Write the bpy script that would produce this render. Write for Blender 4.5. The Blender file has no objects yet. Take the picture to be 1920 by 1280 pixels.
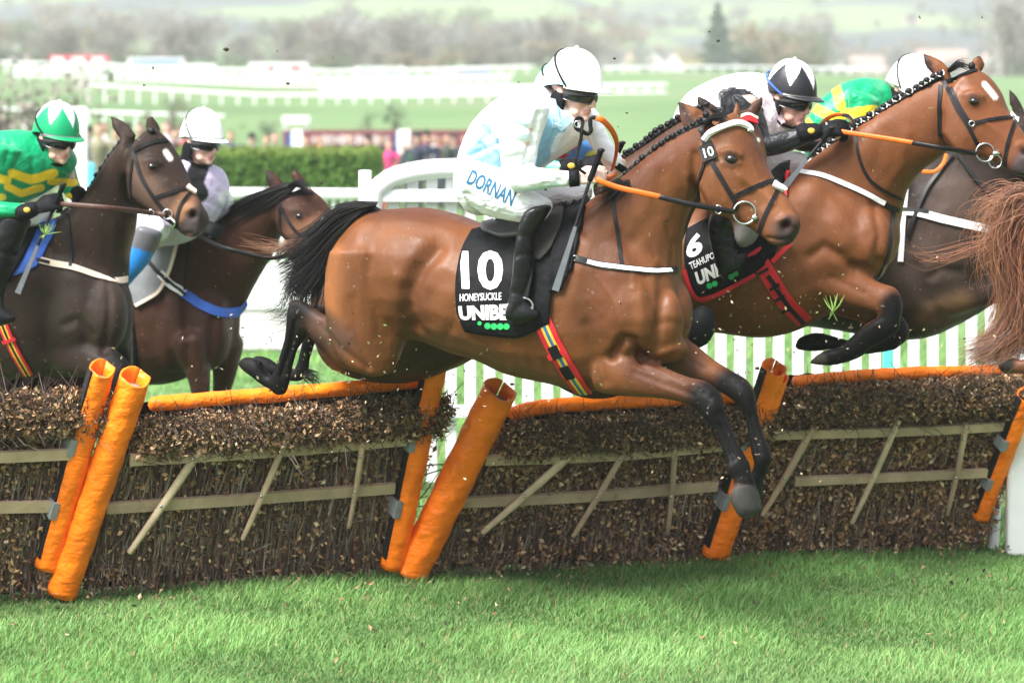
import bpy, bmesh, math, random
import numpy as np
from mathutils import Vector, Matrix
from mathutils.bvhtree import BVHTree
random.seed(7); RNG = np.random.default_rng(7)
SC = bpy.context.scene; COL = SC.collection
# ---------------------------------------------------------------- camera, light, exposure
F = 5600.0; H0 = 2.07; YH = 230.0          # focal length in photo pixels, camera height, horizon row
cam = bpy.data.cameras.new('camera'); camo = bpy.data.objects.new('camera', cam); COL.objects.link(camo)
camo.location = (0, 0, H0); camo.rotation_euler = (math.radians(90), 0, 0)
cam.sensor_width = 36; cam.lens = F/1920*36; cam.shift_y = -(640-YH)/1920
cam.clip_start = .1; cam.clip_end = 6000
cam.dof.use_dof = True; cam.dof.focus_distance = 12.15; cam.dof.aperture_fstop = 3.1
SC.camera = camo
SUN_EL, SUN_AZ = 53, -138                    # elevation; azimuth measured from +Y (away from camera) towards +X
w = bpy.data.worlds.new('World'); SC.world = w; w.use_nodes = True
nt = w.node_tree; bg = nt.nodes['Background']
sky = nt.nodes.new('ShaderNodeTexSky'); sky.sky_type = 'NISHITA'; sky.sun_disc = False
sky.sun_elevation = math.radians(SUN_EL); sky.sun_rotation = math.radians(SUN_AZ)
sky.air_density = 1.0; sky.dust_density = 4.0; sky.ozone_density = 1.0
hs = nt.nodes.new('ShaderNodeHueSaturation'); hs.inputs['Saturation'].default_value = .45      # thin white cloud
nt.links.new(sky.outputs[0], hs.inputs['Color']); nt.links.new(hs.outputs[0], bg.inputs[0]); bg.inputs[1].default_value = 0.12
sl = bpy.data.lights.new('sun', 'SUN'); so = bpy.data.objects.new('sun', sl); COL.objects.link(so)
sl.energy = 3.4; sl.angle = math.radians(24); sl.color = (1, .975, .95)
_el, _az = math.radians(SUN_EL), math.radians(SUN_AZ)
_d = Vector((math.sin(_az)*math.cos(_el), math.cos(_az)*math.cos(_el), math.sin(_el)))
so.rotation_euler = _d.to_track_quat('Z', 'Y').to_euler()
SC.view_settings.view_transform = 'Standard'; SC.view_settings.look = 'None'
SC.view_settings.exposure = 1.36; SC.view_settings.gamma = 1
SC.render.engine = 'CYCLES'
SC.cycles.max_bounces = 6; SC.cycles.volume_bounces = 1; SC.cycles.use_denoising = True
SC.cycles.transparent_max_bounces = 4

# ---------------------------------------------------------------- helpers
def P(px, py, D): return np.array([(px-960)/F*D, D, H0+(YH-py)/F*D])
def toPX(V):
    V = np.asarray(V); return np.stack([960+V[:, 0]/V[:, 1]*F, YH-(V[:, 2]-H0)/V[:, 1]*F], 1)
WLOC = {}
def root_loc(p): return WLOC[p.name] if p is not None else np.zeros(3)
def tag(o, label=None, cat=None, group=None, kind=None):
    if label: o['label'] = label
    if cat: o['category'] = cat
    if group: o['group'] = group
    if kind: o['kind'] = kind
    return o
def thing(name, label, cat, loc, group=None):
    o = bpy.data.objects.new(name, None); COL.objects.link(o); o.empty_display_size = .1
    o.location = tuple(loc); WLOC[o.name] = np.array(loc, float)
    return tag(o, label, cat, group)
def link(name, me, mat, parent=None, smooth=True, shift=True):
    """link a mesh given in world coordinates as ONE object under its thing"""
    if parent is not None and shift:
        o_ = root_loc(parent)
        co = np.empty(len(me.vertices)*3, np.float32); me.vertices.foreach_get('co', co)
        me.vertices.foreach_set('co', (co.reshape(-1, 3)-o_).astype(np.float32).ravel())
    ob = bpy.data.objects.new(name, me); COL.objects.link(ob)
    if parent is not None: ob.parent = parent; WLOC[ob.name] = root_loc(parent)
    else: WLOC[ob.name] = np.zeros(3)
    if mat is not None:
        me.materials.clear()
        for m in (mat if isinstance(mat, (list, tuple)) else [mat]): me.materials.append(m)
    me.polygons.foreach_set('use_smooth', [smooth]*len(me.polygons)); me.update()
    return ob
def setcol(me, col, domain='POINT'):
    a = me.color_attributes.new('col', 'FLOAT_COLOR', domain)
    c = np.ones((len(col), 4), np.float32); c[:, :3] = col
    a.data.foreach_set('color', c.ravel())
class MB:
    def __init__(s): s.v = []; s.f = []; s.n = 0; s.c = []
    def add(s, V, Fc, col=None):
        V = np.asarray(V, float)
        s.v.append(V); s.f += [tuple(int(i)+s.n for i in f) for f in Fc]; s.n += len(V)
        s.c.append(np.tile(np.array(col if col is not None else (1, 1, 1), float), (len(V), 1))); return s
    def box(s, c, sx, sy, sz, R=None, col=None):
        V = np.array([[x, y, z] for x in (-.5, .5) for y in (-.5, .5) for z in (-.5, .5)])*np.array([sx, sy, sz])
        if R is not None: V = V@np.asarray(R).T
        return s.add(V+np.asarray(c), [(0, 1, 3, 2), (4, 6, 7, 5), (0, 4, 5, 1), (2, 3, 7, 6), (0, 2, 6, 4), (1, 5, 7, 3)], col)
    def mesh(s, name='m'):
        me = bpy.data.meshes.new(name); me.from_pydata([tuple(x) for x in np.concatenate(s.v)], [], s.f); me.update(); return me
    def build(s, name, mat, parent=None, smooth=False, colors=False):
        me = s.mesh(name)
        if colors: setcol(me, np.concatenate(s.c))
        return link(name, me, mat, parent, smooth)
def quick_mesh(V, quads):
    """big mesh from numpy arrays (all quads or all tris)"""
    me = bpy.data.meshes.new('m'); k = quads.shape[1]
    me.vertices.add(len(V)); me.vertices.foreach_set('co', np.asarray(V, np.float32).ravel())
    me.loops.add(quads.size); me.loops.foreach_set('vertex_index', quads.astype(np.int32).ravel())
    me.polygons.add(len(quads)); me.polygons.foreach_set('loop_start', np.arange(0, quads.size, k, dtype=np.int32))
    me.update(calc_edges=True); return me
def bevelled(me, wd=.004, seg=2):
    bm = bmesh.new(); bm.from_mesh(me)
    bmesh.ops.bevel(bm, geom=bm.edges[:], offset=wd, segments=seg, affect='EDGES', profile=.6)
    bm.to_mesh(me); bm.free(); return me
def crom(A, sub):
    A = np.asarray(A, float)
    if len(A) < 2 or sub < 2: return A
    if len(A) == 2: return np.linspace(A[0], A[1], sub+1)
    Q = np.vstack([2*A[0]-A[1], A, 2*A[-1]-A[-2]]); out = []
    for i in range(1, len(Q)-2):
        t = np.linspace(0, 1, sub, endpoint=False)[:, None]
        p0, p1, p2, p3 = Q[i-1], Q[i], Q[i+1], Q[i+2]
        out.append(.5*(2*p1+(p2-p0)*t+(2*p0-5*p1+4*p2-p3)*t*t+(3*p1-p0-3*p2+p3)*t**3))
    return np.vstack(out+[A[-1:]])
def rings(C, U, S, n=20, e=1.0, cap=.35):
    """closed surface through elliptical rings: centres C, half-axes U and S"""
    t = np.linspace(0, 2*math.pi, n, endpoint=False); ct, st = np.cos(t), np.sin(t)
    ct = np.sign(ct)*np.abs(ct)**e; st = np.sign(st)*np.abs(st)**e
    if cap:
        def dome(c0, c1, u, s_):
            d = c0-c1; d = d/(np.linalg.norm(d)+1e-9)*min(np.linalg.norm(u), np.linalg.norm(s_))*cap
            return [(c0+d*.9, u*.45, s_*.45), (c0+d*.55, u*.8, s_*.8)]
        a = dome(C[0], C[1], U[0], S[0]); b = dome(C[-1], C[-2], U[-1], S[-1])
        C = np.vstack([[x[0] for x in a], C, [x[0] for x in b[::-1]]])
        U = np.vstack([[x[1] for x in a], U, [x[1] for x in b[::-1]]])
        S = np.vstack([[x[2] for x in a], S, [x[2] for x in b[::-1]]])
    m = len(C)
    V = (C[:, None, :]+U[:, None, :]*ct[None, :, None]+S[:, None, :]*st[None, :, None]).reshape(-1, 3)
    Fc = [(i*n+j, i*n+(j+1) % n, (i+1)*n+(j+1) % n, (i+1)*n+j) for i in range(m-1) for j in range(n)]
    Fc += [tuple(range(n))[::-1], tuple((m-1)*n+j for j in range(n))]
    return V, Fc
def loft(st, sub=5, n=20, yaw=20, e=.95, cap=.35, ratio=.9):
    """st rows: ax,ay,bx,by,D,w  (two opposite edge points in photo pixels, depth, half width across)"""
    A = np.array([P(r[0], r[1], r[4]) for r in st]); B = np.array([P(r[2], r[3], r[4]) for r in st])
    w_ = np.array([[(r[5] if len(r) > 5 and r[5] else ratio*np.linalg.norm(a-b)/2)] for r, a, b in zip(st, A, B)])
    A, B, w_ = crom(A, sub), crom(B, sub), crom(w_, sub)
    y = math.radians(yaw); S = np.array([math.sin(y), math.cos(y), 0])
    return rings((A+B)/2, (A-B)/2, w_*S, n, e, cap)
def frame_tube(Q):
    T = np.gradient(Q, axis=0); T /= np.linalg.norm(T, axis=1)[:, None]+1e-9
    up = np.array([0, 0, 1.]) if abs(T[0][2]) < .9 else np.array([0, 1., 0])
    U = []; u = up-T[0]*np.dot(up, T[0])
    for t in T:
        u = u-t*np.dot(u, t); u /= np.linalg.norm(u)+1e-9; U.append(u)
    U = np.array(U); return T, U, np.cross(T, U)
def tube(pts, r, sub=4, n=10, flat=1.0, cap=.6):
    Q = np.asarray(pts, float); r = np.full(len(Q), float(r)) if np.isscalar(r) else np.asarray(r, float)
    Q = crom(Q, sub); r = crom(r[:, None], sub)[:, 0] if sub > 1 else r
    T, U, S = frame_tube(Q)
    return rings(Q, U*r[:, None], S*(r*flat)[:, None], n, 1.0, cap)
def ptube(rows, sub=4, n=12, flat=1.0):
    """rows: px,py,D,r_m"""
    return tube([P(a, b, d) for a, b, d, r in rows], [r for a, b, d, r in rows], sub, n, flat)
def ellip(c, r, R=None, nu=14, nv=9):
    V = []
    for i in range(nv+1):
        th = math.pi*i/nv
        for j in range(nu):
            ph = 2*math.pi*j/nu; V.append((math.sin(th)*math.cos(ph), math.sin(th)*math.sin(ph), math.cos(th)))
    V = np.array(V)*np.asarray(r)
    if R is not None: V = V@np.asarray(R).T
    Fc = [(i*nu+j, (i+1)*nu+j, (i+1)*nu+(j+1) % nu, i*nu+(j+1) % nu) for i in range(nv) for j in range(nu)]
    return V+np.asarray(c), Fc
def pell(px, py, D, rx, ry, rd, rot=0):
    """ellipsoid: radii rx, ry in photo pixels, rd in metres"""
    s = D/F; a = math.radians(rot); R = np.array([[math.cos(a), 0, -math.sin(a)], [0, 1, 0], [math.sin(a), 0, math.cos(a)]])
    return ellip(P(px, py, D), (rx*s, rd, ry*s), R)
def seg_dist(px, pts):
    pts = np.asarray(pts, float)
    if pts.ndim == 1: pts = pts[None]
    if len(pts) == 1: return np.linalg.norm(px-pts[0], axis=1)
    d = np.full(len(px), 1e9)
    for a, b in zip(pts[:-1], pts[1:]):
        ab = b-a; t = np.clip(((px-a)@ab)/(ab@ab+1e-9), 0, 1)
        d = np.minimum(d, np.linalg.norm(px-(a+t[:, None]*ab), axis=1))
    return d
def organic(name, parts, voxel, smooth, base, mat, parent, sculpt=(), paint=(), noise=0):
    """union of closed pieces as one continuous skin; sculpt = (pixels, radius, height m), paint = (pixels, radius, rgb, softness)"""
    mb = MB()
    for V, Fc in parts: mb.add(V, Fc)
    me = mb.mesh('tmp'); ob = bpy.data.objects.new('tmp', me); COL.objects.link(ob)
    m = ob.modifiers.new('r', 'REMESH'); m.mode = 'VOXEL'; m.voxel_size = voxel; m.adaptivity = 0
    if smooth: m = ob.modifiers.new('s', 'SMOOTH'); m.factor = .5; m.iterations = smooth
    dg = bpy.context.evaluated_depsgraph_get(); dg.update()
    res = bpy.data.meshes.new_from_object(ob.evaluated_get(dg)); res.name = name
    bpy.data.objects.remove(ob); bpy.data.meshes.remove(me)
    n = len(res.vertices); V = np.empty(n*3, np.float32); res.vertices.foreach_get('co', V); V = V.reshape(-1, 3).astype(float)
    px = toPX(V)
    if sculpt:
        Nn = np.empty(n*3, np.float32); res.vertex_normals.foreach_get('vector', Nn); Nn = Nn.reshape(-1, 3)
        view = np.array([0, 0, H0])-V; view /= np.linalg.norm(view, axis=1)[:, None]
        fac = np.clip((Nn*view).sum(1)*2.2+.1, 0, 1); disp = np.zeros(n)
        for s in sculpt:
            d = seg_dist(px, s[0]); disp += s[2]*np.exp(-(d/s[1])**2)*fac
        V = V+Nn*disp[:, None]
        res.vertices.foreach_set('co', V.astype(np.float32).ravel())
    c = np.tile(np.array(base, float), (n, 1))
    for p in paint:
        if callable(p): c = p(c, px, V); continue
        d = seg_dist(px, p[0]); k = np.clip((p[1]-d)/max(p[3], .5)+.5, 0, 1)
        if len(p) > 4 and p[4]: k = k*p[4](px, V)
        k = k*k*(3-2*k); c = c*(1-k[:, None])+np.array(p[2])*k[:, None]
    setcol(res, c)
    polys = [tuple(p.vertices) for p in res.polygons]
    bvh = BVHTree.FromPolygons([tuple(v) for v in V], polys)
    return link(name, res, mat, parent), bvh
CAM = Vector((0, 0, H0))
def cast(bvh, px, py):
    d = Vector(P(px, py, 1.0))-CAM; d.normalize()
    h = bvh.ray_cast(CAM, d)
    return (np.array(h[0]), np.array(h[1])) if h[0] is not None else None
def castline(bvh, pts, Dd=None, off=.004):
    """points of a strap laid on a body; off the silhouette it keeps the depth of its neighbours"""
    H = [cast(bvh, x, y) if bvh else None for x, y in pts]
    ds = [h[0][1] if h else None for h in H]; known = [i for i, d in enumerate(ds) if d is not None]
    Q, Nn = [], []
    for i, (x, y) in enumerate(pts):
        if H[i]:
            n_ = H[i][1]
            if n_[1] > 0: n_ = -n_
            Q.append(H[i][0]+n_*off); Nn.append(n_)
        else:
            d = ds[min(known, key=lambda k: abs(k-i))] if known else Dd
            Q.append(P(x, y, d-off)); Nn.append(np.array([0, -1., 0]))
    return np.array(Q), np.array(Nn)
def ribbon(Q, Nn, width, thick=.004):
    T = np.gradient(Q, axis=0); T /= np.linalg.norm(T, axis=1)[:, None]+1e-9
    for _ in range(2): Nn = np.vstack([Nn[:1], (Nn[:-2]+Nn[1:-1]+Nn[2:])/3, Nn[-1:]]) if len(Nn) > 2 else Nn
    B = np.cross(T, Nn); B /= np.linalg.norm(B, axis=1)[:, None]+1e-9
    N2 = np.cross(B, T); wd = (np.full(len(Q), width) if np.isscalar(width) else width)[:, None]/2; h = thick/2
    V = np.stack([Q-B*wd-N2*h, Q+B*wd-N2*h, Q+B*wd+N2*h, Q-B*wd+N2*h], 1).reshape(-1, 3); m = len(Q)
    Fc = [(i*4+j, i*4+(j+1) % 4, (i+1)*4+(j+1) % 4, (i+1)*4+j) for i in range(m-1) for j in range(4)]
    return V, Fc+[(0, 1, 2, 3)[::-1], tuple((m-1)*4+j for j in range(4))]
def strap(name, bvh, pts, width, mat, parent, sub=6, Dd=None, off=.004, thick=.005):
    Q, Nn = castline(bvh, crom(pts, sub), Dd, off)
    for _ in range(2):
        if len(Q) > 4: Q[1:-1] = (Q[:-2]+2*Q[1:-1]+Q[2:])/4
    V, Fc = ribbon(Q, Nn, width, thick); return MB().add(V, Fc).build(name, mat, parent)
def cord(name, rows, r, mat, parent, sub=6, n=8, flat=1.0):
    V, Fc = tube([P(*q) for q in rows], r, sub, n, flat); return MB().add(V, Fc).build(name, mat, parent, True)
def poly_in(px, poly):
    poly = np.asarray(poly, float); x, y = px[:, 0], px[:, 1]; inside = np.zeros(len(px), bool); j = len(poly)-1
    for i in range(len(poly)):
        xi, yi = poly[i]; xj, yj = poly[j]
        c = ((yi > y) != (yj > y)) & (x < (xj-xi)*(y-yi)/(yj-yi+1e-9)+xi); inside ^= c; j = i
    return inside
def coons(top, right, bottom, left, nu, nv):
    """patch of photo pixels from four edge polylines (top l>r, right t>b, bottom l>r, left t>b)"""
    def rs(p, n):
        p = crom(p, 8); d = np.r_[0, np.cumsum(np.linalg.norm(np.diff(p, axis=0), axis=1))]; t = np.linspace(0, d[-1], n)
        return np.stack([np.interp(t, d, p[:, 0]), np.interp(t, d, p[:, 1])], 1)
    T, B, L, R = rs(top, nu), rs(bottom, nu), rs(left, nv), rs(right, nv)
    u = np.linspace(0, 1, nu)[None, :, None]; v = np.linspace(0, 1, nv)[:, None, None]
    return ((1-v)*T[None]+v*B[None]+(1-u)*L[:, None]+u*R[:, None]
            - ((1-u)*(1-v)*T[0]+u*(1-v)*T[-1]+(1-u)*v*B[0]+u*v*B[-1]))
def cloth(name, bvh, grid, mat, parent, off=.008, thick=.006, Dd=None, wrinkle=.0, relax=3):
    nv, nu = grid.shape[:2]; Q, Nn = castline(bvh, grid.reshape(-1, 2), Dd, off)
    Q = Q.reshape(nv, nu, 3)
    for _ in range(relax):
        Q[1:-1, 1:-1] = (Q[1:-1, 1:-1]*2+Q[:-2, 1:-1]+Q[2:, 1:-1]+Q[1:-1, :-2]+Q[1:-1, 2:])/6
    if wrinkle:
        ph = RNG.uniform(0, 6, 4)
        for i in range(nv):
            for j in range(nu):
                u, v = j/nu, i/nv
                Q[i, j, 1] += wrinkle*(math.sin(9*u+5*v+ph[0])*math.sin(4*v+ph[1])+.6*math.sin(17*u-6*v+ph[2]))-wrinkle
    n = nu*nv; Vt = Q.reshape(-1, 3)
    N3 = np.cross(np.gradient(Q, axis=1), np.gradient(Q, axis=0)).reshape(-1, 3); N3 /= np.linalg.norm(N3, axis=1)[:, None]+1e-9
    N3[N3[:, 1] > 0] *= -1
    Fc = [(i*nu+j, (i+1)*nu+j, (i+1)*nu+j+1, i*nu+j+1) for i in range(nv-1) for j in range(nu-1)]
    back = [tuple(k+n for k in f[::-1]) for f in Fc]
    rim = [i for i in range(nu)]+[i*nu+nu-1 for i in range(1, nv)]+[(nv-1)*nu+j for j in range(nu-2, -1, -1)]+[i*nu for i in range(nv-2, 0, -1)]
    side = [(rim[k], rim[(k+1) % len(rim)], rim[(k+1) % len(rim)]+n, rim[k]+n) for k in range(len(rim))]
    V = np.vstack([Vt, Vt-N3*thick])
    o = MB().add(V, Fc+back+side).build(name, mat, parent, True)
    return o, BVHTree.FromPolygons([tuple(x) for x in V], Fc+back)
def text_on(name, txt, quad, bvh, mat, parent, off=.003, bold=0.0, Dd=None, cuts=2):
    """lettering laid on a surface; quad = photo pixels of its corners tl,tr,br,bl"""
    cu = bpy.data.curves.new('t', 'FONT'); cu.body = txt; cu.offset = bold; cu.resolution_u = 3
    ob = bpy.data.objects.new('t', cu); COL.objects.link(ob)
    dg = bpy.context.evaluated_depsgraph_get(); dg.update(); me = bpy.data.meshes.new_from_object(ob.evaluated_get(dg))
    bpy.data.objects.remove(ob); bpy.data.curves.remove(cu)
    bm = bmesh.new(); bm.from_mesh(me); bmesh.ops.triangulate(bm, faces=bm.faces[:])
    if cuts: bmesh.ops.subdivide_edges(bm, edges=[e for e in bm.edges if e.calc_length() > .12], cuts=cuts)
    bmesh.ops.triangulate(bm, faces=bm.faces[:])
    co = np.array([v.co[:] for v in bm.verts]); mn, mx = co.min(0), co.max(0); q = np.asarray(quad, float)
    for v, c in zip(bm.verts, co):
        u = (c[0]-mn[0])/(mx[0]-mn[0]); t = 1-(c[1]-mn[1])/(mx[1]-mn[1])
        p = q[0]*(1-u)*(1-t)+q[1]*u*(1-t)+q[2]*u*t+q[3]*(1-u)*t
        h = cast(bvh, p[0], p[1]) if bvh else None
        v.co = Vector(h[0]+(P(p[0], p[1], 1)-P(p[0], p[1], 1.0+off))) if h else Vector(P(p[0], p[1], Dd or 12))
    bm.to_mesh(me); bm.free(); me.update()
    return link(name, me, mat, parent, False)

# ---------------------------------------------------------------- materials
def M(name, col=(.5, .5, .5), rough=.5, spec=.4, attr=False, var=.15, vs=8, bump=0., bs=60, metal=0, sheen=0, stretch=(1, 1, 1), coat=0, bump2=0, bs2=12, trans=0):
    m = bpy.data.materials.new(name); m.use_nodes = True; t = m.node_tree; L = t.links
    b = t.nodes['Principled BSDF']; b.inputs['Roughness'].default_value = rough; b.inputs['Specular IOR Level'].default_value = spec
    b.inputs['Metallic'].default_value = metal; b.inputs['Coat Weight'].default_value = coat
    if sheen: b.inputs['Sheen Weight'].default_value = sheen; b.inputs['Sheen Roughness'].default_value = .4
    tc = t.nodes.new('ShaderNodeTexCoord'); mp = t.nodes.new('ShaderNodeMapping'); mp.inputs['Scale'].default_value = stretch
    L.new(tc.outputs['Object'], mp.inputs[0])
    n1 = t.nodes.new('ShaderNodeTexNoise'); n1.inputs['Scale'].default_value = vs; n1.inputs['Detail'].default_value = 6
    L.new(mp.outputs[0], n1.inputs['Vector'])
    mr = t.nodes.new('ShaderNodeMapRange'); mr.inputs[1].default_value = .25; mr.inputs[2].default_value = .75
    mr.inputs[3].default_value = 1-var; mr.inputs[4].default_value = 1+var; L.new(n1.outputs[0], mr.inputs[0])
    vm = t.nodes.new('ShaderNodeVectorMath'); vm.operation = 'MULTIPLY'
    if attr:
        a = t.nodes.new('ShaderNodeAttribute'); a.attribute_name = 'col'; L.new(a.outputs['Color'], vm.inputs[0])
    else: vm.inputs[0].default_value = col
    L.new(mr.outputs[0], vm.inputs[1]); L.new(vm.outputs[0], b.inputs['Base Color'])
    prev = None
    for st, sc in ((bump2, bs2), (bump, bs)):
        if st:
            n2 = t.nodes.new('ShaderNodeTexNoise'); n2.inputs['Scale'].default_value = sc; n2.inputs['Detail'].default_value = 4
            L.new(mp.outputs[0], n2.inputs['Vector'])
            bp = t.nodes.new('ShaderNodeBump'); bp.inputs['Strength'].default_value = st; bp.inputs['Distance'].default_value = .5/sc
            L.new(n2.outputs[0], bp.inputs['Height'])
            if prev: L.new(prev.outputs[0], bp.inputs['Normal'])
            prev = bp
    if prev: L.new(prev.outputs[0], b.inputs['Normal'])
    if trans:
        tl = t.nodes.new('ShaderNodeBsdfTranslucent'); L.new(vm.outputs[0], tl.inputs[0]); mx = t.nodes.new('ShaderNodeMixShader')
        mx.inputs[0].default_value = trans; L.new(b.outputs[0], mx.inputs[1]); L.new(tl.outputs[0], mx.inputs[2])
        L.new(mx.outputs[0], t.nodes['Material Output'].inputs[0])
    return m
m_coat = M('horse_coat', attr=True, rough=.5, spec=.28, var=.2, vs=6, bump=.14, bs=140, bump2=.16, bs2=24)
def coat():
    m = M('horse_coat', attr=True, rough=.48, spec=.3, var=.22, vs=6, bump=.22, bs=170, bump2=.22, bs2=30, stretch=(1, 1, .6)); t = m.node_tree; L = t.links; b = t.nodes['Principled BSDF']
    tc = t.nodes['Texture Coordinate']
    n = t.nodes.new('ShaderNodeTexNoise'); n.inputs['Scale'].default_value = 5; n.inputs['Detail'].default_value = 5; L.new(tc.outputs['Object'], n.inputs['Vector'])   # sweat: glossy and matt patches
    r = t.nodes.new('ShaderNodeMapRange'); r.inputs[1].default_value = .35; r.inputs[2].default_value = .65; r.inputs[3].default_value = .40; r.inputs[4].default_value = .66; L.new(n.outputs[0], r.inputs[0]); L.new(r.outputs[0], b.inputs['Roughness'])
    v = t.nodes.new('ShaderNodeTexNoise'); v.noise_type = 'RIDGED_MULTIFRACTAL'; v.inputs['Scale'].default_value = 5.5; v.inputs['Detail'].default_value = 3; v.inputs['Distortion'].default_value = .6; L.new(tc.outputs['Object'], v.inputs['Vector'])   # veins under thin skin
    vr = t.nodes.new('ShaderNodeMapRange'); vr.inputs[1].default_value = .9; vr.inputs[2].default_value = 1.6; L.new(v.outputs[0], vr.inputs[0])
    bp = t.nodes.new('ShaderNodeBump'); bp.inputs['Strength'].default_value = .22; bp.inputs['Distance'].default_value = .010; L.new(vr.outputs[0], bp.inputs['Height'])
    at = t.nodes['Attribute']; sp = t.nodes.new('ShaderNodeSeparateColor'); L.new(at.outputs['Color'], sp.inputs[0])
    sr = t.nodes.new('ShaderNodeMapRange'); sr.inputs[1].default_value = .005; sr.inputs[2].default_value = .12; sr.inputs[3].default_value = .10; sr.inputs[4].default_value = .24; L.new(sp.outputs[0], sr.inputs[0]); L.new(sr.outputs[0], b.inputs['Specular IOR Level'])
    mu = t.nodes.new('ShaderNodeTexNoise'); mu.inputs['Scale'].default_value = 55; mu.inputs['Detail'].default_value = 2; L.new(tc.outputs['Object'], mu.inputs['Vector'])   # kicked up mud
    mr2 = t.nodes.new('ShaderNodeMapRange'); mr2.inputs[1].default_value = .70; mr2.inputs[2].default_value = .74; L.new(mu.outputs[0], mr2.inputs[0])
    mx = t.nodes.new('ShaderNodeMix'); mx.data_type = 'RGBA'; mx.inputs[7].default_value = (.16, .12, .075, 1); L.new(mr2.outputs[0], mx.inputs[0])
    bc = b.inputs['Base Color'].links[0].from_socket; L.new(bc, mx.inputs[6]); L.new(mx.outputs[2], b.inputs['Base Color'])
    old = b.inputs['Normal'].links[0].from_socket; L.new(old, bp.inputs['Normal']); L.new(bp.outputs[0], b.inputs['Normal']); return m
m_coat = coat()
m_hair = M('hair', (.006, .0055, .006), .45, .25, var=.4, vs=30)
m_chair = M('chestnut_hair', attr=True, rough=.4, spec=.5, var=.25, vs=20)
m_black = M('black_leather', (.006, .006, .007), .34, .32, var=.3, vs=20, bump=.25, bs=70, bump2=.3, bs2=14)
m_blackcloth = M('black_cloth', (.006, .0065, .008), .65, .12, var=.25, vs=10, bump=.2, bs=300, bump2=.35, bs2=16)
m_strap = M('strap_leather', (.008, .008, .009), .4, .2, var=.3, vs=40)
m_brownstrap = M('brown_strap', (.07, .03, .022), .5, .4, var=.3, vs=40)
m_white = M('white_paint', (.8, .81, .82), .45, .4, var=.05, vs=6)
m_whitecloth = M('white_webbing', (.8, .8, .8), .7, .2, var=.06, vs=30, bump=.2, bs=200)
m_orange = M('orange_rubber', (.64, .125, .01), .5, .4, var=.12, vs=30)
m_steel = M('steel', (.6, .6, .6), .22, .5, metal=1, var=.05)
m_eye = M('eye', (.008, .006, .006), .05, .8, var=.1)
m_letter = M('white_print', (.82, .82, .82), .6, .2, var=.03)
m_greenprint = M('green_print', (.03, .42, .12), .6, .2, var=.03)
m_blueprint = M('blue_print', (.02, .12, .24), .6, .2, var=.1)
m_silk = M('silk', attr=True, rough=.42, spec=.35, var=.04, vs=10, bump=.15, bs=40, bump2=.5, bs2=9, sheen=.1)
m_helmet = M('helmet_silk', attr=True, rough=.4, spec=.4, var=.03, vs=20, bump=.06, bs=40)
m_skin = M('skin', attr=True, rough=.5, spec=.35, var=.08, vs=25, bump=.06, bs=150)
m_breech = M('breeches', (.78, .79, .8), .5, .3, var=.04, vs=10, bump=.12, bs=60, bump2=.7, bs2=11, stretch=(1, 1, 1.8))
m_goggle = M('goggle_lens', (.01, .01, .012), .06, .7, var=.1)
m_gold = M('gold_patch', (.55, .36, .05), .4, .5, var=.1)
m_red = M('red_webbing', (.55, .02, .03), .6, .3, var=.1, bump=.2, bs=200)
m_yellow = M('yellow_webbing', (.8, .5, .05), .6, .3, var=.1)
m_bluestripe = M('blue_webbing', (.02, .14, .3), .6, .3, var=.1)
m_blue = M('blue_cloth', (.05, .13, .5), .7, .2, var=.15, vs=20, bump=.2, bs=200)
m_grey = M('grey_cloth', (.16, .17, .18), .8, .2, var=.15, vs=20, bump=.2, bs=200)
m_beige = M('beige_webbing', (.75, .62, .5), .75, .2, var=.1, vs=20, bump=.2, bs=200)
# ================================================================= ground, hills, sky air
ZD = np.array([0, 84, 100, 130, 180, 260, 340, 600, 800, 1200, 1700, 2300, 3000.])
ZZ = np.array([0, 0, 1.1, 2.2, 3.5, 6.25, 8.5, 15.4, 26, 54, 98, 160, 235.])
def gz(x, D):
    z = np.interp(D, ZD, ZZ)
    f = np.clip((D-620)/900, 0, 1)
    sx = np.clip((x/np.maximum(D, 1)-.012)/.025, 0, 1); sx = sx*sx*(3-2*sx); dz_ = np.interp(D, [250, 420, 700, 1050], [0, 1, 1, 0]); z = z*(1-.37*sx*dz_)
    return z+f*(26*np.sin(x*.0042+.6)+14*np.sin(x*.011+D*.003))+np.clip((D-95)/120, 0, 1)*(.25*np.sin(x*.11)+.2*np.sin(D*.05+x*.03))
ys = np.concatenate([np.linspace(3, 30, 28), np.linspace(32, 130, 50), np.geomspace(133, 3000, 70)])
xs = np.concatenate([-np.geomspace(1500, 4, 45), np.linspace(-3.5, 3.5, 15), np.geomspace(4, 1500, 45)])
GX, GY = np.meshgrid(xs, ys); GZ = gz(GX, GY)
V = np.stack([GX, GY, GZ], 2).reshape(-1, 3); nx = len(xs)
Q = np.array([(i*nx+j, i*nx+j+1, (i+1)*nx+j+1, (i+1)*nx+j) for i in range(len(ys)-1) for j in range(nx-1)])
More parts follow.
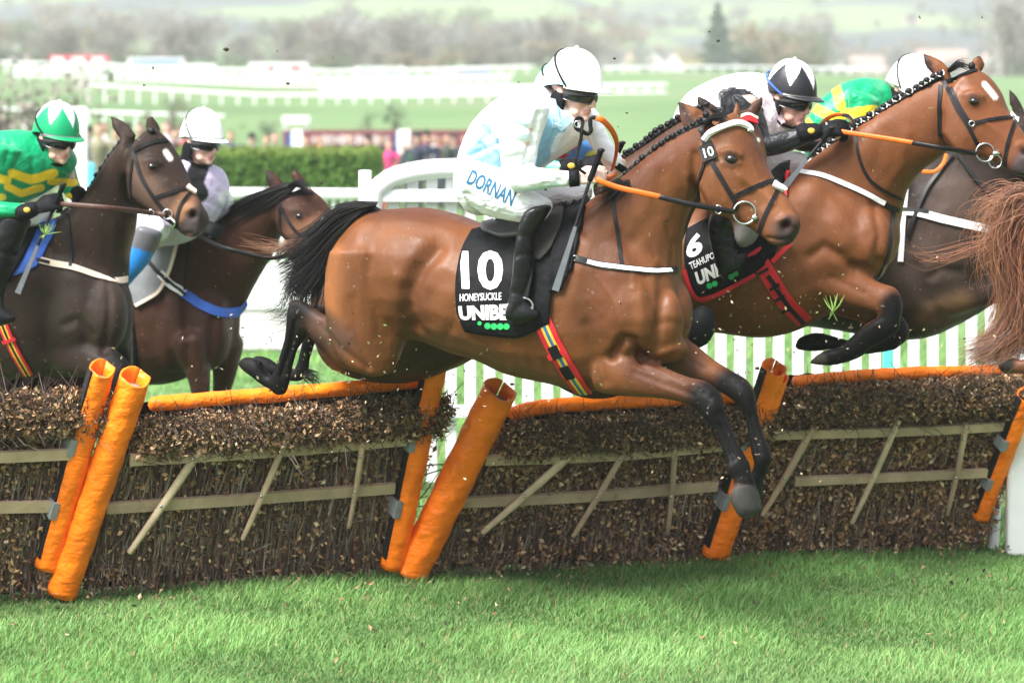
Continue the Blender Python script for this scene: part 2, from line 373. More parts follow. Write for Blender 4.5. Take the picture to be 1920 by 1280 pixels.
def turf_mat():
    m = bpy.data.materials.new('turf'); m.use_nodes = True; t = m.node_tree; L = t.links; b = t.nodes['Principled BSDF']
    b.inputs['Roughness'].default_value = .8; b.inputs['Specular IOR Level'].default_value = .2
    tc = t.nodes.new('ShaderNodeTexCoord')
    def noise(sc, det=4, st=(1, 1, 1)):
        mp = t.nodes.new('ShaderNodeMapping'); mp.inputs['Scale'].default_value = st; L.new(tc.outputs['Object'], mp.inputs[0])
        n = t.nodes.new('ShaderNodeTexNoise'); n.inputs['Scale'].default_value = sc; n.inputs['Detail'].default_value = det
        L.new(mp.outputs[0], n.inputs['Vector']); return n
    def ramp(n, stops):
        r = t.nodes.new('ShaderNodeValToRGB'); L.new(n.outputs[0], r.inputs[0]); e = r.color_ramp.elements
        e[0].position, e[0].color = stops[0][0], (*stops[0][1], 1); e[1].position, e[1].color = stops[1][0], (*stops[1][1], 1)
        for p, c in stops[2:]:
            k = e.new(p); k.color = (*c, 1)
        return r
    near = ramp(noise(3.0, 8), [(.3, (.05, .12, .025)), (.7, (.16, .26, .10)), (.5, (.11, .20, .065))])
    mid = ramp(noise(.06, 5, (1, .5, 1)), [(.35, (.10, .17, .065)), (.7, (.17, .19, .11)), (.52, (.13, .215, .085))])
    far = ramp(noise(.0075, 5, (1, .8, 1)), [(.44, (.055, .065, .08)), (.60, (.18, .26, .10)), (.50, (.08, .09, .09)), (.53, (.15, .21, .09))])
    sp = t.nodes.new('ShaderNodeSeparateXYZ'); L.new(tc.outputs['Object'], sp.inputs[0])
    def mixd(a, bb, d0, d1):
        mr = t.nodes.new('ShaderNodeMapRange'); mr.inputs[1].default_value = d0; mr.inputs[2].default_value = d1; L.new(sp.outputs[1], mr.inputs[0])
        x = t.nodes.new('ShaderNodeMix'); x.data_type = 'RGBA'; L.new(mr.outputs[0], x.inputs[0]); L.new(a.outputs[0] if a.bl_idname != 'ShaderNodeMix' else a.outputs[2], x.inputs[6]); L.new(bb.outputs[0], x.inputs[7]); return x
    c = mixd(mixd(near, mid, 30, 80), far, 380, 640); L.new(c.outputs[2], b.inputs['Base Color'])
    bp = t.nodes.new('ShaderNodeBump'); bp.inputs['Strength'].default_value = .6; bp.inputs['Distance'].default_value = .03
    L.new(noise(40, 4).outputs[0], bp.inputs['Height']); L.new(bp.outputs[0], b.inputs['Normal']); return m
tag(link('ground', quick_mesh(V, Q), turf_mat()), kind='structure')

# grass blades on the turf in front of and behind the hurdles
m_grass = M('grass_blade', attr=True, rough=.55, spec=.25, var=.1, vs=2, trans=.35)
def grass(name, n, x0, x1, y0, y1, h0, h1, wd, dens=None):
    D = y0*(y1/y0)**RNG.random(n); hw = (x1-x0)/2
    X = ((RNG.random(n)*(x1-x0)+x0)-960)/F*D
    cl = np.sin(X*2.3+D*1.7)*np.sin(D*2.9-X*1.1)+.6*np.sin(X*6.1+2)*np.sin(D*5.3+1)      # tussocks
    h = (h0+(h1-h0)*RNG.random(n)**1.6)*(1+.45*np.clip(cl, -1, 1))
    if dens: h *= dens(X, D)
    a = RNG.random(n)*2*np.pi; ln = h*RNG.uniform(.25, 1.0, n); la = RNG.normal(.5, 1.3, n)
    bx, by = np.cos(a)*wd, np.sin(a)*wd; lx, ly = np.cos(la)*ln, np.sin(la)*ln
    base = np.stack([X, D, gz(X, D)-.004], 1)
    o = lambda dx, dy, dz: base+np.stack([dx, dy, dz], 1)
    V = np.stack([o(-bx, -by, 0*h), o(bx, by, 0*h), o(bx*.75+lx*.35, by*.75+ly*.35, h*.6), o(-bx*.75+lx*.35, -by*.75+ly*.35, h*.6), o(lx, ly, h)], 1).reshape(-1, 3)
    i = np.arange(n)[:, None]*5
    T = np.concatenate([i+np.array([[0, 1, 2]]), i+np.array([[0, 2, 3]]), i+np.array([[3, 2, 4]])])
    me = quick_mesh(V, T)
    g = RNG.random(n); dead = RNG.random(n) < .05
    c = np.stack([.10+.115*g, .225+.15*g, .055+.065*g], 1)*(1+.34*np.clip(cl, -1, 1))[:, None]
    pale = np.clip(np.sin(X*.9+1)*np.sin(D*.8)+.3*cl, 0, 1)[:, None]*.5
    c = c*(1-pale)+np.array([.27, .40, .17])*pale
    c[dead] = (.32, .27, .13)
    setcol(me, np.repeat(c, 5, 0))
    return tag(link(name, me, m_grass, None, False), kind='stuff')
grass('grass', 190000, -60, 1980, 10.0, 14.6, .018, .058, .0030)
grass('grass', 45000, -60, 1980, 14.4, 30, .05, .09, .006)

# ================================================================= white rails and picket fences
def fence_wing(name, label, xa, xb, D, top, rail2, rail3, pitch, pw, curve=True, posts=()):
    """white picket wing facing the course; heights in metres"""
    X0, X1 = (xa-960)/F*D, (xb-960)/F*D
    t = thing(name, label, 'fence', (X0, D, 0))
    pts = [(X0-.02, D-.03, .9), (X0-.02, D-.03, top-.22), (X0+.05, D-.03, top-.07), (X0+.2, D-.03, top-.01)] if curve else [(X0, D-.03, top)]
    pts += [(X0+(X1-X0)*k, D-.03, top+.015*math.sin(9*k)) for k in np.linspace(.12, 1, 6)]
    v, f = tube(pts, .055, 4, 12); MB().add(v, f).build('top_rail', m_white, t, True)
    for z in (rail2, rail3):
        mb = MB().box(((X0+X1)/2, D-.035, z), X1-X0, .03, .07); link('rail', bevelled(mb.mesh(), .006), m_white, t, False)
    k = 0; x = X0+.1
    while x < X1 and k < 100:
        m_ = MB().box((x, D+.012, (top+.04)/2-.02), pw, .022, top-.05-.04)
        link('picket', bevelled(m_.mesh(), .004, 1), m_white, t, False); x += pitch; k += 1
    for px_, z0, sz in posts:
        x = (px_-960)/F*D; link('post', bevelled(MB().box((x, D+.1, z0/2), sz, sz, z0).mesh(), .008), m_white, t, False)
    return t
fence_wing('picket_fence', 'tall white picket wing with curved top rail behind the jumping horses', 704, 1935, 16.8, 1.80, 1.66, .45, .1085, .062, True, [(683, 1.80, .07), (1900, 1.7, .07)])
m_teal = M('teal_paint', (.1, .55, .5), .5, .4)
def simple_post(name, label, px_, D, z0, sx, m):
    x = (px_-960)/F*D
    return tag(link(name, bevelled(MB().box((x, D, z0/2), sx, .06, z0).mesh(), .01), m, None, False), label, 'post')
simple_post('marker_post', 'thin teal marker post in front of the white picket wing', 1665, 16.6, 1.0, .055, m_teal)
# low fence with solid kick boards left of the wing
Dl = 27; t = thing('rail_fence', 'lower white fence with solid kick boards in front of the green hedge', 'fence', ((150-960)/F*Dl, Dl, 0))
Xa, Xb = (150-960)/F*Dl, (695-960)/F*Dl; xm = (Xa+Xb)/2; ln = Xb-Xa
v, f = tube([(Xa, Dl, 1.42), (xm, Dl, 1.43), (Xb, Dl, 1.42)], .05, 4, 10); MB().add(v, f).build('top_rail', m_white, t, True)
MB().box((xm, Dl, .59), ln, .04, .40).build('white_board', m_white, t)
MB().box((xm, Dl+.02, .20), ln, .04, .36).build('kick_board', M('grey_board', (.50, .48, .47), .7, var=.08), t)
for k in range(34):
    MB().box((Xa+.05+ln*k/34, Dl+.03, 1.09), .035, .02, .62).build('picket', m_white, t)
# white uprights at the right edge
t = thing('wing_post', 'broad white plastic upright at the far right end of the hurdles', 'post', ((1912-960)/F*14.3, 14.3, 0))
link('post', bevelled(MB().box(((1912-960)/F*14.3, 14.3, .58), .13, .10, 1.16).mesh(), .02), m_white, t, True)
v, f = tube([P(1862, 1025, 14.5), P(1866, 960, 14.5), P(1872, 880, 14.55), P(1880, 780, 14.6), P(1890, 700, 14.7)], .028, 4, 10)
tag(MB().add(v, f).build('bent_rail', m_white, None, True), 'thin curved white plastic rail leaning beside the broad white upright', 'rail')
v, f = tube([P(1853, 1030, 14.9), P(1858, 900, 14.9), P(1862, 760, 14.9)], .05, 4, 10)
tag(MB().add(v, f).build('round_post', m_white, None, True), 'round white post standing right behind the last orange upright', 'post')

# ================================================================= hedge, banner, crowd
m_leaf = M('hedge_leaf', attr=True, rough=.6, spec=.25, var=.15, vs=3, trans=.25)
def leaf_quads(C, size, col, n_up=None, aspect=.55):
    """small two-triangle leaves around centres C"""
    n = len(C); a = RNG.normal(size=(n, 3)); a /= np.linalg.norm(a, axis=1)[:, None]
    b = RNG.normal(size=(n, 3)); b -= a*(a*b).sum(1)[:, None]; b /= np.linalg.norm(b, axis=1)[:, None]
    s = (np.asarray(size)*np.ones(n))[:, None]; nn = np.cross(a, b)*s*.25
    V = np.stack([C-a*s, C+b*s*aspect+nn, C+a*s, C-b*s*aspect+nn], 1).reshape(-1, 3)
    return V, np.arange(n*4).reshape(n, 4), np.repeat(col, 4, 0)
def leafmass(name, C, size, col, mat, parent=None, extra=None, aspect=.55):
    V, Qd, c = leaf_quads(C, size, col, aspect=aspect); me = quick_mesh(V, Qd); setcol(me, c)
    return link(name, me, mat, parent, False)
Dh_ = 46; xa, xb = (330-960)/F*Dh_, (706-960)/F*Dh_; zt = H0+(YH-284)/F*Dh_
t = thing('hedge', 'clipped dense green box hedge in front of the spectators', 'hedge', ((xa+xb)/2, Dh_, 0))
n = 16000; C = np.stack([RNG.uniform(xa, xb, n), Dh_+RNG.uniform(0, 1.0, n), RNG.uniform(0, zt, n)], 1)
k = RNG.random(n); C[k < .65, 1] = Dh_+RNG.normal(0, .05, (k < .65).sum()); C[k > .85, 2] = zt+RNG.normal(0, .03, (k > .85).sum())
C[(k > .65) & (k < .72), 0] = xb+RNG.normal(0, .04, ((k > .65) & (k < .72)).sum())
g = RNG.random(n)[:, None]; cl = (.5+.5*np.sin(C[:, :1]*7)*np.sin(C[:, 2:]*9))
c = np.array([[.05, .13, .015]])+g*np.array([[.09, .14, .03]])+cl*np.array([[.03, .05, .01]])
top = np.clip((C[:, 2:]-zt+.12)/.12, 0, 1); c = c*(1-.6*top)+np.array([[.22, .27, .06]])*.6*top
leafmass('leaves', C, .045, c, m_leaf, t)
MB().box(((xa+xb)/2, Dh_+.5, zt/2-.03), xb-xa-.1, .85, zt-.12).build('branches', M('hedge_core', (.02, .05, .01), .9, var=.3), t)

# maroon advertising banner behind the spectators
Db = 78; bx0, bx1 = (530-960)/F*Db, (905-960)/F*Db; bz0, bz1 = .9, H0+(YH-244)/F*Db
t = thing('banner', 'long maroon banner with shields and pale lettering behind the spectators', 'banner', ((bx0+bx1)/2, Db, 0))
m_maroon = M('maroon_vinyl', (.17, .035, .05), .6, var=.1); m_navy = M('navy_vinyl', (.03, .06, .2), .6)
MB().box(((bx0+bx1)/2, Db, (bz0+bz1)/2), bx1-bx0, .08, bz1-bz0).build('panel', m_maroon, t)
for px0, px1, mm, nm in ((536, 562, m_navy, 'blue_patch'), (738, 752, m_navy, 'blue_patch')):
    MB().box(((px0+px1)/2/F*Db-960/F*Db, Db-.05, (bz0+bz1)/2), (px1-px0)/F*Db, .02, (bz1-bz0)*.86).build(nm, mm, t)
def shield(pxc, wpx):
    x, w_, zc, h = (pxc-960)/F*Db, wpx/F*Db/2, (bz0+bz1)/2+.08, .42
    o = [(-1, 1), (1, 1), (1, 0), (.75, -.6), (0, -1), (-.75, -.6), (-1, 0)]
    V = [(x+a*w_, Db-.07, zc+b*h) for a, b in o]+[(x+a*w_, Db-.05, zc+b*h) for a, b in o]; n = len(o)
    MB().add(V, [tuple(range(n))[::-1], tuple(range(n, 2*n))]+[(i, (i+1) % n, (i+1) % n+n, i+n) for i in range(n)]).build('shield', m_white, t)
shield(557, 20); shield(757, 24)
mb = MB()                                      # pale lettering, too blurred in the photograph to read
for k in range(13): mb.box(P(588+k*11+(k > 5)*6, 262, Db-.06), .085+.03*(k % 3), .02, .25 if k % 4 else .18)
mb.build('lettering', M('faded_print', (.5, .42, .42), .7), t)
for x in (bx0+.1, (bx0+bx1)/2, bx1-.1): MB().box((x, Db+.1, bz1/2), .08, .08, bz1).build('post', m_white, t)

m_person = M('crowd_cloth', attr=True, rough=.8, spec=.2, var=.1, vs=6)
def spectator(px_, D, ytop, coat, legs, hat=None, skin=(.6, .36, .27), label='', arm=.5, face=0):
    z0 = 0.0; x = (px_-960)/F*D; h = H0+(YH-ytop)/F*D; s = h/1.75; o = np.array([x, D, 0])
    T = lambda pts, r, fl=1: tube([o+np.array(p)*s for p in pts], np.array(r)*s, 2, 8, fl)
    hd = ellip(o+np.array([0, 0, 1.63])*s, np.array([.085, .1, .12])*s)
    parts = [hd, T([(0, 0, 1.4), (0, 0, 1.56)], [.06, .055]), T([(0, 0, .85), (0, .0, 1.1), (0, 0, 1.35), (0, 0, 1.46)], [.19, .18, .21, .1], .62)]
    for q in (-1, 1):
        parts += [T([(q*.1, 0, .92), (q*.11, -.02, .5), (q*.11, .02, .06)], [.1, .075, .06]), T([(q*.11, .03, .045), (q*.12, -.17, .035)], [.055, .045])]
        parts += [T([(q*.2, 0, 1.4), (q*.27, -.02, 1.14), (q*(.27-.2*arm), -.1-.18*arm, 1.0+.12*arm)], [.075, .062, .045])]
        parts += [ellip(o+np.array([q*(.27-.23*arm), -.12-.2*arm, 1.0+.14*arm])*s, np.array([.05, .05, .045])*s)]
    if hat: parts += [ellip(o+np.array([0, -.02, 1.725])*s, np.array([.11, .14, .03])*s), ellip(o+np.array([0, 0, 1.75])*s, np.array([.09, .11, .075])*s)]
    def pt(c, px, V):
        L = (V-o)/s; c[:] = coat
        c[L[:, 2] < .86] = legs; c[L[:, 2] < .09] = (.03, .02, .02)
        c[(L[:, 2] > 1.5)] = skin; hair = (L[:, 2] > 1.60)&(L[:, 1] > -.04)|(L[:, 2] > 1.68); c[hair] = (.09, .06, .04)
        if hat: c[(L[:, 2] > 1.70)] = hat
        hnd = (np.abs(L[:, 0])-(.27-.23*arm))**2+(L[:, 1]+.12+.2*arm)**2+(L[:, 2]-1.0-.14*arm)**2 < .0035; c[hnd] = skin
        return c
    ob, _ = organic('person', parts, .03*s, 2, coat, m_person, None, paint=[pt])
    return tag(ob, label, 'person', 'spectators behind the rails')
S_ = spectator
S_(186, 58, 228, (.20, .19, .12), (.25, .22, .16), None, label='spectator in olive coat with cyan bag seen left of the dark bay horse')
S_(218, 60, 238, (.45, .45, .5), (.1, .1, .12), None, label='spectator in pale grey jacket near the ears of the dark bay horse')
S_(313, 64, 226, (.5, .45, .48), (.1, .1, .1), None, (.7, .4, .35), 'bare headed spectator in pale pink top right of the dark ears')
S_(338, 66, 236, (.5, .4, .36), (.2, .1, .1), None, label='spectator in peach coat just behind the lilac jockey')
S_(433, 70, 243, (.05, .06, .10), (.05, .05, .06), None, label='spectator with grey hair and dark blue coat right of the white cap')
S_(500, 70, 252, (.03, .03, .03), (.05, .05, .05), None, label='dark coated spectator above the left of the hedge')
S_(516, 71, 247, (.08, .07, .07), (.05, .05, .05), None, (.75, .42, .35), 'bald headed spectator in grey brown coat left of the banner')
S_(574, 71, 254, (.35, .22, .5), (.1, .1, .1), None, label='spectator in lilac top before the blue end of the banner')
S_(600, 71, 252, (.45, .24, .08), (.1, .1, .1), None, label='spectator in tan orange coat before the banner')
S_(656, 71, 249, (.06, .08, .06), (.05, .05, .05), None, (.75, .45, .38), 'white haired spectator in dark green coat before the banner lettering')
S_(690, 71, 256, (.22, .07, .42), (.1, .05, .1), (.02, .02, .02), label='spectator in purple scarf and black hat before the banner')
S_(729, 70, 262, (.6, .05, .2), (.5, .1, .1), None, (.7, .42, .32), 'fair haired spectator in bright pink top behind the rails')
S_(799, 71, 248, (.02, .03, .07), (.03, .03, .06), (.02, .02, .02), label='spectator in dark navy coat with blue scarf and black hat', arm=.9)
S_(838, 72, 250, (.05, .06, .05), (.04, .05, .08), None, label='spectator in dark green wax jacket behind the top rail')
S_(822, 75, 254, (.4, .06, .06), (.35, .05, .05), None, label='spectator in red coat half hidden between two dark coats')
S_(872, 72, 252, (.03, .04, .08), (.04, .04, .05), None, label='spectator in dark blue coat behind the main jockey')
S_(757, 73, 268, (.1, .12, .05), (.1, .1, .06), None, label='spectator in green brown coat below the white shield')

r2 = np.random.default_rng(11); COATS = [(.03, .035, .06), (.07, .07, .045), (.25, .03, .04), (.03, .07, .04), (.25, .2, .15), (.04, .03, .03), (.08, .11, .2), (.4, .36, .33), (.10, .03, .10), (.015, .015, .02)]
CN = ['navy', 'khaki', 'red', 'bottle green', 'cream', 'dark brown', 'slate blue', 'off white', 'plum', 'black']
for k in range(26):
    if k in (7, 9, 10, 11, 12, 13, 14, 15, 16, 18): continue
    px_ = [168, 200, 236, 262, 291, 326, 352, 446, 470, 486, 532, 548, 588, 618, 634, 672, 706, 718, 744, 770, 784, 812, 852, 884, 900, 916][k]; ci = (k*7) % 10
    S_(px_+r2.uniform(-3, 3), 66+10*r2.random() if px_ > 400 else 58+10*r2.random(), r2.uniform(242, 266) if px_ > 400 else r2.uniform(226, 250), COATS[ci], (.05, .05, .06), (.03, .03, .03) if k % 2 == 0 else None, (.50, .33, .27), 'blurred spectator in a %s coat%s %s' % (CN[ci], ' and dark hat' if k % 2 == 0 else '', 'above the green hedge' if 400 < px_ < 700 else 'near the curved white rail' if px_ >= 700 else 'near the dark bay head'), r2.random())
t = thing('shoulder_bag', 'bright cyan bag hanging beside the olive coated spectator', 'bag', P(166, 340, 57.5))
link('pouch', bevelled(MB().box(P(166, 330, 57.5), .26, .12, .5).mesh(), .05, 3), M('cyan_bag', (.08, .45, .6), .5), t, True)
v, f = tube([P(160, 307, 57.5), P(166, 262, 57.6), P(172, 307, 57.5)], .02, 4, 6); MB().add(v, f).build('strap', m_grey, t, True)
t = thing('white_screen', 'tall plain white board behind the green capped jockey', 'screen', P(148, 391, 40))
link('board', bevelled(MB().box(P(146, 320, 40), .24, .08, 1.7).mesh(), .01), m_white, t, False)
for q in (-.09, .09): MB().box(P(146, 415, 40)+np.array([q, .06, .2]), .04, .04, 1.0).build('leg', m_white, t)

# ================================================================= far rails, adverts, shrubs, trees, houses on the rise
def far_rail(label, x0, y0, x1, y1, D, hz, nposts, r=.09, two=False):
    def at(px_): X = (px_-960)/F*D; return np.array([X, D, gz(X, D)])
    pa, pb = at(x0), at(x1); t = thing('running_rail', label, 'rail', pa, 'white running rails across the far racecourse')
    N = 12; L = [at(x0+(x1-x0)*k/N) for k in range(N+1)]
    dz = np.interp(np.linspace(0, 1, N+1), [0, 1], [(YH-y0)/F*D+H0-pa[2], (YH-y1)/F*D+H0-pb[2]])
    L = [p+np.array([0, 0, max(z, .5)]) for p, z in zip(L, dz)]
    v, f = tube(L, r, 1, 8); MB().add(v, f).build('rail', m_white, t, True)
    if two: v, f = tube([p-np.array([0, 0, .5]) for p in L], r*.8, 1, 8); MB().add(v, f).build('rail', m_white, t, True)
    for k in range(nposts):
        u = (k+.5)/nposts; p = at(x0+(x1-x0)*u); zt = np.interp(u, np.linspace(0, 1, N+1), [q[2] for q in L])
        MB().box((p[0], p[1]+.05, (p[2]+zt)/2), r*1.5, r*1.5, zt-p[2]).build('post', m_white, t)
far_rail('nearest far rail, a long thin white line falling to the right', 150, 158, 960, 200, 165, 1.2, 26, .07)
far_rail('far white double rail with many posts below the coloured adverts', 20, 128, 960, 150, 235, 1.3, 40, .12, True)
far_rail('low white rail seen behind the ears of the dark bay horse', 0, 205, 420, 218, 120, 1.2, 14, .06)
far_rail('uppermost white rail directly under the coloured adverts', 0, 118, 1000, 136, 262, 1.3, 40, .12)
far_rail('short white rail between the near hurdle jockeys on the right', 1130, 150, 1660, 152, 250, 1.2, 20, .08)
far_rail('white rail dropping behind the white picket wing jockeys', 600, 170, 1250, 205, 190, 1.2, 26, .09, True)
def advert(px0, px1, py0, py1, D, m, label, bits=()):
    a, b = P(px0, py1, D), P(px1, py0, D); z0 = gz((a[0]+b[0])/2, D)
    t = thing('advert_board', label, 'advert board', ((a[0]+b[0])/2, D, z0), 'advertising boards along the far rail')
    link('panel', bevelled(MB().box(((a[0]+b[0])/2, D, (a[2]+b[2])/2), b[0]-a[0], .15, b[2]-a[2]).mesh(), .02), m, t, False)
    for u0, u1, mm in bits:
        MB().box((a[0]+(b[0]-a[0])*(u0+u1)/2, D-.09, (a[2]+b[2])/2), (b[0]-a[0])*(u1-u0), .03, (b[2]-a[2])*.55).build('patch', mm, t)
    for u in (.1, .9): MB().box((a[0]+(b[0]-a[0])*u, D+.15, (z0+b[2])/2-.2), .15, .1, b[2]-z0).build('post', m_white, t)
mr_, mb_, mg_, mp_ = M('advert_red', (.55, .03, .06), .6), M('advert_blue', (.08, .16, .5), .6), M('advert_green', (.15, .4, .25), .6), M('advert_violet', (.2, .2, .6), .6)
advert(92, 204, 104, 122, 268, mr_, 'red advert board with three pale patches far left', [(.05, .25, m_white), (.38, .6, m_white), (.72, .92, m_white)])
advert(240, 345, 109, 126, 268, m_white, 'white advert board with a broad blue band', [(.05, .95, mb_)])
advert(330, 404, 121, 152, 240, m_white, 'plain tall white board beside the blue banded board')
advert(467, 577, 118, 140, 262, m_white, 'white advert board with two red patches', [(.3, .45, mr_), (.7, .9, mr_)])
advert(665, 760, 126, 140, 262, m_white, 'white advert board with two green patches', [(.1, .4, mg_), (.6, .9, mg_)])
advert(822, 916, 131, 147, 262, mp_, 'violet blue advert board left of the main jockey', [(.05, .35, m_white)])
advert(530, 580, 218, 232, 110, m_white, 'small white board on the bank above the hedge')

m_twig = M('far_foliage', attr=True, rough=.8, spec=.1, var=.1, vs=.5)
m_bark = M('bark', (.10, .08, .065), .9, .2, var=.2)
def tree_mesh(kind, n, seed):
    r = np.random.default_rng(seed)
    if kind == 'conifer':
        u = r.random(n); a = r.random(n)*6.283; rad = (1-u)*.26*np.sqrt(r.random(n))*(.75+.25*np.sin(u*40)); C = np.stack([rad*np.cos(a), rad*np.sin(a), .06+u*.94], 1)
        col = np.array([.03, .06, .035])+r.random((n, 1))*np.array([.03, .05, .03])
    else:
        cs = [(r.normal(0, .2), r.normal(0, .2), r.uniform(.08, .84), r.uniform(.12, .24)) for _ in range(18)]
        pick = r.integers(0, 18, n); d = r.normal(size=(n, 3)); d /= np.linalg.norm(d, axis=1)[:, None]; d *= (r.random((n, 1))**.45)
        C = np.array([[c[0], c[1], c[2]] for c in cs])[pick]+d*np.array([c[3] for c in cs])[pick][:, None]
        base = {'bare': (.24, .205, .19), 'russet': (.28, .21, .15), 'olive': (.17, .18, .11), 'yellow': (.6, .48, .12), 'dark': (.05, .07, .045)}[kind]
        col = np.array(base)*(1+r.uniform(-.3, .3, (n, 1)))
    return C, col
TREES = {}
def tree(kind, px_, ybase, ytop, D, label, n=900, wide=1.0, name='tree'):
    X = (px_-960)/F*D; z0 = gz(X, D); zt = H0+(YH-ytop)/F*D; h = max(zt-z0, 1)
    key = (kind, int(px_) % 3)
    if key not in TREES:
        C, col = tree_mesh(kind, n, len(TREES)+3); V, Qd, c = leaf_quads(C, RNG.uniform(.012, .03, len(C)), col)
        me = quick_mesh(V, Qd); setcol(me, c); me.materials.append(m_twig)
        tb = MB(); v, f = tube([(0, 0, 0), (.01, 0, .3), (0, .01, .75)], [.035, .024, .008], 3, 7); tb.add(v, f)
        for k in range(6):
            a = k*1.1; v, f = tube([(0, 0, .25+.05*k), (.1*math.cos(a), .1*math.sin(a), .42+.05*k), (.2*math.cos(a), .2*math.sin(a), .55+.05*k)], [.016, .01, .004], 2, 5)
            if kind != 'conifer': tb.add(v, f)
        tm = tb.mesh(); tm.materials.append(m_bark); TREES[key] = (me, tm)
    t = thing(name, label, 'tree', (X, D, z0), 'trees on the far slopes'); t.scale = (h*wide, h*wide, h); t.rotation_euler = (0, 0, px_*.7)
    for nm, me in (('crown', TREES[key][0]), ('trunk', TREES[key][1])):
        o = bpy.data.objects.new(nm, me); COL.objects.link(o); o.parent = t
LBL = {'bare': 'hazy leafless grey brown tree', 'russet': 'hazy russet brown tree', 'olive': 'hazy olive green tree', 'yellow': 'yellow blossoming tree', 'dark': 'dark green bushy tree', 'conifer': 'dark green pointed conifer'}
rr = np.random.default_rng(5); kinds = ['bare', 'bare', 'russet', 'bare', 'olive']
for k in range(120):
    px_ = -60+(k % 60)*34.5+rr.uniform(-14, 14); back = k >= 60; D = rr.uniform(480, 760) if back else rr.uniform(300, 430)
    z = H0+(YH-116)/F*D; yb = 116
    kd = kinds[int(rr.integers(0, 5))]
    yt = rr.uniform(-6, 52) if back else (rr.uniform(30, 84) if rr.random() > .25 else rr.uniform(8, 40))
    if (1120 < px_ < 1400 or 1530 < px_ < 1920) and (not back or D < 720): continue
    tree(kd, px_, yb, yt, D, LBL[kd]+' in the belt below the hill', 2200, wide=rr.uniform(1.0, 1.6))
for k in range(56):
    px_ = 1090+(k % 28)*31+rr.uniform(-12, 12); D = rr.uniform(620, 760) if k < 28 else rr.uniform(760, 980); kd = kinds[int(rr.integers(0, 5))]
    tree(kd, px_, 116, rr.uniform(62, 100) if k < 28 else rr.uniform(8, 64), D, LBL[kd]+' behind the pale houses', 2200, wide=rr.uniform(1.0, 1.7))
for k in range(64):
    px_ = -60+k*32+rr.uniform(-12, 12); D = rr.uniform(285, 330)
    if 1100 < px_ < 1380 or 1520 < px_ < 1920: continue
    tree(['dark', 'olive', 'bare', 'dark', 'russet'][int(rr.integers(0, 5))], px_, 118, rr.uniform(84, 106), D, 'low hazy bush in the hedgerow below the tree belt', wide=rr.uniform(1.4, 2.4), name='bush')
for k in range(60):
    px_ = -60+k*34+rr.uniform(-15, 15); D = rr.uniform(800, 1700); X = (px_-960)/F*D; yb = YH-(gz(X, D)-H0)/D*F
    tree(kinds[int(rr.integers(0, 5))] if rr.random() > .3 else 'dark', px_, yb, yb-rr.uniform(28, 52)*800/D, D, 'small hazy tree standing on the open hillside', wide=rr.uniform(.9, 1.6))
tree('conifer', 1346, 100, 8, 420, 'tall dark green pointed conifer above the black and white cap', 2600, 1.7)
tree('dark', 222, 110, 78, 300, 'dark evergreen tree between the red and blue adverts')
tree('yellow', 1300, 150, 92, 560, 'yellow blossoming tree right of the gabled white house', wide=1.2)
for px_, yb, yt, D, w_ in ((328, 232, 172, 112, .7), (276, 232, 200, 112, .6), (690, 240, 206, 108, .7), (740, 240, 188, 108, .75), (500, 245, 222, 104, 1.2)):
    tree('olive' if px_ in (328, 276) else 'dark', px_, yb, yt, D, {328: 'tall olive shrub right of the dark bay ears', 276: 'short olive shrub beside the dark bay ears', 690: 'low dark shrub above the banner', 740: 'taller dark shrub above the banner', 500: 'wide low shrub above the hedge'}[px_], wide=w_, name='shrub')
tree('bare', 15, 260, 118, 60, 'bare grey brown bush at the far left edge', 1500, 1.1, name='bush')
tree('bare', 610, 140, 40, 320, 'pale leafless tree above the maroon banner', 1200, 1.2)
tree('bare', 1890, 160, -40, 320, 'tall leafless tree at the far right edge', 1500, .7)

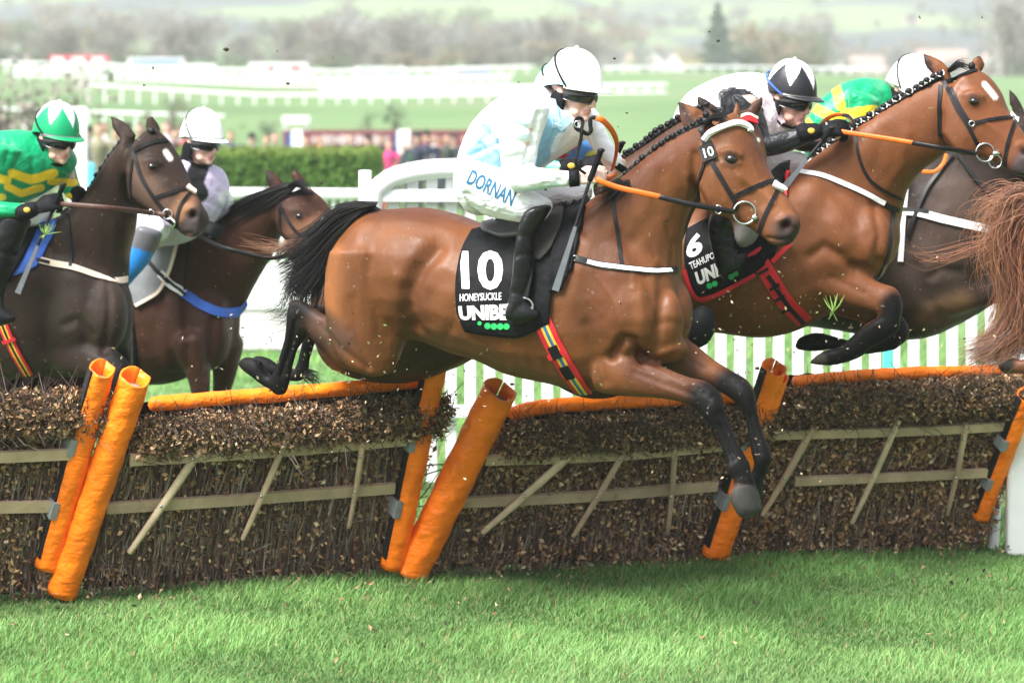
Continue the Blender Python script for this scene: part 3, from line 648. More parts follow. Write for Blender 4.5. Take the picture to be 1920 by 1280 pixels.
m_render, m_roof, m_roofg = M('house_render', (.75, .72, .68), .8, var=.05, vs=.3), M('red_roof', (.36, .24, .21), .8, var=.15, vs=1), M('slate_roof', (.2, .21, .26), .7, var=.1, vs=1)
m_pane = M('window_pane', (.05, .06, .08), .1, .6); m_brick = M('brick', (.35, .2, .14), .8, var=.15, vs=2); m_cream = M('cream_render', (.7, .55, .38), .8)
def house(px_, yb, ye, yr, wpx, D, label, wall=None, roof=None, gable=True):
    wall, roof = wall or m_render, roof or m_roof
    X = (px_-960)/F*D; s = D/F; w_ = wpx*s; k_ = w_/8; z0 = min(gz(X, D), H0+(YH-yb)*s); ze = H0+(YH-ye)*s; zr = H0+(YH-yr)*s; dp = 8
    t = thing('house', label, 'house', (X, D, z0), 'houses beyond the racecourse')
    MB().box((X, D+dp/2, (z0+ze)/2), w_, dp, ze-z0).build('wall', wall, t)
    y0, y1, o = D-.3, D+dp+.3, w_/2+.25*k_
    if gable:
        MB().add([(X-w_/2, D, ze), (X+w_/2, D, ze), (X, D, zr-.3), (X-w_/2, D+dp, ze), (X+w_/2, D+dp, ze), (X, D+dp, zr-.3)], [(0, 1, 2), (3, 5, 4), (0, 2, 5, 3), (1, 4, 5, 2)]).build('gable', wall, t)
        V = [(X-o, y0, ze-.3), (X, y0, zr), (X+o, y0, ze-.3), (X-o, y1, ze-.3), (X, y1, zr), (X+o, y1, ze-.3)]
        r = MB().add(V+[(a, b, c+.2) for a, b, c in V], [(0, 1, 7, 6), (1, 2, 8, 7), (6, 7, 10, 9), (7, 8, 11, 10), (0, 3, 4, 1), (1, 4, 5, 2), (0, 6, 9, 3), (2, 5, 11, 8), (3, 9, 10, 4), (4, 10, 11, 5)]).build('roof', roof, t)
    else:
        V = [(X-o, y0, ze-.2), (X+o, y0, ze-.2), (X+o, D+dp/2, zr), (X-o, D+dp/2, zr), (X-o, y1, ze-.2), (X+o, y1, ze-.2)]
        r = MB().add(V, [(0, 1, 2, 3), (3, 2, 5, 4), (0, 3, 4), (1, 5, 2), (0, 4, 5, 1)]).build('roof', roof, t)
    MB().box((X+w_*.28, D+dp/2, zr+.2), .5, .5, 1.5).build('chimney', m_brick, r)
    for zz in (z0+(ze-z0)*.3, z0+(ze-z0)*.72):
        for u in (-.28, .28):
            f = MB().box((X+u*w_, D-.03, zz), 1.0, .1, 1.0).build('window', m_white, t); MB().box((X+u*w_, D-.09, zz), .55, .05, .65).build('pane', m_pane, f)
house(1218, 158, 116, 88, 56, 642, 'large white gabled house left of the yellow tree', None, m_roofg)
house(1262, 160, 122, 96, 40, 643, 'white gabled house touching the larger white house', m_render, m_roof)
house(1180, 150, 118, 96, 30, 647, 'small cream gabled house beside the main jockey cap', m_cream, m_roof)
house(1345, 158, 142, 122, 54, 646, 'low house with red roof left of the black and white cap', m_render, m_roof, False)
house(1572, 155, 128, 106, 46, 635, 'white house with rounded gable between two jockeys', m_render, m_roofg)
house(1660, 160, 132, 104, 120, 640, 'long cream house with wide red roof behind the green jockey', m_cream, m_roof, False)
house(1860, 165, 128, 98, 60, 640, 'white house behind the nose of the leading bay', m_render, m_roof)
house(1770, 150, 120, 92, 90, 660, 'wide house with brown roof behind the ears of the leading bay', m_cream, m_roof, False)
house(1712, 60, 45, 35, 30, 900, 'tiny pale farmhouse high on the hillside', m_render, m_roof, False)

# haze over the valley
hb = MB().box((0, 1545, 148), 3400, 3110, 310).mesh(); hm = bpy.data.materials.new('haze'); hm.use_nodes = True
t_ = hm.node_tree; t_.nodes.remove(t_.nodes['Principled BSDF']); pv = t_.nodes.new('ShaderNodeVolumePrincipled')
pv.inputs['Color'].default_value = (.93, .95, .97, 1); pv.inputs['Density'].default_value = .0007; pv.inputs['Anisotropy'].default_value = 0.2
t_.links.new(pv.outputs[0], t_.nodes['Material Output'].inputs['Volume'])
tag(link('haze', hb, hm, None, False), kind='stuff')
# ================================================================= hurdles: brush panels between orange padded uprights
m_brushcol = M('dead_leaf', attr=True, rough=.7, spec=.25, var=.12, vs=20, trans=.15)
m_twigs = M('birch_twig', attr=True, rough=.75, spec=.2, var=.2, vs=30)
m_wood = M('ash_rail', (.45, .335, .225), .75, .2, var=.3, vs=6, bump=.3, bs=60, stretch=(1, 1, 1), bump2=.2, bs2=14)
m_woodpale = M('pale_split_wood', (.58, .46, .31), .75, .2, var=.25, vs=10, bump=.3, bs=60)
m_orangepad = M('orange_vinyl', (.97, .205, .006), .45, .35, var=.26, vs=6, bump=.15, bs=45, bump2=.5, bs2=11, stretch=(1, 1, 1.6))
m_foam = M('grey_foam', (.22, .23, .25), .85, .2, var=.15, vs=40)
m_velcro = M('black_velcro', (.02, .018, .02), .8, .2, var=.3, vs=50)
m_clamp = M('grey_clamp', (.25, .26, .27), .6, .3, var=.2, vs=30)
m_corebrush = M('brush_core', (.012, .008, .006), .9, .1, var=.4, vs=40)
def HD(px_): return 13.0+(px_-110)/1740*1.5
def hurdle(label, BL, BR, TL, TR, lean, rails, stakes, left=None, right=None, topbar=None, leafy=.5, top_y=None, fringe=.19):
    """corner pixels of the brush; tops lean towards the landing side"""
    def HP(px_, py, k, off=0):        # k 0 at the foot .. 1 at the top
        D = HD(px_)-lean*k-off; return P(px_, py, D)
    bl, br, tl, tr = HP(*BL, 0), HP(*BR, 0), HP(*TL, 1), HP(*TR, 1)
    t = thing('hurdle', label, 'hurdle', (bl+br)/2*np.array([1, 1, 0]), 'brush hurdles in a row across the turf')
    nrm = np.cross(br-bl, tl-bl); nrm /= np.linalg.norm(nrm)
    if nrm[1] > 0: nrm = -nrm
    Sf = lambda u, v, o=0: ((bl[None]*(1-u)[:, None]+br[None]*u[:, None])*(1-v)[:, None]+(tl[None]*(1-u)[:, None]+tr[None]*u[:, None])*v[:, None]+nrm[None]*(np.zeros(len(u))+o)[:, None])
    kf = lambda px_, py: np.clip((np.interp(px_, [BL[0], BR[0]], [BL[1], BR[1]])-py)/(np.interp(px_, [BL[0], BR[0]], [BL[1], BR[1]])-np.interp(px_, [TL[0], TR[0]], [TL[1], TR[1]])), 0, 1.2)
    width = np.linalg.norm(br-bl)
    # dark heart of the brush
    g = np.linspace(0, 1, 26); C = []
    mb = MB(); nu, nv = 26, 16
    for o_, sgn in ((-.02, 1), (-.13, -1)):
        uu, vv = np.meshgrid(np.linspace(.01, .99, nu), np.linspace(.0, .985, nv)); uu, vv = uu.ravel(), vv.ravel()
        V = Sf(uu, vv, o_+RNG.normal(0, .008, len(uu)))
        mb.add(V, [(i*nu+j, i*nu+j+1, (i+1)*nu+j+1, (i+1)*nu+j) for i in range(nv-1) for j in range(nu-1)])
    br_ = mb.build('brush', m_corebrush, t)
    # upright twigs
    n = int(4200*width); u = RNG.random(n); v0 = RNG.random(n)**1.3*.6; ln = RNG.uniform(.08, .4, n); shear = np.dot((tl-bl+tr-br)/2, (br-bl)/width)/width
    hz = RNG.random(n) < .16
    a = Sf(u, v0, RNG.uniform(-.06, .06, n)); b = Sf(u-shear*ln*.8*np.where(hz, .25, 1)+RNG.normal(0, .018, n)+hz*RNG.normal(0, .07, n), np.clip(v0+ln*np.where(hz, .25, 1), 0, 1.02), RNG.uniform(-.05, .07, n))
    w_ = np.cross(b-a, nrm); w_ /= np.linalg.norm(w_, axis=1)[:, None]+1e-9; r = RNG.uniform(.0014, .0050, n)[:, None]; mid = (a+b)/2+RNG.normal(0, .008, (n, 3))
    V = np.stack([a-w_*r, a+w_*r, mid+w_*r*.8, mid-w_*r*.8, b+w_*r*.4, b-w_*r*.4], 1).reshape(-1, 3); i = np.arange(n)[:, None]*6
    me = quick_mesh(V, np.concatenate([i+np.array([[0, 1, 2, 3]]), i+np.array([[3, 2, 4, 5]])]))
    pal = np.array([(.15, .10, .085), (.24, .17, .13), (.09, .06, .05), (.34, .27, .22), (.19, .09, .07)])
    setcol(me, np.repeat(pal[RNG.integers(0, 5, n)]*RNG.uniform(.6, 1.3, (n, 1)), 6, 0)); link('twigs', me, m_twigs, br_, False, True)
    # withered leaves on the face
    n = int(9500*width*leafy); u = RNG.random(n); v = RNG.random(n)**.75; cl = np.sin(u*width*9+v*5)*np.sin(v*17-u*8*width)+RNG.normal(0, .4, n)
    keep = (cl > -.35)|(RNG.random(n) < .25); u, v = u[keep], v[keep]; n = len(u)
    pal = np.array([(.29, .16, .08), (.48, .31, .17), (.13, .07, .04), (.36, .23, .12), (.05, .032, .02), (.62, .48, .31), (.21, .14, .06)])
    def leaves(C, sz, nm, wts):
        c = pal[RNG.choice(7, len(C), p=wts)]*RNG.uniform(.7, 1.5, (len(C), 1)); leafmass(nm, C, sz, c, m_brushcol, br_, aspect=.6)
    leaves(Sf(u, v, RNG.uniform(-.01, .075, n)), RNG.uniform(.007, .019, n), 'leaves', [.26, .20, .12, .18, .08, .08, .08])
    # thick leafy roll hanging over the top
    n = int(12500*width); u = RNG.uniform(-.005, 1.005, n); a = RNG.uniform(0, 2*np.pi, n); rad = RNG.random(n)**.5
    cv = .978-fringe*.5; vv = cv+np.cos(a)*rad*fringe*.54+.012*np.sin(u*40)+RNG.normal(0, .01, n); oo = .045+np.sin(a)*rad*.10+RNG.normal(0, .008, n)
    leaves(Sf(u, vv, oo), RNG.uniform(.006, .0165, n), 'leaves', [.18, .16, .18, .14, .20, .07, .07])
    n = int(1500*width); u = RNG.random(n); v0 = 1-fringe*RNG.random(n)*1.1
    a = Sf(u, v0, RNG.uniform(.0, .15, n)); b = a+RNG.normal(0, .045, (n, 3))+np.array([.01, -.015, .028]); w_ = np.cross(b-a, nrm); w_ /= np.linalg.norm(w_, axis=1)[:, None]+1e-9
    V = np.stack([a-w_*.0022, a+w_*.0022, b+w_*.0009, b-w_*.0009], 1).reshape(-1, 3); me = quick_mesh(V, np.arange(n*4).reshape(n, 4))
    setcol(me, np.repeat(np.array([(.07, .05, .042)])*RNG.uniform(.5, 2.2, (n, 1)), 4, 0)); link('twigs', me, m_twigs, br_, False)
    # horizontal rails and stakes on the face
    for pts, th in rails:
        L = [HP(x, y, kf(x, y), .12 if th < .0495 or pts[0][1] < 870 else .085) for x, y in crom(pts, 4)]; L = np.array(L); N_ = np.tile(nrm, (len(L), 1))
        V, Fc = ribbon(L, N_, th, .022); MB().add(V, Fc).build('rail', m_wood, t)
    for (x0, y0), (x1, y1), th in stakes:
        a, b = HP(x0, y0, kf(x0, y0), .135), HP(x1, y1, kf(x1, y1), .125)
        v, f = tube([a, (a+b)/2+np.array([.004, -.004, 0]), b], [th, th*.95, th*.7], 4, 8, .8); st = MB().add(v, f).build('stake', m_woodpale if th > .0185 else m_wood, t, True)
        for k in (.16, .58):
            p = a+(b-a)*k-np.array([0, th*.8+.004, 0]); v, f = ellip(p, (.007, .006, .007), None, 8, 5); MB().add(v, f).build('bolt', m_steel, st, True)
    if topbar:
        rows, r = topbar; Q = np.array([HP(x, y, 1.0, -.03) for x, y in rows]); v, f = tube(Q, r, 6, 14)
        v = v+RNG.normal(0, .0015, v.shape); MB().add(v, f).build('padded_top_bar', m_orangepad, t, True)
    def upright(spec, sheet):
        """half round padded upright: an open tube of vinyl over grey foam"""
        (x1, y1), (x0, y0), wpx = spec[:3]; a, b = HP(x0, y0, 0, .10), HP(x1, y1, 1, .13); s = a[1]/F; r = wpx*s/2
        ax = (b-a)/np.linalg.norm(b-a); fr = -(np.array([0, 1, 0])-ax*ax[1]); fr /= np.linalg.norm(fr); sd = np.cross(ax, fr)
        nL, nA = 40, 22; Vo, Vi = [], []
        for i in range(nL+1):
            k = i/nL; c = a+(b-a)*k
            for j in range(nA+1):
                th = math.radians(-178+356*j/nA); rr_ = r*(1+.022*math.sin(k*47+j*.9)+.025*math.sin(k*21-j*1.7))
                cut = (.018*math.cos(th)+.006*math.sin(3*th) if i == nL else 0)
                Vo.append(c+(fr*math.cos(th)+sd*math.sin(th))*rr_-ax*cut); Vi.append(c+(fr*math.cos(th)+sd*math.sin(th))*(r-.009)-ax*cut)
        n = len(Vo); m = nA+1; Fc = []
        for i in range(nL):
            for j in range(nA):
                q = (i*m+j, i*m+j+1, (i+1)*m+j+1, (i+1)*m+j); Fc += [q, tuple(x+n for x in q[::-1])]
        for i in range(nL): Fc += [(i*m, (i+1)*m, (i+1)*m+n, i*m+n), (i*m+nA, i*m+nA+n, (i+1)*m+nA+n, (i+1)*m+nA)]
        for j in range(nA): Fc += [(nL*m+j, nL*m+j+1, nL*m+j+1+n, nL*m+j+n), (j, j+n, j+1+n, j+1)]
        pd = MB().add(np.array(Vo+Vi), Fc).build('padded_upright', m_orangepad, t, True)
        v, f = tube([a+ax*.02, b-ax*.05], r*.80, 1, 14, 1, .1); MB().add(v, f).build('foam', m_foam, pd, True)
        for k0, k1, mm, nm in spec[3] if len(spec) > 3 else ():
            Q = np.array([a+(b-a)*k for k in np.linspace(k0, k1, 6)])+(fr*.55-sd*.78)*(r*1.03 if nm == 'velcro' else r*1.0)
            V, Fv = ribbon(Q, np.tile(fr*.5-sd*.86, (6, 1)), r*(.75 if nm == 'velcro' else 1.5), .008 if nm == 'velcro' else .03); MB().add(V, Fv).build(nm, mm, pd)
    bands = [(.05, .99, m_velcro, 'velcro'), (.26, .34, m_clamp, 'clamp'), (.58, .66, m_clamp, 'clamp')]
    if left: upright(left, True)
    if right: upright(right+(bands,), False)
    return t
hurdle('leafy hurdle panel cut off by the left edge, with black strapped orange upright', (-420, 1125), (95, 1113), (-330, 735), (205, 722), .30,
       [([(-400, 868), (-100, 860), (150, 850)], .048), ([(-420, 955), (-100, 952), (122, 948)], .05)],
       [((-60, 840), (-150, 1060), .018)], None, ((192, 690), (88, 1062), 48), None, .9)
hurdle('dark twiggy hurdle panel between the two left orange rolls, under the horse\'s hind hooves', (150, 1108), (735, 1068), (268, 775), (838, 735), .32,
       [([(244, 862), (400, 853), (560, 842), (762, 824)], .05), ([(200, 952), (450, 936), (740, 914)], .05)],
       [((386, 826), (243, 1035), .019), ((540, 815), (455, 1010), .017), ((680, 830), (655, 985), .017)],
       ((254, 706), (116, 1112), 58), ((818, 676), (735, 1062), 46), ([(287, 758), (400, 748), (500, 741), (650, 728), (800, 712)], .033), .45)
hurdle('hurdle panel below the jumping horse\'s belly with a wide slack orange roll', (790, 1072), (1325, 1044), (955, 785), (1450, 752), .32,
       [([(910, 862), (1050, 858), (1200, 850), (1375, 833)], .047), ([(865, 941), (1100, 930), (1345, 910)], .05)],
       [((1092, 832), (905, 998), .0195), ((1180, 830), (1075, 1005), .016), ((1266, 832), (1252, 1000), .017)],
       ((938, 730), (770, 1074), 66), ((1452, 688), (1338, 1040), 48), ([(962, 776), (1010, 764), (1100, 756), (1280, 748), (1420, 740)], .035), 1.0)
hurdle('densest brown leafed hurdle panel at the right with three pale split stakes', (1365, 1036), (1842, 1022), (1478, 722), (1935, 696), .32,
       [([(1440, 815), (1600, 811), (1750, 806), (1890, 798)], .043), ([(1490, 902), (1700, 893), (1850, 886)], .042)],
       [((1525, 800), (1430, 965), .018), ((1690, 775), (1598, 980), .0195), ((1812, 795), (1776, 965), .0185)],
       ((1462, 705), (1352, 1036), 34), ((1926, 742), (1836, 968), 38), ([(1492, 716), (1600, 706), (1720, 699), (1850, 696), (1935, 692)], .030), 1.9)
# ================================================================= horses
BAY, DKBAY, BROWN, CHEST = (.132, .046, .0145), (.030, .019, .014), (.046, .019, .012), (.18, .055, .023)
BLK = (.0055, .005, .0055)
class Horse:
    def __init__(s, label, D0, x0, k, at, group='racehorses jumping the hurdles'):
        s.Df = lambda px: D0-k*(px-x0)
        s.t = thing('racehorse', label, 'horse', P(at[0], at[1], s.Df(at[0]))*np.array([1, 1, 0]), group); s.parts = []
    def D(s, px, dd=0): return s.Df(px)+dd
    def add(s, st, dd=0, yaw=20, **kw):
        """st rows: ax,ay,bx,by,(w),(extra depth)"""
        s.parts.append(loft([(r[0], r[1], r[2], r[3], s.Df((r[0]+r[2])/2)+dd+(r[5] if len(r) > 5 else 0), r[4] if len(r) > 4 else None) for r in st], yaw=yaw, **kw)); return s
    def bump(s, px, py, dd, rx, ry, rd, rot=0): s.parts.append(pell(px, py, s.Df(px)+dd, rx, ry, rd, rot)); return s
    def limb(s, rows, dd=0, flat=.9): s.parts.append(ptube([(a, b, s.Df(a)+dd, r) for a, b, r in rows], 4, 12, flat)); return s
    def ear(s, b0, b1, tip, dd=0, w=.024):
        b0, b1, tip = map(np.array, (b0, b1, tip)); m = (b0+b1)/2; q = m*.55+tip*.45; o = (b1-b0)*.5
        s.add([(*(b0*.9+m*.1), *(b1*.9+m*.1), w*.9), (*(q-o*.98), *(q+o*.98), w), (*(m*.25+tip*.75-o*.62), *(m*.25+tip*.75+o*.62), w*.7), (*(tip-o*.14), *(tip+o*.14), .006)], dd, sub=4, n=10, cap=.2); return s
    def make(s, base, sculpt=(), paint=(), voxel=.011, smooth=14, mat=None):
        s.body, s.bvh = organic('body', s.parts, voxel, smooth, base, mat or m_coat, s.t, sculpt, paint); return s
    def eye(s, px, py, r=.022, sink=.45):
        h = cast(s.bvh, px, py); c = h[0]+(h[0]-np.array(CAM))/np.linalg.norm(h[0]-np.array(CAM))*r*sink
        v, f = ellip(c, (r*1.15, r, r*.86), None, 16, 12); MB().add(v, f).build('eye', m_eye, s.t, True); return s
    def plaits(s, pts, n, r=.016, dd=0, white=False, strip=.02):
        Q = crom([P(x, y, s.D(x, dd)) for x, y in pts], 10); d = np.r_[0, np.cumsum(np.linalg.norm(np.diff(Q, axis=0), axis=1))]
        v, f = tube(Q[::3], strip, 1, 8, .8); mane = MB().add(v+np.array([0, 0, -.006]), f).build('mane', m_hair, s.t, True)
        for k in range(n):
            c = np.array([np.interp((k+.5)/n*d[-1], d, Q[:, i]) for i in range(3)])+np.array([RNG.normal(0, .003), -.012+RNG.normal(0, .004), .012+RNG.normal(0, .003)]); rr_ = r*RNG.uniform(.85, 1.15)
            v, f = ellip(c, (rr_, rr_, rr_*.9), None, 10, 7); v2, f2 = ellip(c+np.array([rr_*.5, -.004, -rr_*.7]), (rr_*.6, rr_*.6, rr_*.7), None, 8, 5)
            p = MB().add(v, f).add(v2, f2).build('plait', m_hair, mane, True)
            if white:
                a = np.linspace(-.9, 2.2, 9); R_ = [c+np.array([math.cos(x)*rr_*1.02, -rr_*.55, -math.sin(x)*rr_*.95+.002]) for x in a]
                v, f = tube(R_, .0024, 1, 6); MB().add(v, f).build('band', m_white, p, True)
        return mane
def strands(name, guides, n, Dfun, mat, parent, r=.0016, jit=5, colors=None, seg=12, taper=.25, dj=.05, lenv=(.7, 1.0), wave=0, wf=7):
    """tail or mane hair: tapering strands between guide curves (photo pixels)"""
    G = [crom(g, 10) for g in guides]; G = [np.stack([np.interp(np.linspace(0, 1, seg), np.linspace(0, 1, len(g)), g[:, i]) for i in range(2)], 1) for g in G]
    Vs, Fs, Cs = [], [], []; o = 0
    for k in range(n):
        i = RNG.integers(0, len(G)-1); u = RNG.random(); L = RNG.uniform(*lenv); tt = np.linspace(0, 1, seg)*L*(seg-1)
        q = G[i]*(1-u)+G[i+1]*u; q = np.stack([np.interp(tt, np.arange(seg), q[:, c]) for c in range(2)], 1)
        w_ = np.linspace(.25, 1, seg)[:, None]; off = RNG.normal(0, jit, 2); ph = RNG.uniform(0, 6.3)
        q = q+off*w_+wave*w_*np.stack([np.sin(np.linspace(0, wf, seg)+ph), np.cos(np.linspace(0, wf*.85, seg)+ph*1.3)], 1)
        d0 = RNG.normal(0, dj); pts = np.array([P(x, y, Dfun(x)+d0*(.3+.7*z)) for (x, y), z in zip(q, np.linspace(0, 1, seg))])
        T, U, S = frame_tube(pts); rr_ = r*RNG.uniform(.7, 1.4)*np.linspace(1, taper, seg)[:, None]
        ring = np.stack([pts+U*rr_, pts-U*rr_*.5+S*rr_*.87, pts-U*rr_*.5-S*rr_*.87], 1).reshape(-1, 3); Vs.append(ring)
        a = np.arange(seg-1)[:, None]*3; Fs.append(o+np.concatenate([a+np.array([[j, (j+1) % 3, (j+1) % 3+3, j+3]]) for j in range(3)])); o += seg*3
        if colors is not None: Cs.append(np.tile(np.array(colors[RNG.integers(0, len(colors))])*RNG.uniform(.7, 1.3), (seg*3, 1)))
    me = quick_mesh(np.vstack(Vs), np.vstack(Fs))
    if colors is not None: setcol(me, np.vstack(Cs))
    return link(name, me, mat, parent, True)
def legblack(*lines, r=40, soft=26): return [(l, r, BLK, soft) for l in lines]

# ---------------------------------------------------------------- the leading bay in the middle
h = A = Horse('shiny bright bay horse in mid jump over the hurdle, black cloth numbered ten, white browband', 12.2, 900, .00079, (960, 700))
h.add([(650, 430, 640, 600, .16), (690, 398, 690, 640, .23), (740, 391, 745, 635, .265), (800, 389, 800, 642, .28), (860, 402, 855, 664, .285), (910, 420, 905, 678, .29), (970, 418, 960, 704, .29), (1030, 402, 1030, 720, .285), (1090, 385, 1095, 735, .26), (1150, 385, 1150, 725, .24), (1205, 415, 1205, 692, .215), (1245, 470, 1245, 655, .17)])
h.add([(622, 470, 800, 470, .15), (612, 540, 790, 540, .15), (616, 600, 772, 600, .14), (628, 648, 757, 640, .125), (655, 688, 745, 675, .10), (690, 704, 736, 692, .07)], -.13)
h.add([(622, 470, 800, 470, .15), (618, 540, 780, 540, .14), (625, 600, 760, 600, .12), (650, 640, 735, 640, .09)], .13)
h.add([(628, 600, 705, 704, .075), (604, 588, 648, 692, .06), (583, 572, 602, 655, .045), (560, 560, 577, 622, .036)], -.15)
h.add([(543, 562, 574, 572), (539, 585, 579, 618), (535, 625, 569, 640), (529, 650, 558, 656), (519, 682, 549, 688), (506, 714, 543, 717), (512, 738, 537, 738)], -.15, ratio=.75)
h.add([(522, 738, 512, 710), (492, 722, 497, 692), (476, 709, 487, 674), (455, 694, 470, 669), (447, 684, 459, 669)], -.15, ratio=1)
h.limb([(700, 620, .1), (640, 610, .06), (600, 590, .045), (585, 620, .036), (572, 665, .026), (562, 700, .032), (530, 700, .026), (498, 686, .038), (478, 678, .03)], .12)
h.add([(1128, 640, 1118, 730, .085), (1150, 632, 1128, 737, .085), (1179, 645, 1160, 742, .08), (1210, 672, 1195, 744, .068), (1250, 690, 1237, 747, .055), (1290, 706, 1277, 754, .046), (1327, 715, 1306, 768, .045), (1353, 740, 1322, 788, .043), (1359, 768, 1337, 804, .035), (1370, 800, 1347, 824, .027), (1384, 828, 1357, 848, .026), (1396, 850, 1364, 868, .03), (1406, 870, 1364, 886, .037), (1410, 888, 1376, 898, .03), (1417, 906, 1373, 908, .044), (1425, 936, 1368, 926, .058), (1427, 958, 1374, 946, .06), (1404, 972, 1386, 964, .05)], -.11, cap=.12)
h.add([(1225, 600, 1195, 690, .08), (1265, 622, 1235, 692, .075), (1300, 643, 1275, 702, .06), (1336, 672, 1320, 722, .048), (1371, 694, 1356, 738, .043), (1400, 711, 1376, 752, .043), (1415, 736, 1392, 768, .038), (1420, 770, 1400, 796, .028), (1430, 808, 1405, 828, .027), (1444, 842, 1409, 850, .034), (1446, 862, 1414, 870, .034), (1436, 888, 1406, 890, .03), (1430, 906, 1398, 906, .044), (1430, 935, 1392, 938, .055)], .10)
h.add([(1080, 400, 1262, 575, .18), (1110, 372, 1276, 515, .15), (1150, 344, 1278, 460, .118), (1190, 312, 1285, 418, .104), (1235, 275, 1297, 385, .094), (1280, 245, 1308, 360, .086), (1325, 221, 1322, 338, .08)], -.01)
h.add([(1378, 210, 1312, 300, .075), (1404, 236, 1310, 338, .092), (1420, 266, 1318, 368, .104), (1436, 305, 1333, 392, .10), (1452, 335, 1365, 410, .078), (1470, 360, 1398, 424, .062), (1486, 385, 1424, 440, .056), (1498, 408, 1442, 455, .058), (1500, 428, 1458, 462, .048), (1490, 447, 1470, 462, .032)], -.02, yaw=24, e=.9)
h.bump(1462, 448, -.02, 20, 15, .045).bump(1479, 420, -.045, 22, 24, .03, -30).bump(1352, 365, -.07, 42, 42, .05).bump(1372, 296, -.08, 26, 22, .035)
h.bump(1185, 580, -.10, 74, 92, .14).bump(1230, 600, -.075, 54, 68, .10).bump(1266, 585, .08, 34, 62, .09).bump(1246, 652, -.03, 46, 30, .10).bump(1130, 560, -.13, 66, 105, .1)
h.bump(705, 500, -.15, 76, 90, .12)
h.ear((1301, 262), (1345, 236), (1272, 190), -.03).ear((1374, 232), (1390, 226), (1381, 190), .07)
sc = [([(822, 462), (790, 500), (768, 545), (762, 590), (772, 615)], 17, -.034), ([(860, 470), (838, 520), (800, 560)], 22, -.007), ([(690, 440), (700, 540), (715, 630)], 12, -.006), ([(655, 440), (640, 520), (650, 620)], 12, -.004),
      ([(745, 625), (735, 670)], 14, .008), ([(780, 470), (740, 500)], 26, .008), ([(1148, 668), (1168, 636), (1188, 640), (1204, 672)], 9, -.026), ([(1240, 505), (1244, 560), (1236, 610), (1232, 650)], 10, -.014),
      ([(1236, 610), (1258, 604), (1280, 614)], 8, -.006), ([(1206, 672), (1232, 680), (1262, 668)], 8, -.010), ([(1190, 700), (1250, 722), (1300, 740)], 7, -.006), ([(1172, 660), (1230, 695), (1290, 722)], 6, .005), ([(1165, 440), (1205, 500), (1228, 560)], 14, -.010), ([(1100, 610), (1120, 670), (1132, 715)], 12, -.012), ([(1150, 520), (1160, 590)], 16, .006),
      ([(1200, 560), (1215, 620)], 14, .008), ([(1266, 560), (1272, 600)], 14, .006), ([(1290, 330), (1285, 390), (1268, 440)], 9, .006), ([(1240, 330), (1230, 400), (1190, 450)], 14, -.006), ([(1303, 290), (1300, 340), (1320, 385)], 8, -.012),
      ([(1312, 345), (1335, 385), (1375, 408)], 7, .007), ([(1388, 330), (1425, 358), (1450, 380)], 6, .007), ([(1395, 352), (1425, 385)], 8, -.005), ([(1473, 424)], 9, -.030), ([(1461, 414), (1476, 408), (1488, 420)], 5, .008), ([(1440, 446), (1462, 450), (1484, 448)], 3.5, -.008),
      ([(1346, 268)], 12, -.007), ([(1352, 285), (1370, 281), (1388, 291)], 5, .009), ([(1354, 306), (1372, 312), (1388, 306)], 4, .005), ([(1405, 270), (1440, 330)], 7, .004), ([(1318, 212), (1300, 225), (1284, 205)], 9, -.009),
      ([(1345, 795), (1372, 850)], 4, -.005), ([(1330, 740), (1345, 765)], 7, .004), ([(552, 600), (548, 640), (528, 700)], 4, -.005), ([(600, 610), (640, 655), (690, 690)], 6, -.006)]
for ln, r_, a_ in (([(1160, 470), (1185, 500), (1190, 540)], 4, .003), ([(1120, 520), (1150, 560), (1165, 610)], 4, .003), ([(1100, 560), (1130, 590)], 4, .0025), ([(1185, 540), (1215, 560), (1225, 600)], 4, .003), ([(1210, 440), (1230, 480)], 4, -.003), ([(1260, 300), (1275, 350)], 5, .003), ([(1250, 420), (1262, 460), (1258, 505)], 5, -.005),
    ([(1410, 300), (1420, 330), (1440, 350)], 3.5, .003), ([(1380, 320), (1395, 345)], 3.5, .003), ([(1430, 345), (1455, 385), (1468, 400)], 3.5, .003), ([(1345, 330), (1355, 370)], 5, -.003), ([(1335, 390), (1385, 412)], 4, -.004), ([(1180, 700), (1240, 726), (1290, 745)], 4, .003), ([(1190, 680), (1250, 708)], 4, -.004), ([(1270, 660), (1320, 690)], 4, -.004),
    ([(1352, 800), (1378, 860)], 5, -.007), ([(1408, 780), (1426, 850)], 5, -.007), ([(556, 600), (545, 650), (528, 705)], 5, -.007), ([(1374, 906), (1418, 906)], 4, -.006), ([(1340, 765)], 15, .006), ([(1366, 876)], 9, .006), ([(1402, 868)], 7, .004), ([(1398, 735)], 14, .005), ([(1300, 725), (1335, 745)], 5, -.005), ([(700, 410), (780, 415), (850, 440)], 18, .004), ([(860, 560), (850, 610), (830, 640)], 9, -.005), ([(940, 690), (860, 665)], 8, -.004), ([(660, 560), (672, 640), (690, 690)], 8, -.005), ([(745, 520), (752, 580), (748, 640)], 12, .006), ([(790, 560), (800, 610), (830, 640)], 8, .005), ([(1200, 600), (1212, 650)], 14, .006)): sc.append((ln, r_, a_))
for i in range(5): sc.append(([(905+i*26, 640-i*4), (925+i*26, 690+i*3)], 8, -.003))
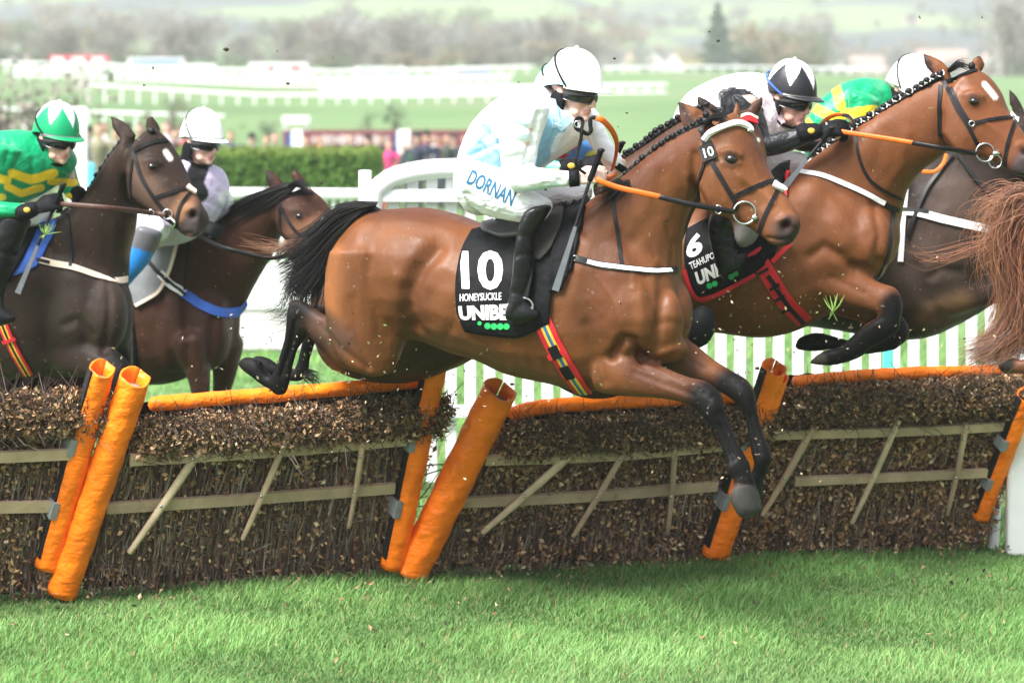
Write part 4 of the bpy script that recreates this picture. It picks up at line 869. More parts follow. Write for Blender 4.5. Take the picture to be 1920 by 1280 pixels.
A.make(BAY, sc, [([(1060, 740), (960, 715), (880, 672), (800, 650)], 34, (.125, .053, .023), 34), ([(620, 470), (612, 560), (625, 640)], 22, (.215, .078, .025), 26), ([(1095, 395), (850, 400), (700, 396)], 20, (.085, .028, .012), 34), ([(1100, 420), (1180, 350), (1240, 292), (1310, 240)], 26, (.092, .031, .013), 40), ([(1150, 470), (1120, 600)], 40, (.10, .034, .013), 60), ([(1205, 690), (1300, 735)], 34, (.075, .027, .013), 40), ([(790, 480), (770, 600)], 30, (.095, .033, .012), 40), ([(1440, 330), (1400, 260)], 16, (.10, .034, .013), 20)]
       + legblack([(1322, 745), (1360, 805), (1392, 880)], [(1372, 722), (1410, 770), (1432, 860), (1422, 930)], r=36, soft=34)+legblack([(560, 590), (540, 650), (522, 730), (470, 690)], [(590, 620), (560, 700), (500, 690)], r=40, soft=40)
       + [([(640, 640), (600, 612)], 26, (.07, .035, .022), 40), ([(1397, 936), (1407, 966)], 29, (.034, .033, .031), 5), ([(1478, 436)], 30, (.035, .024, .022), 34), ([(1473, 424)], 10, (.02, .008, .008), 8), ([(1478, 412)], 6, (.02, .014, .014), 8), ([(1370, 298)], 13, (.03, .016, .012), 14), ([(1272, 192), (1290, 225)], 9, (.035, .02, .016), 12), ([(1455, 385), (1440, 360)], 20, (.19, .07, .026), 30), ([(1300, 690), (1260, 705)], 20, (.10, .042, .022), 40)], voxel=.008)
A.eye(1371, 298)
A.plaits([(1140, 366), (1163, 342), (1190, 315), (1219, 291), (1250, 266), (1290, 243), (1330, 220)], 17, .014, -.05)
strands('mane', [[(1160, 335), (1120, 360), (1080, 362)], [(1170, 345), (1140, 372), (1115, 395)], [(1180, 340), (1160, 368), (1150, 390)]], 260, lambda x: A.Df(x)-.13, m_hair, A.t, jit=8, lenv=(.35, 1.0), r=.0013)
strands('mane', [[(1330, 222), (1350, 214), (1372, 222)], [(1325, 226), (1345, 224), (1362, 232)]], 120, lambda x: A.Df(x)-.06, m_hair, A.t, jit=3)
tl = A
dock, f = ptube([(712, 398, A.D(715), .015), (690, 396, A.D(690), .034), (665, 404, A.D(665)-.02, .045), (642, 422, A.D(640)-.03, .052), (618, 455, A.D(620)-.03, .05), (590, 490, A.D(600)-.03, .03)], 5, 12); tail = MB().add(dock, f).build('tail', m_hair, A.t, True)
strands('tail_hair', [[(705, 382), (640, 388), (585, 432), (522, 462)], [(690, 388), (630, 415), (575, 465), (515, 500)], [(680, 395), (628, 440), (575, 500), (520, 535)], [(665, 405), (620, 460), (585, 520), (548, 552)], [(650, 425), (620, 480), (600, 530), (575, 560)]], 1500, lambda x: A.Df(x)-.06, m_hair, tail, r=.0022, jit=7, dj=.045, wave=2)
strands('tail_hair', [[(600, 470), (550, 510), (520, 570), (490, 585)], [(600, 490), (560, 540), (545, 590), (500, 600)], [(590, 500), (570, 560), (560, 600), (520, 606)], [(612, 500), (600, 560), (585, 600), (560, 625)]], 260, lambda x: A.Df(x)-.06, m_hair, tail, r=.0012, jit=9, dj=.05, wave=5)
m_brownhair = M('brown_hair', (.16, .07, .035), .5, .4, var=.4, vs=30)
strands('tail_hair', [[(600, 440), (550, 452), (510, 460), (455, 445)], [(600, 450), (550, 465), (500, 470), (450, 452)]], 70, lambda x: A.Df(x)-.06, m_brownhair, tail, r=.0011, jit=8, dj=.05, wave=5)
strands('fetlock_hair', [[(575, 690), (595, 700), (606, 716)], [(565, 705), (582, 716), (592, 730)]], 60, lambda x: A.Df(x)+.12, m_hair, A.t, jit=4)

# ---------------------------------------------------------------- the bay with the long white streak at the right
h = B = Horse('large bay horse with white forehead blaze and white ringed plaits, forelegs tucked in black boots', 13.3, 1600, .00075, (1420, 640))
h.add([(1065, 410, 1072, 560, .17), (1110, 372, 1112, 615, .25), (1180, 362, 1182, 625, .28), (1260, 366, 1270, 622, .29), (1340, 365, 1345, 625, .29), (1420, 348, 1425, 634, .285), (1490, 320, 1490, 622, .265), (1550, 318, 1550, 592, .24), (1600, 340, 1600, 560, .22), (1640, 385, 1640, 530, .17)], yaw=22)
h.add([(1485, 325, 1676, 490, .17), (1530, 291, 1690, 410, .135), (1587, 251, 1702, 355, .115), (1640, 215, 1726, 324, .10), (1690, 184, 1754, 303, .094), (1740, 153, 1774, 286, .088), (1778, 134, 1788, 262, .08)], yaw=22)
h.add([(1828, 127, 1768, 200, .078), (1855, 143, 1766, 236, .093), (1877, 172, 1772, 268, .104), (1888, 200, 1795, 284, .10), (1902, 224, 1836, 294, .076), (1918, 246, 1868, 306, .062), (1934, 272, 1888, 318, .058), (1946, 295, 1902, 328, .058), (1948, 312, 1914, 332, .045)], -.02, yaw=26, e=.9)
h.bump(1812, 255, -.08, 38, 38, .05).bump(1826, 190, -.085, 24, 20, .035).bump(1928, 290, -.05, 18, 20, .03)
h.bump(1560, 450, -.10, 74, 88, .13).bump(1628, 450, -.08, 50, 64, .11).bump(1655, 440, .04, 34, 60, .1).bump(1520, 420, -.14, 60, 90, .1)
h.ear((1756, 150), (1788, 133), (1729, 99), -.03).ear((1816, 128), (1845, 138), (1838, 101), .07)
h.add([(1545, 465, 1503, 548, .085), (1580, 484, 1535, 556, .08), (1615, 506, 1580, 572, .066), (1650, 529, 1622, 583, .052), (1680, 539, 1648, 588, .047), (1693, 566, 1656, 598, .044), (1691, 590, 1654, 602, .042), (1686, 606, 1650, 602, .04)], -.12)
h.add([(1660, 585, 1690, 600), (1646, 594, 1684, 622), (1624, 606, 1652, 644), (1604, 622, 1630, 656), (1586, 640, 1614, 670), (1568, 653, 1588, 680), (1548, 655, 1562, 686), (1526, 668, 1538, 686), (1516, 677, 1520, 684)], -.12, ratio=.9)
h.add([(1580, 500, 1560, 590, .07), (1640, 545, 1615, 605, .055), (1690, 590, 1655, 630, .045), (1706, 618, 1668, 652, .045), (1700, 640, 1660, 656, .04)], .13)
h.add([(1690, 628, 1680, 656), (1630, 636, 1634, 664), (1590, 636, 1590, 664), (1560, 628, 1558, 656), (1530, 622, 1526, 660), (1500, 630, 1492, 656)], .11, ratio=.9)
h.limb([(1110, 560, .13), (1130, 620, .08), (1115, 655, .05), (1140, 680, .035), (1170, 690, .03)], -.12).limb([(1110, 560, .13), (1140, 620, .08), (1125, 655, .05), (1160, 680, .035), (1180, 690, .03)], .12)
B.make((.138, .047, .016), [([(1520, 480), (1545, 462), (1575, 480), (1604, 504)], 10, -.016), ([(1640, 385), (1650, 440), (1642, 490)], 9, -.014), ([(1600, 500), (1630, 505), (1655, 490)], 8, -.013), ([(1610, 440), (1625, 480)], 15, .010), ([(1550, 330), (1600, 400), (1625, 440)], 14, -.008), ([(1560, 420), (1580, 455)], 16, .008), ([(1700, 250), (1690, 310), (1665, 350)], 10, .006), ([(1660, 250), (1640, 320)], 16, -.006), ([(1763, 215), (1760, 250), (1775, 275)], 8, -.012), ([(1770, 250), (1795, 278), (1835, 290)], 7, .006), ([(1850, 230), (1890, 265)], 6, .006), ([(1921, 283)], 8, -.03), ([(1910, 272), (1922, 266), (1932, 278)], 5, .007), ([(1808, 178), (1826, 172), (1842, 182)], 5, .008), ([(1800, 160)], 11, -.007), ([(1748, 122), (1768, 140)], 8, -.008), ([(1560, 520), (1620, 550)], 6, -.006), ([(1485, 480), (1500, 540)], 12, -.008)],
       legblack([(1678, 575), (1685, 600)], [(1690, 620), (1690, 645)], r=30, soft=26)+legblack([(1680, 605), (1610, 650), (1530, 676)], [(1680, 645), (1510, 645)], r=30, soft=14)+[([(1930, 298), (1915, 318)], 22, (.05, .04, .04), 26), ([(1921, 283)], 8, (.015, .01, .01), 8), ([(1826, 189)], 11, (.03, .016, .012), 12), ([(1846, 158), (1858, 172), (1866, 182)], 5, (.70, .66, .62), 4), ([(1730, 102), (1744, 132)], 8, (.03, .018, .014), 10), ([(1836, 104)], 6, (.04, .02, .016), 8), ([(1535, 676)], 16, (.05, .045, .04), 10)], voxel=.011)
B.eye(1826, 190, .0185)
B.plaits([(1528, 292), (1563, 266), (1587, 250), (1613, 233), (1647, 211), (1680, 190), (1713, 170), (1745, 150), (1768, 138)], 21, .0155, -.05, True)
strands('mane', [[(1776, 132), (1795, 118), (1815, 122)], [(1780, 136), (1800, 124), (1822, 130)]], 90, lambda x: B.Df(x)-.02, m_hair, B.t, jit=4)
v, f = ellip(P(1822, 124, B.D(1822)-.02), (.017, .017, .017), None, 10, 7); MB().add(v, f).build('forelock_plait', m_hair, B.t, True)

# ---------------------------------------------------------------- the dark horse hidden behind the leading bay
h = C_ = Horse('dark brown plaited horse with red browband, mostly hidden behind the bright bay', 12.9, 1100, .0004, (1000, 700))
h.add([(612, 480, 620, 690, .17), (680, 450, 680, 714, .24), (760, 440, 770, 718, .26), (850, 440, 860, 688, .27), (930, 436, 920, 660, .27), (1010, 425, 1000, 690, .27), (1080, 405, 1080, 742, .265), (1150, 385, 1150, 746, .25), (1205, 385, 1205, 715, .215), (1245, 425, 1245, 655, .17)], yaw=16)
h.add([(1110, 345, 1262, 500, .15), (1165, 300, 1285, 440, .12), (1210, 270, 1300, 400, .105), (1255, 238, 1320, 368, .097), (1300, 211, 1340, 330, .088), (1340, 198, 1360, 300, .08)], yaw=16)
h.add([(1396, 205, 1338, 260, .078), (1418, 236, 1340, 310, .098), (1430, 285, 1350, 368, .10), (1433, 335, 1370, 408, .078), (1428, 388, 1380, 438, .062), (1422, 428, 1384, 460, .06), (1414, 450, 1392, 466, .045)], yaw=40, e=.9)
h.ear((1322, 218), (1354, 210), (1305, 177), -.03).ear((1394, 212), (1418, 226), (1431, 179), .05)
h.limb([(1200, 640, .1), (1260, 620, .07), (1312, 606, .045), (1318, 625, .04), (1280, 665, .028), (1240, 690, .03), (1215, 700, .03)], -.1).limb([(1200, 640, .1), (1260, 630, .07), (1300, 625, .045), (1270, 670, .028), (1230, 690, .03)], .12)
h.limb([(700, 620, .15), (712, 680, .085), (670, 690, .055), (640, 670, .035), (625, 690, .03)], .02).limb([(700, 620, .16), (712, 675, .08), (680, 690, .055), (660, 680, .035)], .2)
C_.make((.055, .026, .016), [([(1400, 250), (1420, 330)], 6, .004)], [([(1400, 440), (1405, 462)], 26, (.12, .11, .105), 26), ([(1306, 180), (1320, 205)], 8, (.02, .014, .012), 10), ([(1430, 182)], 10, (.05, .03, .02), 14), ([(1345, 260), (1420, 300)], 40, (.16, .065, .03), 40), ([(1421, 262)], 4, (.7, .68, .65), 3)], voxel=.013)
C_.plaits([(1150, 312), (1181, 287), (1200, 274), (1231, 250), (1262, 231), (1300, 210), (1330, 199)], 18, .0145, -.03)
strands('mane', [[(1335, 200), (1352, 205), (1372, 222)], [(1330, 205), (1350, 214), (1368, 228)]], 60, lambda x: C_.Df(x)-.03, m_hair, C_.t, jit=3)
v, f = pell(1314, 612, C_.D(1314)-.1, 27, 40, .06, -12); MB().add(v, f).build('knee_boot', m_blackcloth, C_.t, True)

# ---------------------------------------------------------------- the dark bay at the left
h = L1 = Horse('dark bay horse with small white star and beige breast strap, behind the left hurdle', 14.5, 200, .0011, (0, 1030))
h.add([(-300, 480, -300, 620, .16), (-240, 440, -240, 670, .25), (-140, 432, -140, 690, .28), (-40, 432, -40, 715, .28), (50, 425, 50, 722, .275), (115, 420, 120, 715, .26), (165, 440, 172, 700, .225), (200, 485, 205, 670, .17)], yaw=32)
h.add([(95, 412, 228, 560, .17), (128, 397, 236, 480, .135), (160, 370, 248, 432, .11), (186, 330, 252, 395, .097), (212, 290, 254, 352, .09), (240, 254, 262, 322, .083)], yaw=32)
h.add([(290, 240, 246, 300, .077), (314, 264, 244, 338, .09), (334, 298, 250, 370, .10), (348, 330, 272, 390, .096), (360, 354, 296, 404, .076), (376, 382, 320, 420, .062), (388, 402, 336, 432, .058), (388, 420, 346, 442, .052), (378, 436, 356, 445, .038)], -.02, yaw=34, e=.9)
h.bump(362, 432, -.03, 18, 14, .045).bump(364, 402, -.05, 20, 22, .03).bump(272, 360, -.07, 34, 36, .05).bump(284, 312, -.085, 22, 18, .035)
h.bump(140, 570, -.11, 68, 96, .13).bump(195, 590, -.07, 46, 74, .12).bump(222, 590, .08, 30, 70, .11)
h.ear((230, 268), (260, 254), (207, 216), -.03).ear((271, 246), (303, 259), (285, 215), .07)
h.add([(122, 600, 84, 690, .085), (165, 632, 122, 700, .07), (210, 652, 168, 708, .055), (236, 672, 200, 724, .047), (246, 700, 216, 742, .043), (243, 740, 216, 760, .035), (228, 800, 204, 800, .028), (216, 842, 184, 836, .035), (205, 875, 168, 862, .05)], -.13)
h.limb([(215, 620, .1), (228, 690, .065), (232, 740, .045), (222, 800, .03), (215, 850, .035), (195, 880, .045)], .14)
for q in (-.13, .13): h.limb([(-240, 560, .17), (-235, 660, .11), (-270, 750, .06), (-290, 810, .045), (-275, 890, .032), (-262, 960, .036), (-250, 1000, .05)], q)
L1.make(DKBAY, [([(120, 610), (145, 600), (170, 628)], 9, -.015), ([(205, 520), (205, 600), (195, 660)], 8, -.014), ([(215, 420), (215, 480), (208, 540)], 8, .006), ([(150, 470), (180, 530)], 14, -.007), ([(90, 560), (85, 640), (95, 690)], 12, -.014), ([(236, 335), (236, 375), (262, 395)], 7, -.012), ([(250, 365), (275, 388), (305, 402)], 6, .006), ([(315, 340), (345, 368)], 6, .006), ([(361, 404)], 9, -.03), ([(350, 396), (362, 388), (374, 398)], 5, .008), ([(340, 440), (362, 436)], 3.5, -.007), ([(268, 302), (284, 297), (300, 306)], 5, .008), ([(262, 285)], 10, -.007), ([(228, 240), (244, 258)], 7, -.008), ([(190, 655), (160, 640)], 6, -.005), ([(130, 560), (160, 580)], 18, .006)],
        [([(352, 375), (335, 395)], 17, (.20, .095, .045), 22), ([(368, 415), (360, 438)], 20, (.05, .04, .04), 18), ([(361, 404)], 8, (.012, .008, .008), 7), ([(311, 285), (319, 297)], 5, (.7, .68, .66), 4), ([(284, 311)], 10, (.02, .012, .01), 12), ([(180, 560), (130, 580)], 46, (.06, .042, .034), 70), ([(260, 320), (300, 380)], 20, (.09, .052, .034), 30), ([(250, 420), (244, 480)], 10, (.11, .055, .03), 18), ([(353, 444), (358, 446)], 4, (.35, .1, .1), 4)]+legblack([(225, 690), (238, 740)], r=34, soft=26), voxel=.011)
L1.eye(285, 312, .018)
L1.plaits([(118, 400), (150, 380), (172, 352), (190, 322), (206, 297), (224, 272), (240, 255)], 13, .0145, -.03)
v, f = ellip(P(284, 246, L1.D(284)-.03), (.022, .02, .02), None, 10, 7); MB().add(v, f).build('forelock_plait', m_hair, L1.t, True)

# ---------------------------------------------------------------- second horse from the left
h = L2 = Horse('reddish brown horse with loose black mane and bright blue breastplate strap, second from the left', 16.0, 400, .0010, (250, 954))
h.add([(-30, 480, -30, 640, .17), (40, 440, 40, 690, .26), (130, 432, 130, 705, .28), (220, 436, 220, 718, .28), (300, 450, 300, 722, .265), (355, 480, 355, 705, .235), (392, 530, 392, 668, .17)], yaw=40)
h.add([(290, 455, 440, 600, .17), (350, 445, 462, 555, .145), (400, 420, 482, 520, .12), (445, 388, 505, 482, .108), (492, 364, 520, 445, .097), (535, 350, 538, 412, .082)], yaw=36)
h.add([(580, 352, 522, 390, .077), (602, 372, 522, 425, .093), (625, 402, 542, 455, .095), (645, 435, 580, 480, .072), (660, 462, 612, 497, .058), (664, 485, 632, 505, .046)], -.02, yaw=36, e=.9)
h.bump(548, 425, -.07, 28, 30, .05).bump(562, 405, -.085, 20, 18, .035)
h.bump(330, 610, -.10, 58, 90, .13).bump(392, 615, -.05, 46, 80, .14).bump(425, 600, .08, 26, 70, .1)
h.ear((509, 362), (538, 352), (498, 314), -.03).ear((549, 344), (578, 355), (554, 314), .07)
h.limb([(355, 640, .12), (372, 700, .075), (376, 760, .048), (368, 820, .03), (366, 880, .036), (362, 930, .05)], -.16).limb([(425, 640, .11), (420, 705, .072), (412, 750, .047), (408, 810, .03), (405, 870, .036), (410, 925, .05)], .12)
for q in (-.13, .13): h.limb([(20, 560, .17), (25, 660, .11), (-5, 740, .06), (-20, 790, .045), (-8, 850, .032), (0, 905, .036), (10, 940, .05)], q)
L2.make(BROWN, [([(300, 560), (320, 640), (330, 700)], 9, -.012), ([(345, 560), (352, 640), (350, 690)], 8, -.012), ([(400, 600), (395, 660), (385, 705)], 8, -.014), ([(425, 580), (440, 640)], 8, -.008), ([(375, 600), (375, 650)], 12, .008), ([(430, 430), (460, 480)], 14, -.007), ([(545, 396), (562, 390), (578, 400)], 4.5, .007), ([(535, 440), (560, 458)], 6, .006), ([(526, 400), (524, 425)], 6, -.01)],
        [([(500, 316), (506, 340)], 7, (.02, .014, .012), 9), ([(555, 316)], 7, (.02, .014, .012), 9), ([(560, 405)], 9, (.02, .012, .01), 10), ([(560, 430), (600, 425)], 22, (.14, .062, .03), 26), ([(640, 495)], 30, (.03, .02, .02), 20)], voxel=.012)
L2.eye(561, 405, .0175)
strands('mane', [[(540, 345), (500, 358), (440, 384), (385, 425)], [(548, 350), (505, 368), (450, 398), (395, 440)], [(552, 352), (515, 378), (462, 408), (405, 446)]], 900, lambda x: L2.Df(x)-.07, m_hair, L2.t, r=.003, jit=5, lenv=(.3, 1.0), dj=.03)
strands('forelock', [[(540, 348), (560, 340), (578, 356)], [(545, 352), (562, 350), (574, 362)]], 120, lambda x: L2.Df(x)-.07, m_hair, L2.t, r=.0025, jit=4)

# ---------------------------------------------------------------- dark horse behind the large bay, chestnut at the edge
h = R1 = Horse('muddy near black horse with broad white breast girth behind the large bay', 14.7, 1700, .0006, (1600, 700))
h.add([(1330, 410, 1335, 560, .17), (1390, 390, 1390, 600, .25), (1480, 370, 1490, 610, .27), (1570, 355, 1580, 622, .28), (1660, 330, 1665, 638, .28), (1740, 292, 1740, 634, .27), (1800, 276, 1805, 606, .25), (1860, 300, 1862, 572, .215), (1905, 345, 1905, 540, .17)], yaw=20)
h.add([(1700, 296, 1900, 440, .15), (1760, 262, 1915, 375, .125), (1820, 240, 1930, 335, .105), (1880, 222, 1950, 302, .092), (1920, 214, 1962, 290, .085)], yaw=20)
h.add([(1966, 215, 1925, 285, .08), (2000, 250, 1945, 335, .1), (2024, 310, 1985, 372, .072), (2040, 360, 2008, 398, .058), (2040, 380, 2018, 400, .045)], yaw=24)
h.ear((1904, 226), (1926, 212), (1890, 165), -.03).ear((1950, 215), (1970, 222), (1962, 185), .06)
h.bump(1745, 480, -.14, 66, 90, .13).bump(1840, 450, -.1, 54, 80, .12)
h.add([(1745, 510, 1748, 600, .085), (1800, 516, 1800, 590, .07), (1860, 514, 1856, 572, .05), (1900, 514, 1888, 572, .046), (1915, 545, 1880, 590, .04), (1900, 600, 1880, 600, .03)], -.13)
h.limb([(1860, 520, .1), (1910, 540, .06), (1950, 560, .045), (1930, 620, .03), (1915, 650, .03)], .13)
for q in (-.12, .12): h.limb([(1370, 540, .15), (1390, 590, .09), (1370, 610, .05), (1400, 612, .03)], q)
R1.make((.024, .016, .013), [([(1690, 420), (1710, 500), (1740, 560)], 14, -.008), ([(1720, 500), (1735, 560), (1760, 590)], 12, -.012), ([(1770, 400), (1790, 470)], 16, .006), ([(1745, 520), (1765, 505), (1800, 510)], 9, -.012), ([(1700, 330), (1760, 380)], 14, -.006), ([(1830, 380), (1850, 470)], 14, -.008)],
        [([(1700, 470), (1760, 540)], 46, (.052, .036, .029), 60), ([(1790, 360), (1760, 470)], 40, (.055, .036, .028), 50), ([(1740, 600), (1800, 570)], 24, (.10, .058, .028), 40)], voxel=.014)
h = K = Horse('chestnut horse leaving the picture at the right, long red brown tail streaming', 12.5, 1950, .0007, (2150, 1000))
h.add([(1935, 430, 1938, 560, .16), (1985, 362, 1988, 620, .24), (2060, 346, 2060, 660, .28), (2160, 352, 2160, 690, .28), (2260, 360, 2260, 712, .28), (2340, 352, 2350, 700, .25), (2410, 390, 2410, 640, .18)], yaw=20)
h.add([(2330, 352, 2430, 520, .16), (2410, 270, 2480, 410, .115), (2480, 205, 2530, 320, .095), (2520, 180, 2545, 290, .08)], yaw=20).add([(2560, 190, 2510, 260, .08), (2596, 240, 2530, 320, .1), (2630, 310, 2576, 370, .07), (2650, 356, 2604, 398, .056), (2646, 380, 2620, 404, .045)], yaw=24)
h.ear((2500, 200), (2526, 184), (2490, 140), -.03).ear((2550, 186), (2570, 196), (2564, 150), .06)
h.add([(1945, 520, 2050, 560, .14), (1945, 600, 2030, 640, .11), (1955, 650, 2000, 690, .07), (1935, 668, 1965, 700, .045), (1918, 672, 1945, 712, .035), (1902, 672, 1920, 704, .032), (1880, 660, 1902, 702, .042), (1870, 668, 1884, 704, .04)], -.14)
h.limb([(2000, 560, .15), (2010, 640, .09), (1975, 690, .05), (1950, 740, .035), (1930, 760, .035)], .13)
h.limb([(2380, 600, .1), (2440, 650, .06), (2480, 690, .045), (2500, 770, .03), (2510, 830, .04)], -.13).limb([(2380, 600, .1), (2450, 620, .06), (2500, 640, .045), (2530, 720, .03), (2540, 790, .04)], .13)
K.make(CHEST, [], [([(1884, 685)], 20, (.03, .025, .022), 10), ([(1915, 690)], 12, (.10, .04, .02), 14)], voxel=.016)
v, f = ptube([(1975, 385, K.D(1975)-.02, .05), (1940, 385, K.D(1940)-.03, .055), (1912, 420, K.D(1912)-.03, .05), (1900, 470, K.D(1900), .035)], 5, 12)
ktail = MB().add(v, f, (.22, .07, .03)).build('tail', m_chair, K.t, True, True)
KC = [(.16, .052, .024), (.23, .085, .038), (.09, .03, .016), (.30, .15, .08), (.05, .02, .012)]
strands('tail_hair', [[(1960, 372), (1905, 352), (1878, 400), (1872, 470), (1888, 540), (1862, 620), (1822, 650)], [(1965, 380), (1905, 390), (1882, 450), (1893, 530), (1898, 590), (1860, 652), (1812, 676)], [(1965, 395), (1925, 430), (1905, 500), (1912, 580), (1905, 640), (1872, 676), (1832, 694)], [(1970, 410), (1945, 450), (1930, 520), (1935, 590), (1920, 640), (1900, 664), (1880, 690)]], 2600, lambda x: K.Df(x)-.10, m_chair, ktail, r=.0014, jit=13, colors=KC, seg=26, dj=.06, wave=10, wf=11, lenv=(.4, 1.0))
strands('tail_hair', [[(1905, 540), (1890, 600), (1850, 640), (1806, 656)], [(1910, 570), (1896, 628), (1856, 668), (1800, 690)]], 420, lambda x: K.Df(x)-.10, m_chair, ktail, r=.0015, jit=12, colors=KC[:1]+KC[3:], seg=16, dj=.06, wave=5)
strands('tail_hair', [[(1930, 375), (1885, 360), (1850, 380), (1815, 400)], [(1930, 385), (1878, 396), (1856, 430), (1840, 470)], [(1930, 400), (1880, 440), (1862, 500), (1850, 560)]], 330, lambda x: K.Df(x)-.10, m_chair, ktail, r=.0012, jit=18, colors=KC[:2]+KC[3:4], seg=24, dj=.07, wave=16, wf=10)
strands('tail_hair', [[(1890, 430), (1820, 455), (1740, 472), (1690, 448)], [(1890, 450), (1810, 480), (1740, 500), (1700, 490)]], 30, lambda x: K.Df(x)-.10, m_chair, ktail, r=.0011, jit=8, colors=KC[:2], seg=14, dj=.05, wave=6)
# ================================================================= jockeys
SKIN = (.66, .40, .31)
def hrot(yaw, pitch, roll=0):
    y, p, r = map(math.radians, (yaw, pitch, roll)); fh = np.array([math.cos(y), -math.sin(y), 0]); z = np.array([0, 0, 1.])
    f = fh*math.cos(p)-z*math.sin(p); u = z*math.cos(p)+fh*math.sin(p); l = np.cross(u, f)
    l, u = l*math.cos(r)+u*math.sin(r), u*math.cos(r)-l*math.sin(r); return np.stack([f, l, u], 1)
def hand_parts(w, k, back, sc=1.0, curl=1.0):
    """fist: palm, four bent fingers of unequal length and a thumb closing from the side; w wrist, k knuckles"""
    x = k-w; L = np.linalg.norm(x); x = x/L; z = back-x*np.dot(back, x); z /= np.linalg.norm(z); y = np.cross(z, x); R = np.stack([x, y, z], 1)
    T = lambda p: w+R@(np.array(p)*sc); parts = []
    parts.append(tube([T((-.03, 0, 0)), T((.0, 0, 0)), T((.035, 0, .002)), T((.07, 0, .004)), T((.086, 0, .002))], np.array([.026, .027, .032, .036, .026])*sc, 4, 14, 1.0))
    V, f = parts[0]; C = w; d = (V-C)@R; d[:, 2] *= .58; d[:, 1] *= 1.12; parts[0] = (C+d@R.T, f)
    for yi, l, a0 in ((.031, .92, 30), (.0105, 1.0, 36), (-.0105, .95, 42), (-.030, .78, 50)):
        p = np.array([.082, yi, .003]); pts = [p-np.array([.02, 0, 0]), p]; a = math.radians(a0*curl)
        for ln, da in ((.040*l, 66*curl), (.026*l, 70*curl), (.02*l, 40*curl)):
            p = p+np.array([math.cos(a), 0, -math.sin(a)])*ln; pts.append(p); a += math.radians(da)
        parts.append(tube([T(q) for q in pts], np.array([.0098, .0112, .0102, .0092, .0074])*sc, 4, 10))
    parts.append(tube([T(q) for q in ((.02, .022, -.006), (.045, .044, -.018), (.074, .044, -.032), (.094, .030, -.040))], np.array([.014, .0135, .0115, .009])*sc, 4, 10))
    return parts
class Jockey:
    def __init__(s, label, D0, at, name='person'):
        s.D0 = D0; s.t = thing(name, label, 'person', P(at[0], at[1], D0), 'jockeys riding the racehorses'); s.skin = []; s.sp = []
    def L(s, rows, dd=0, yaw=20, **kw): return loft([(r[0], r[1], r[2], r[3], s.D0+dd+(r[5] if len(r) > 5 else 0), r[4] if len(r) > 4 else None) for r in rows], yaw=yaw, **kw)
    def core(s, rows, dd=0): s.skin.append(ptube([(a, b, s.D0+dd, r) for a, b, r in rows], 4, 10)); return s
    def head(s, px, py, dd, yaw, pitch, roll=0, sc=1.0, neck=None):
        s.c = P(px, py, s.D0+dd); s.R = hrot(yaw, pitch, roll); s.hs = sc; R, c = s.R, s.c
        E = lambda p, r: s.skin.append(ellip(c+R@(np.array(p)*sc), np.array(r)*sc, R, 18, 12))
        Tb = lambda ps, rr_: s.skin.append(tube([c+R@(np.array(p)*sc) for p in ps], np.array(rr_)*sc, 4, 10))
        E((-.01, 0, .045), (.094, .074, .082)); E((.038, 0, -.025), (.054, .060, .082)); E((.046, 0, -.082), (.045, .046, .034)); E((.080, 0, -.100), (.019, .021, .016))
        E((.02, 0, -.06), (.055, .055, .05)); E((.076, 0, .012), (.020, .052, .013)); E((.083, 0, -.072), (.014, .026, .022))
        for q in (-1, 1): E((.060, q*.040, -.030), (.028, .022, .024)); E((-.006, q*.079, -.006), (.020, .012, .031)); E((.103, q*.0115, -.046), (.009, .008, .0075)); E((.045, q*.042, -.075), (.03, .016, .022))
        Tb([(.088, 0, .008), (.100, 0, -.015), (.115, 0, -.038), (.112, 0, -.048)], [.010, .0115, .0125, .009]); E((.096, 0, -.066), (.0075, .021, .0062)); E((.093, 0, -.078), (.0075, .018, .0068))
        Tb([(.0, 0, -.05), (-.02, 0, -.10), (-.045, 0, -.16)], [.055, .055, .06])
        def pt(col, p, V):
            L_ = ((V-c)@R)/sc; m = (np.abs(L_[:, 1]) < .024)&(L_[:, 2] < -.061)&(L_[:, 2] > -.084)&(L_[:, 0] > .084); col[m] = (.58, .28, .24)
            k = np.exp(-(((L_[:, 0]-.075)/.03)**2+((np.abs(L_[:, 1])-.04)/.018)**2+((L_[:, 2]+.045)/.022)**2))[:, None]*.35; col[:] = col*(1-k)+np.array([.64, .28, .22])*k
            k = np.exp(-(((L_[:, 0]-.115)/.014)**2+((L_[:, 2]+.042)/.016)**2+(L_[:, 1]/.02)**2))[:, None]*.3; col[:] = col*(1-k)+np.array([.64, .28, .22])*k
            col[(L_[:, 2] > .02)&(L_[:, 0] < .05)] = (.05, .03, .02); return col
        s.sp.append(pt); return s
    def hand(s, w, k, dd, bare=True, sc=1.0, back=(0, -.75, .65), kd=0.0, curl=1.0, glove_mat=None, patch=True):
        W_, K = P(*w, s.D0+dd), P(*k, s.D0+dd+kd); pr = hand_parts(W_, K, np.array(back, float), sc, curl); s.skin += pr if bare else hand_parts(W_, K, np.array(back, float), sc*.84, curl)
        if not bare:
            x = (K-W_)/np.linalg.norm(K-W_); cuff = tube([W_-x*(.075 if patch else .02), W_-x*(.03 if patch else .01), W_], np.array([.043, .039, .034])*sc, 3, 14)
            g, _ = organic('glove', hand_parts(W_, K, np.array(back, float), sc*1.08, curl)+[cuff], .0055, 3, (.015, .015, .018), m_blackcloth, s.t)
            if patch:
                v, f = ellip(W_-x*.035+np.array([0, -.038*sc, .006]), (.017, .004, .013), None, 12, 7); MB().add(v, f).build('cuff_badge', m_gold, g, True)
        return s
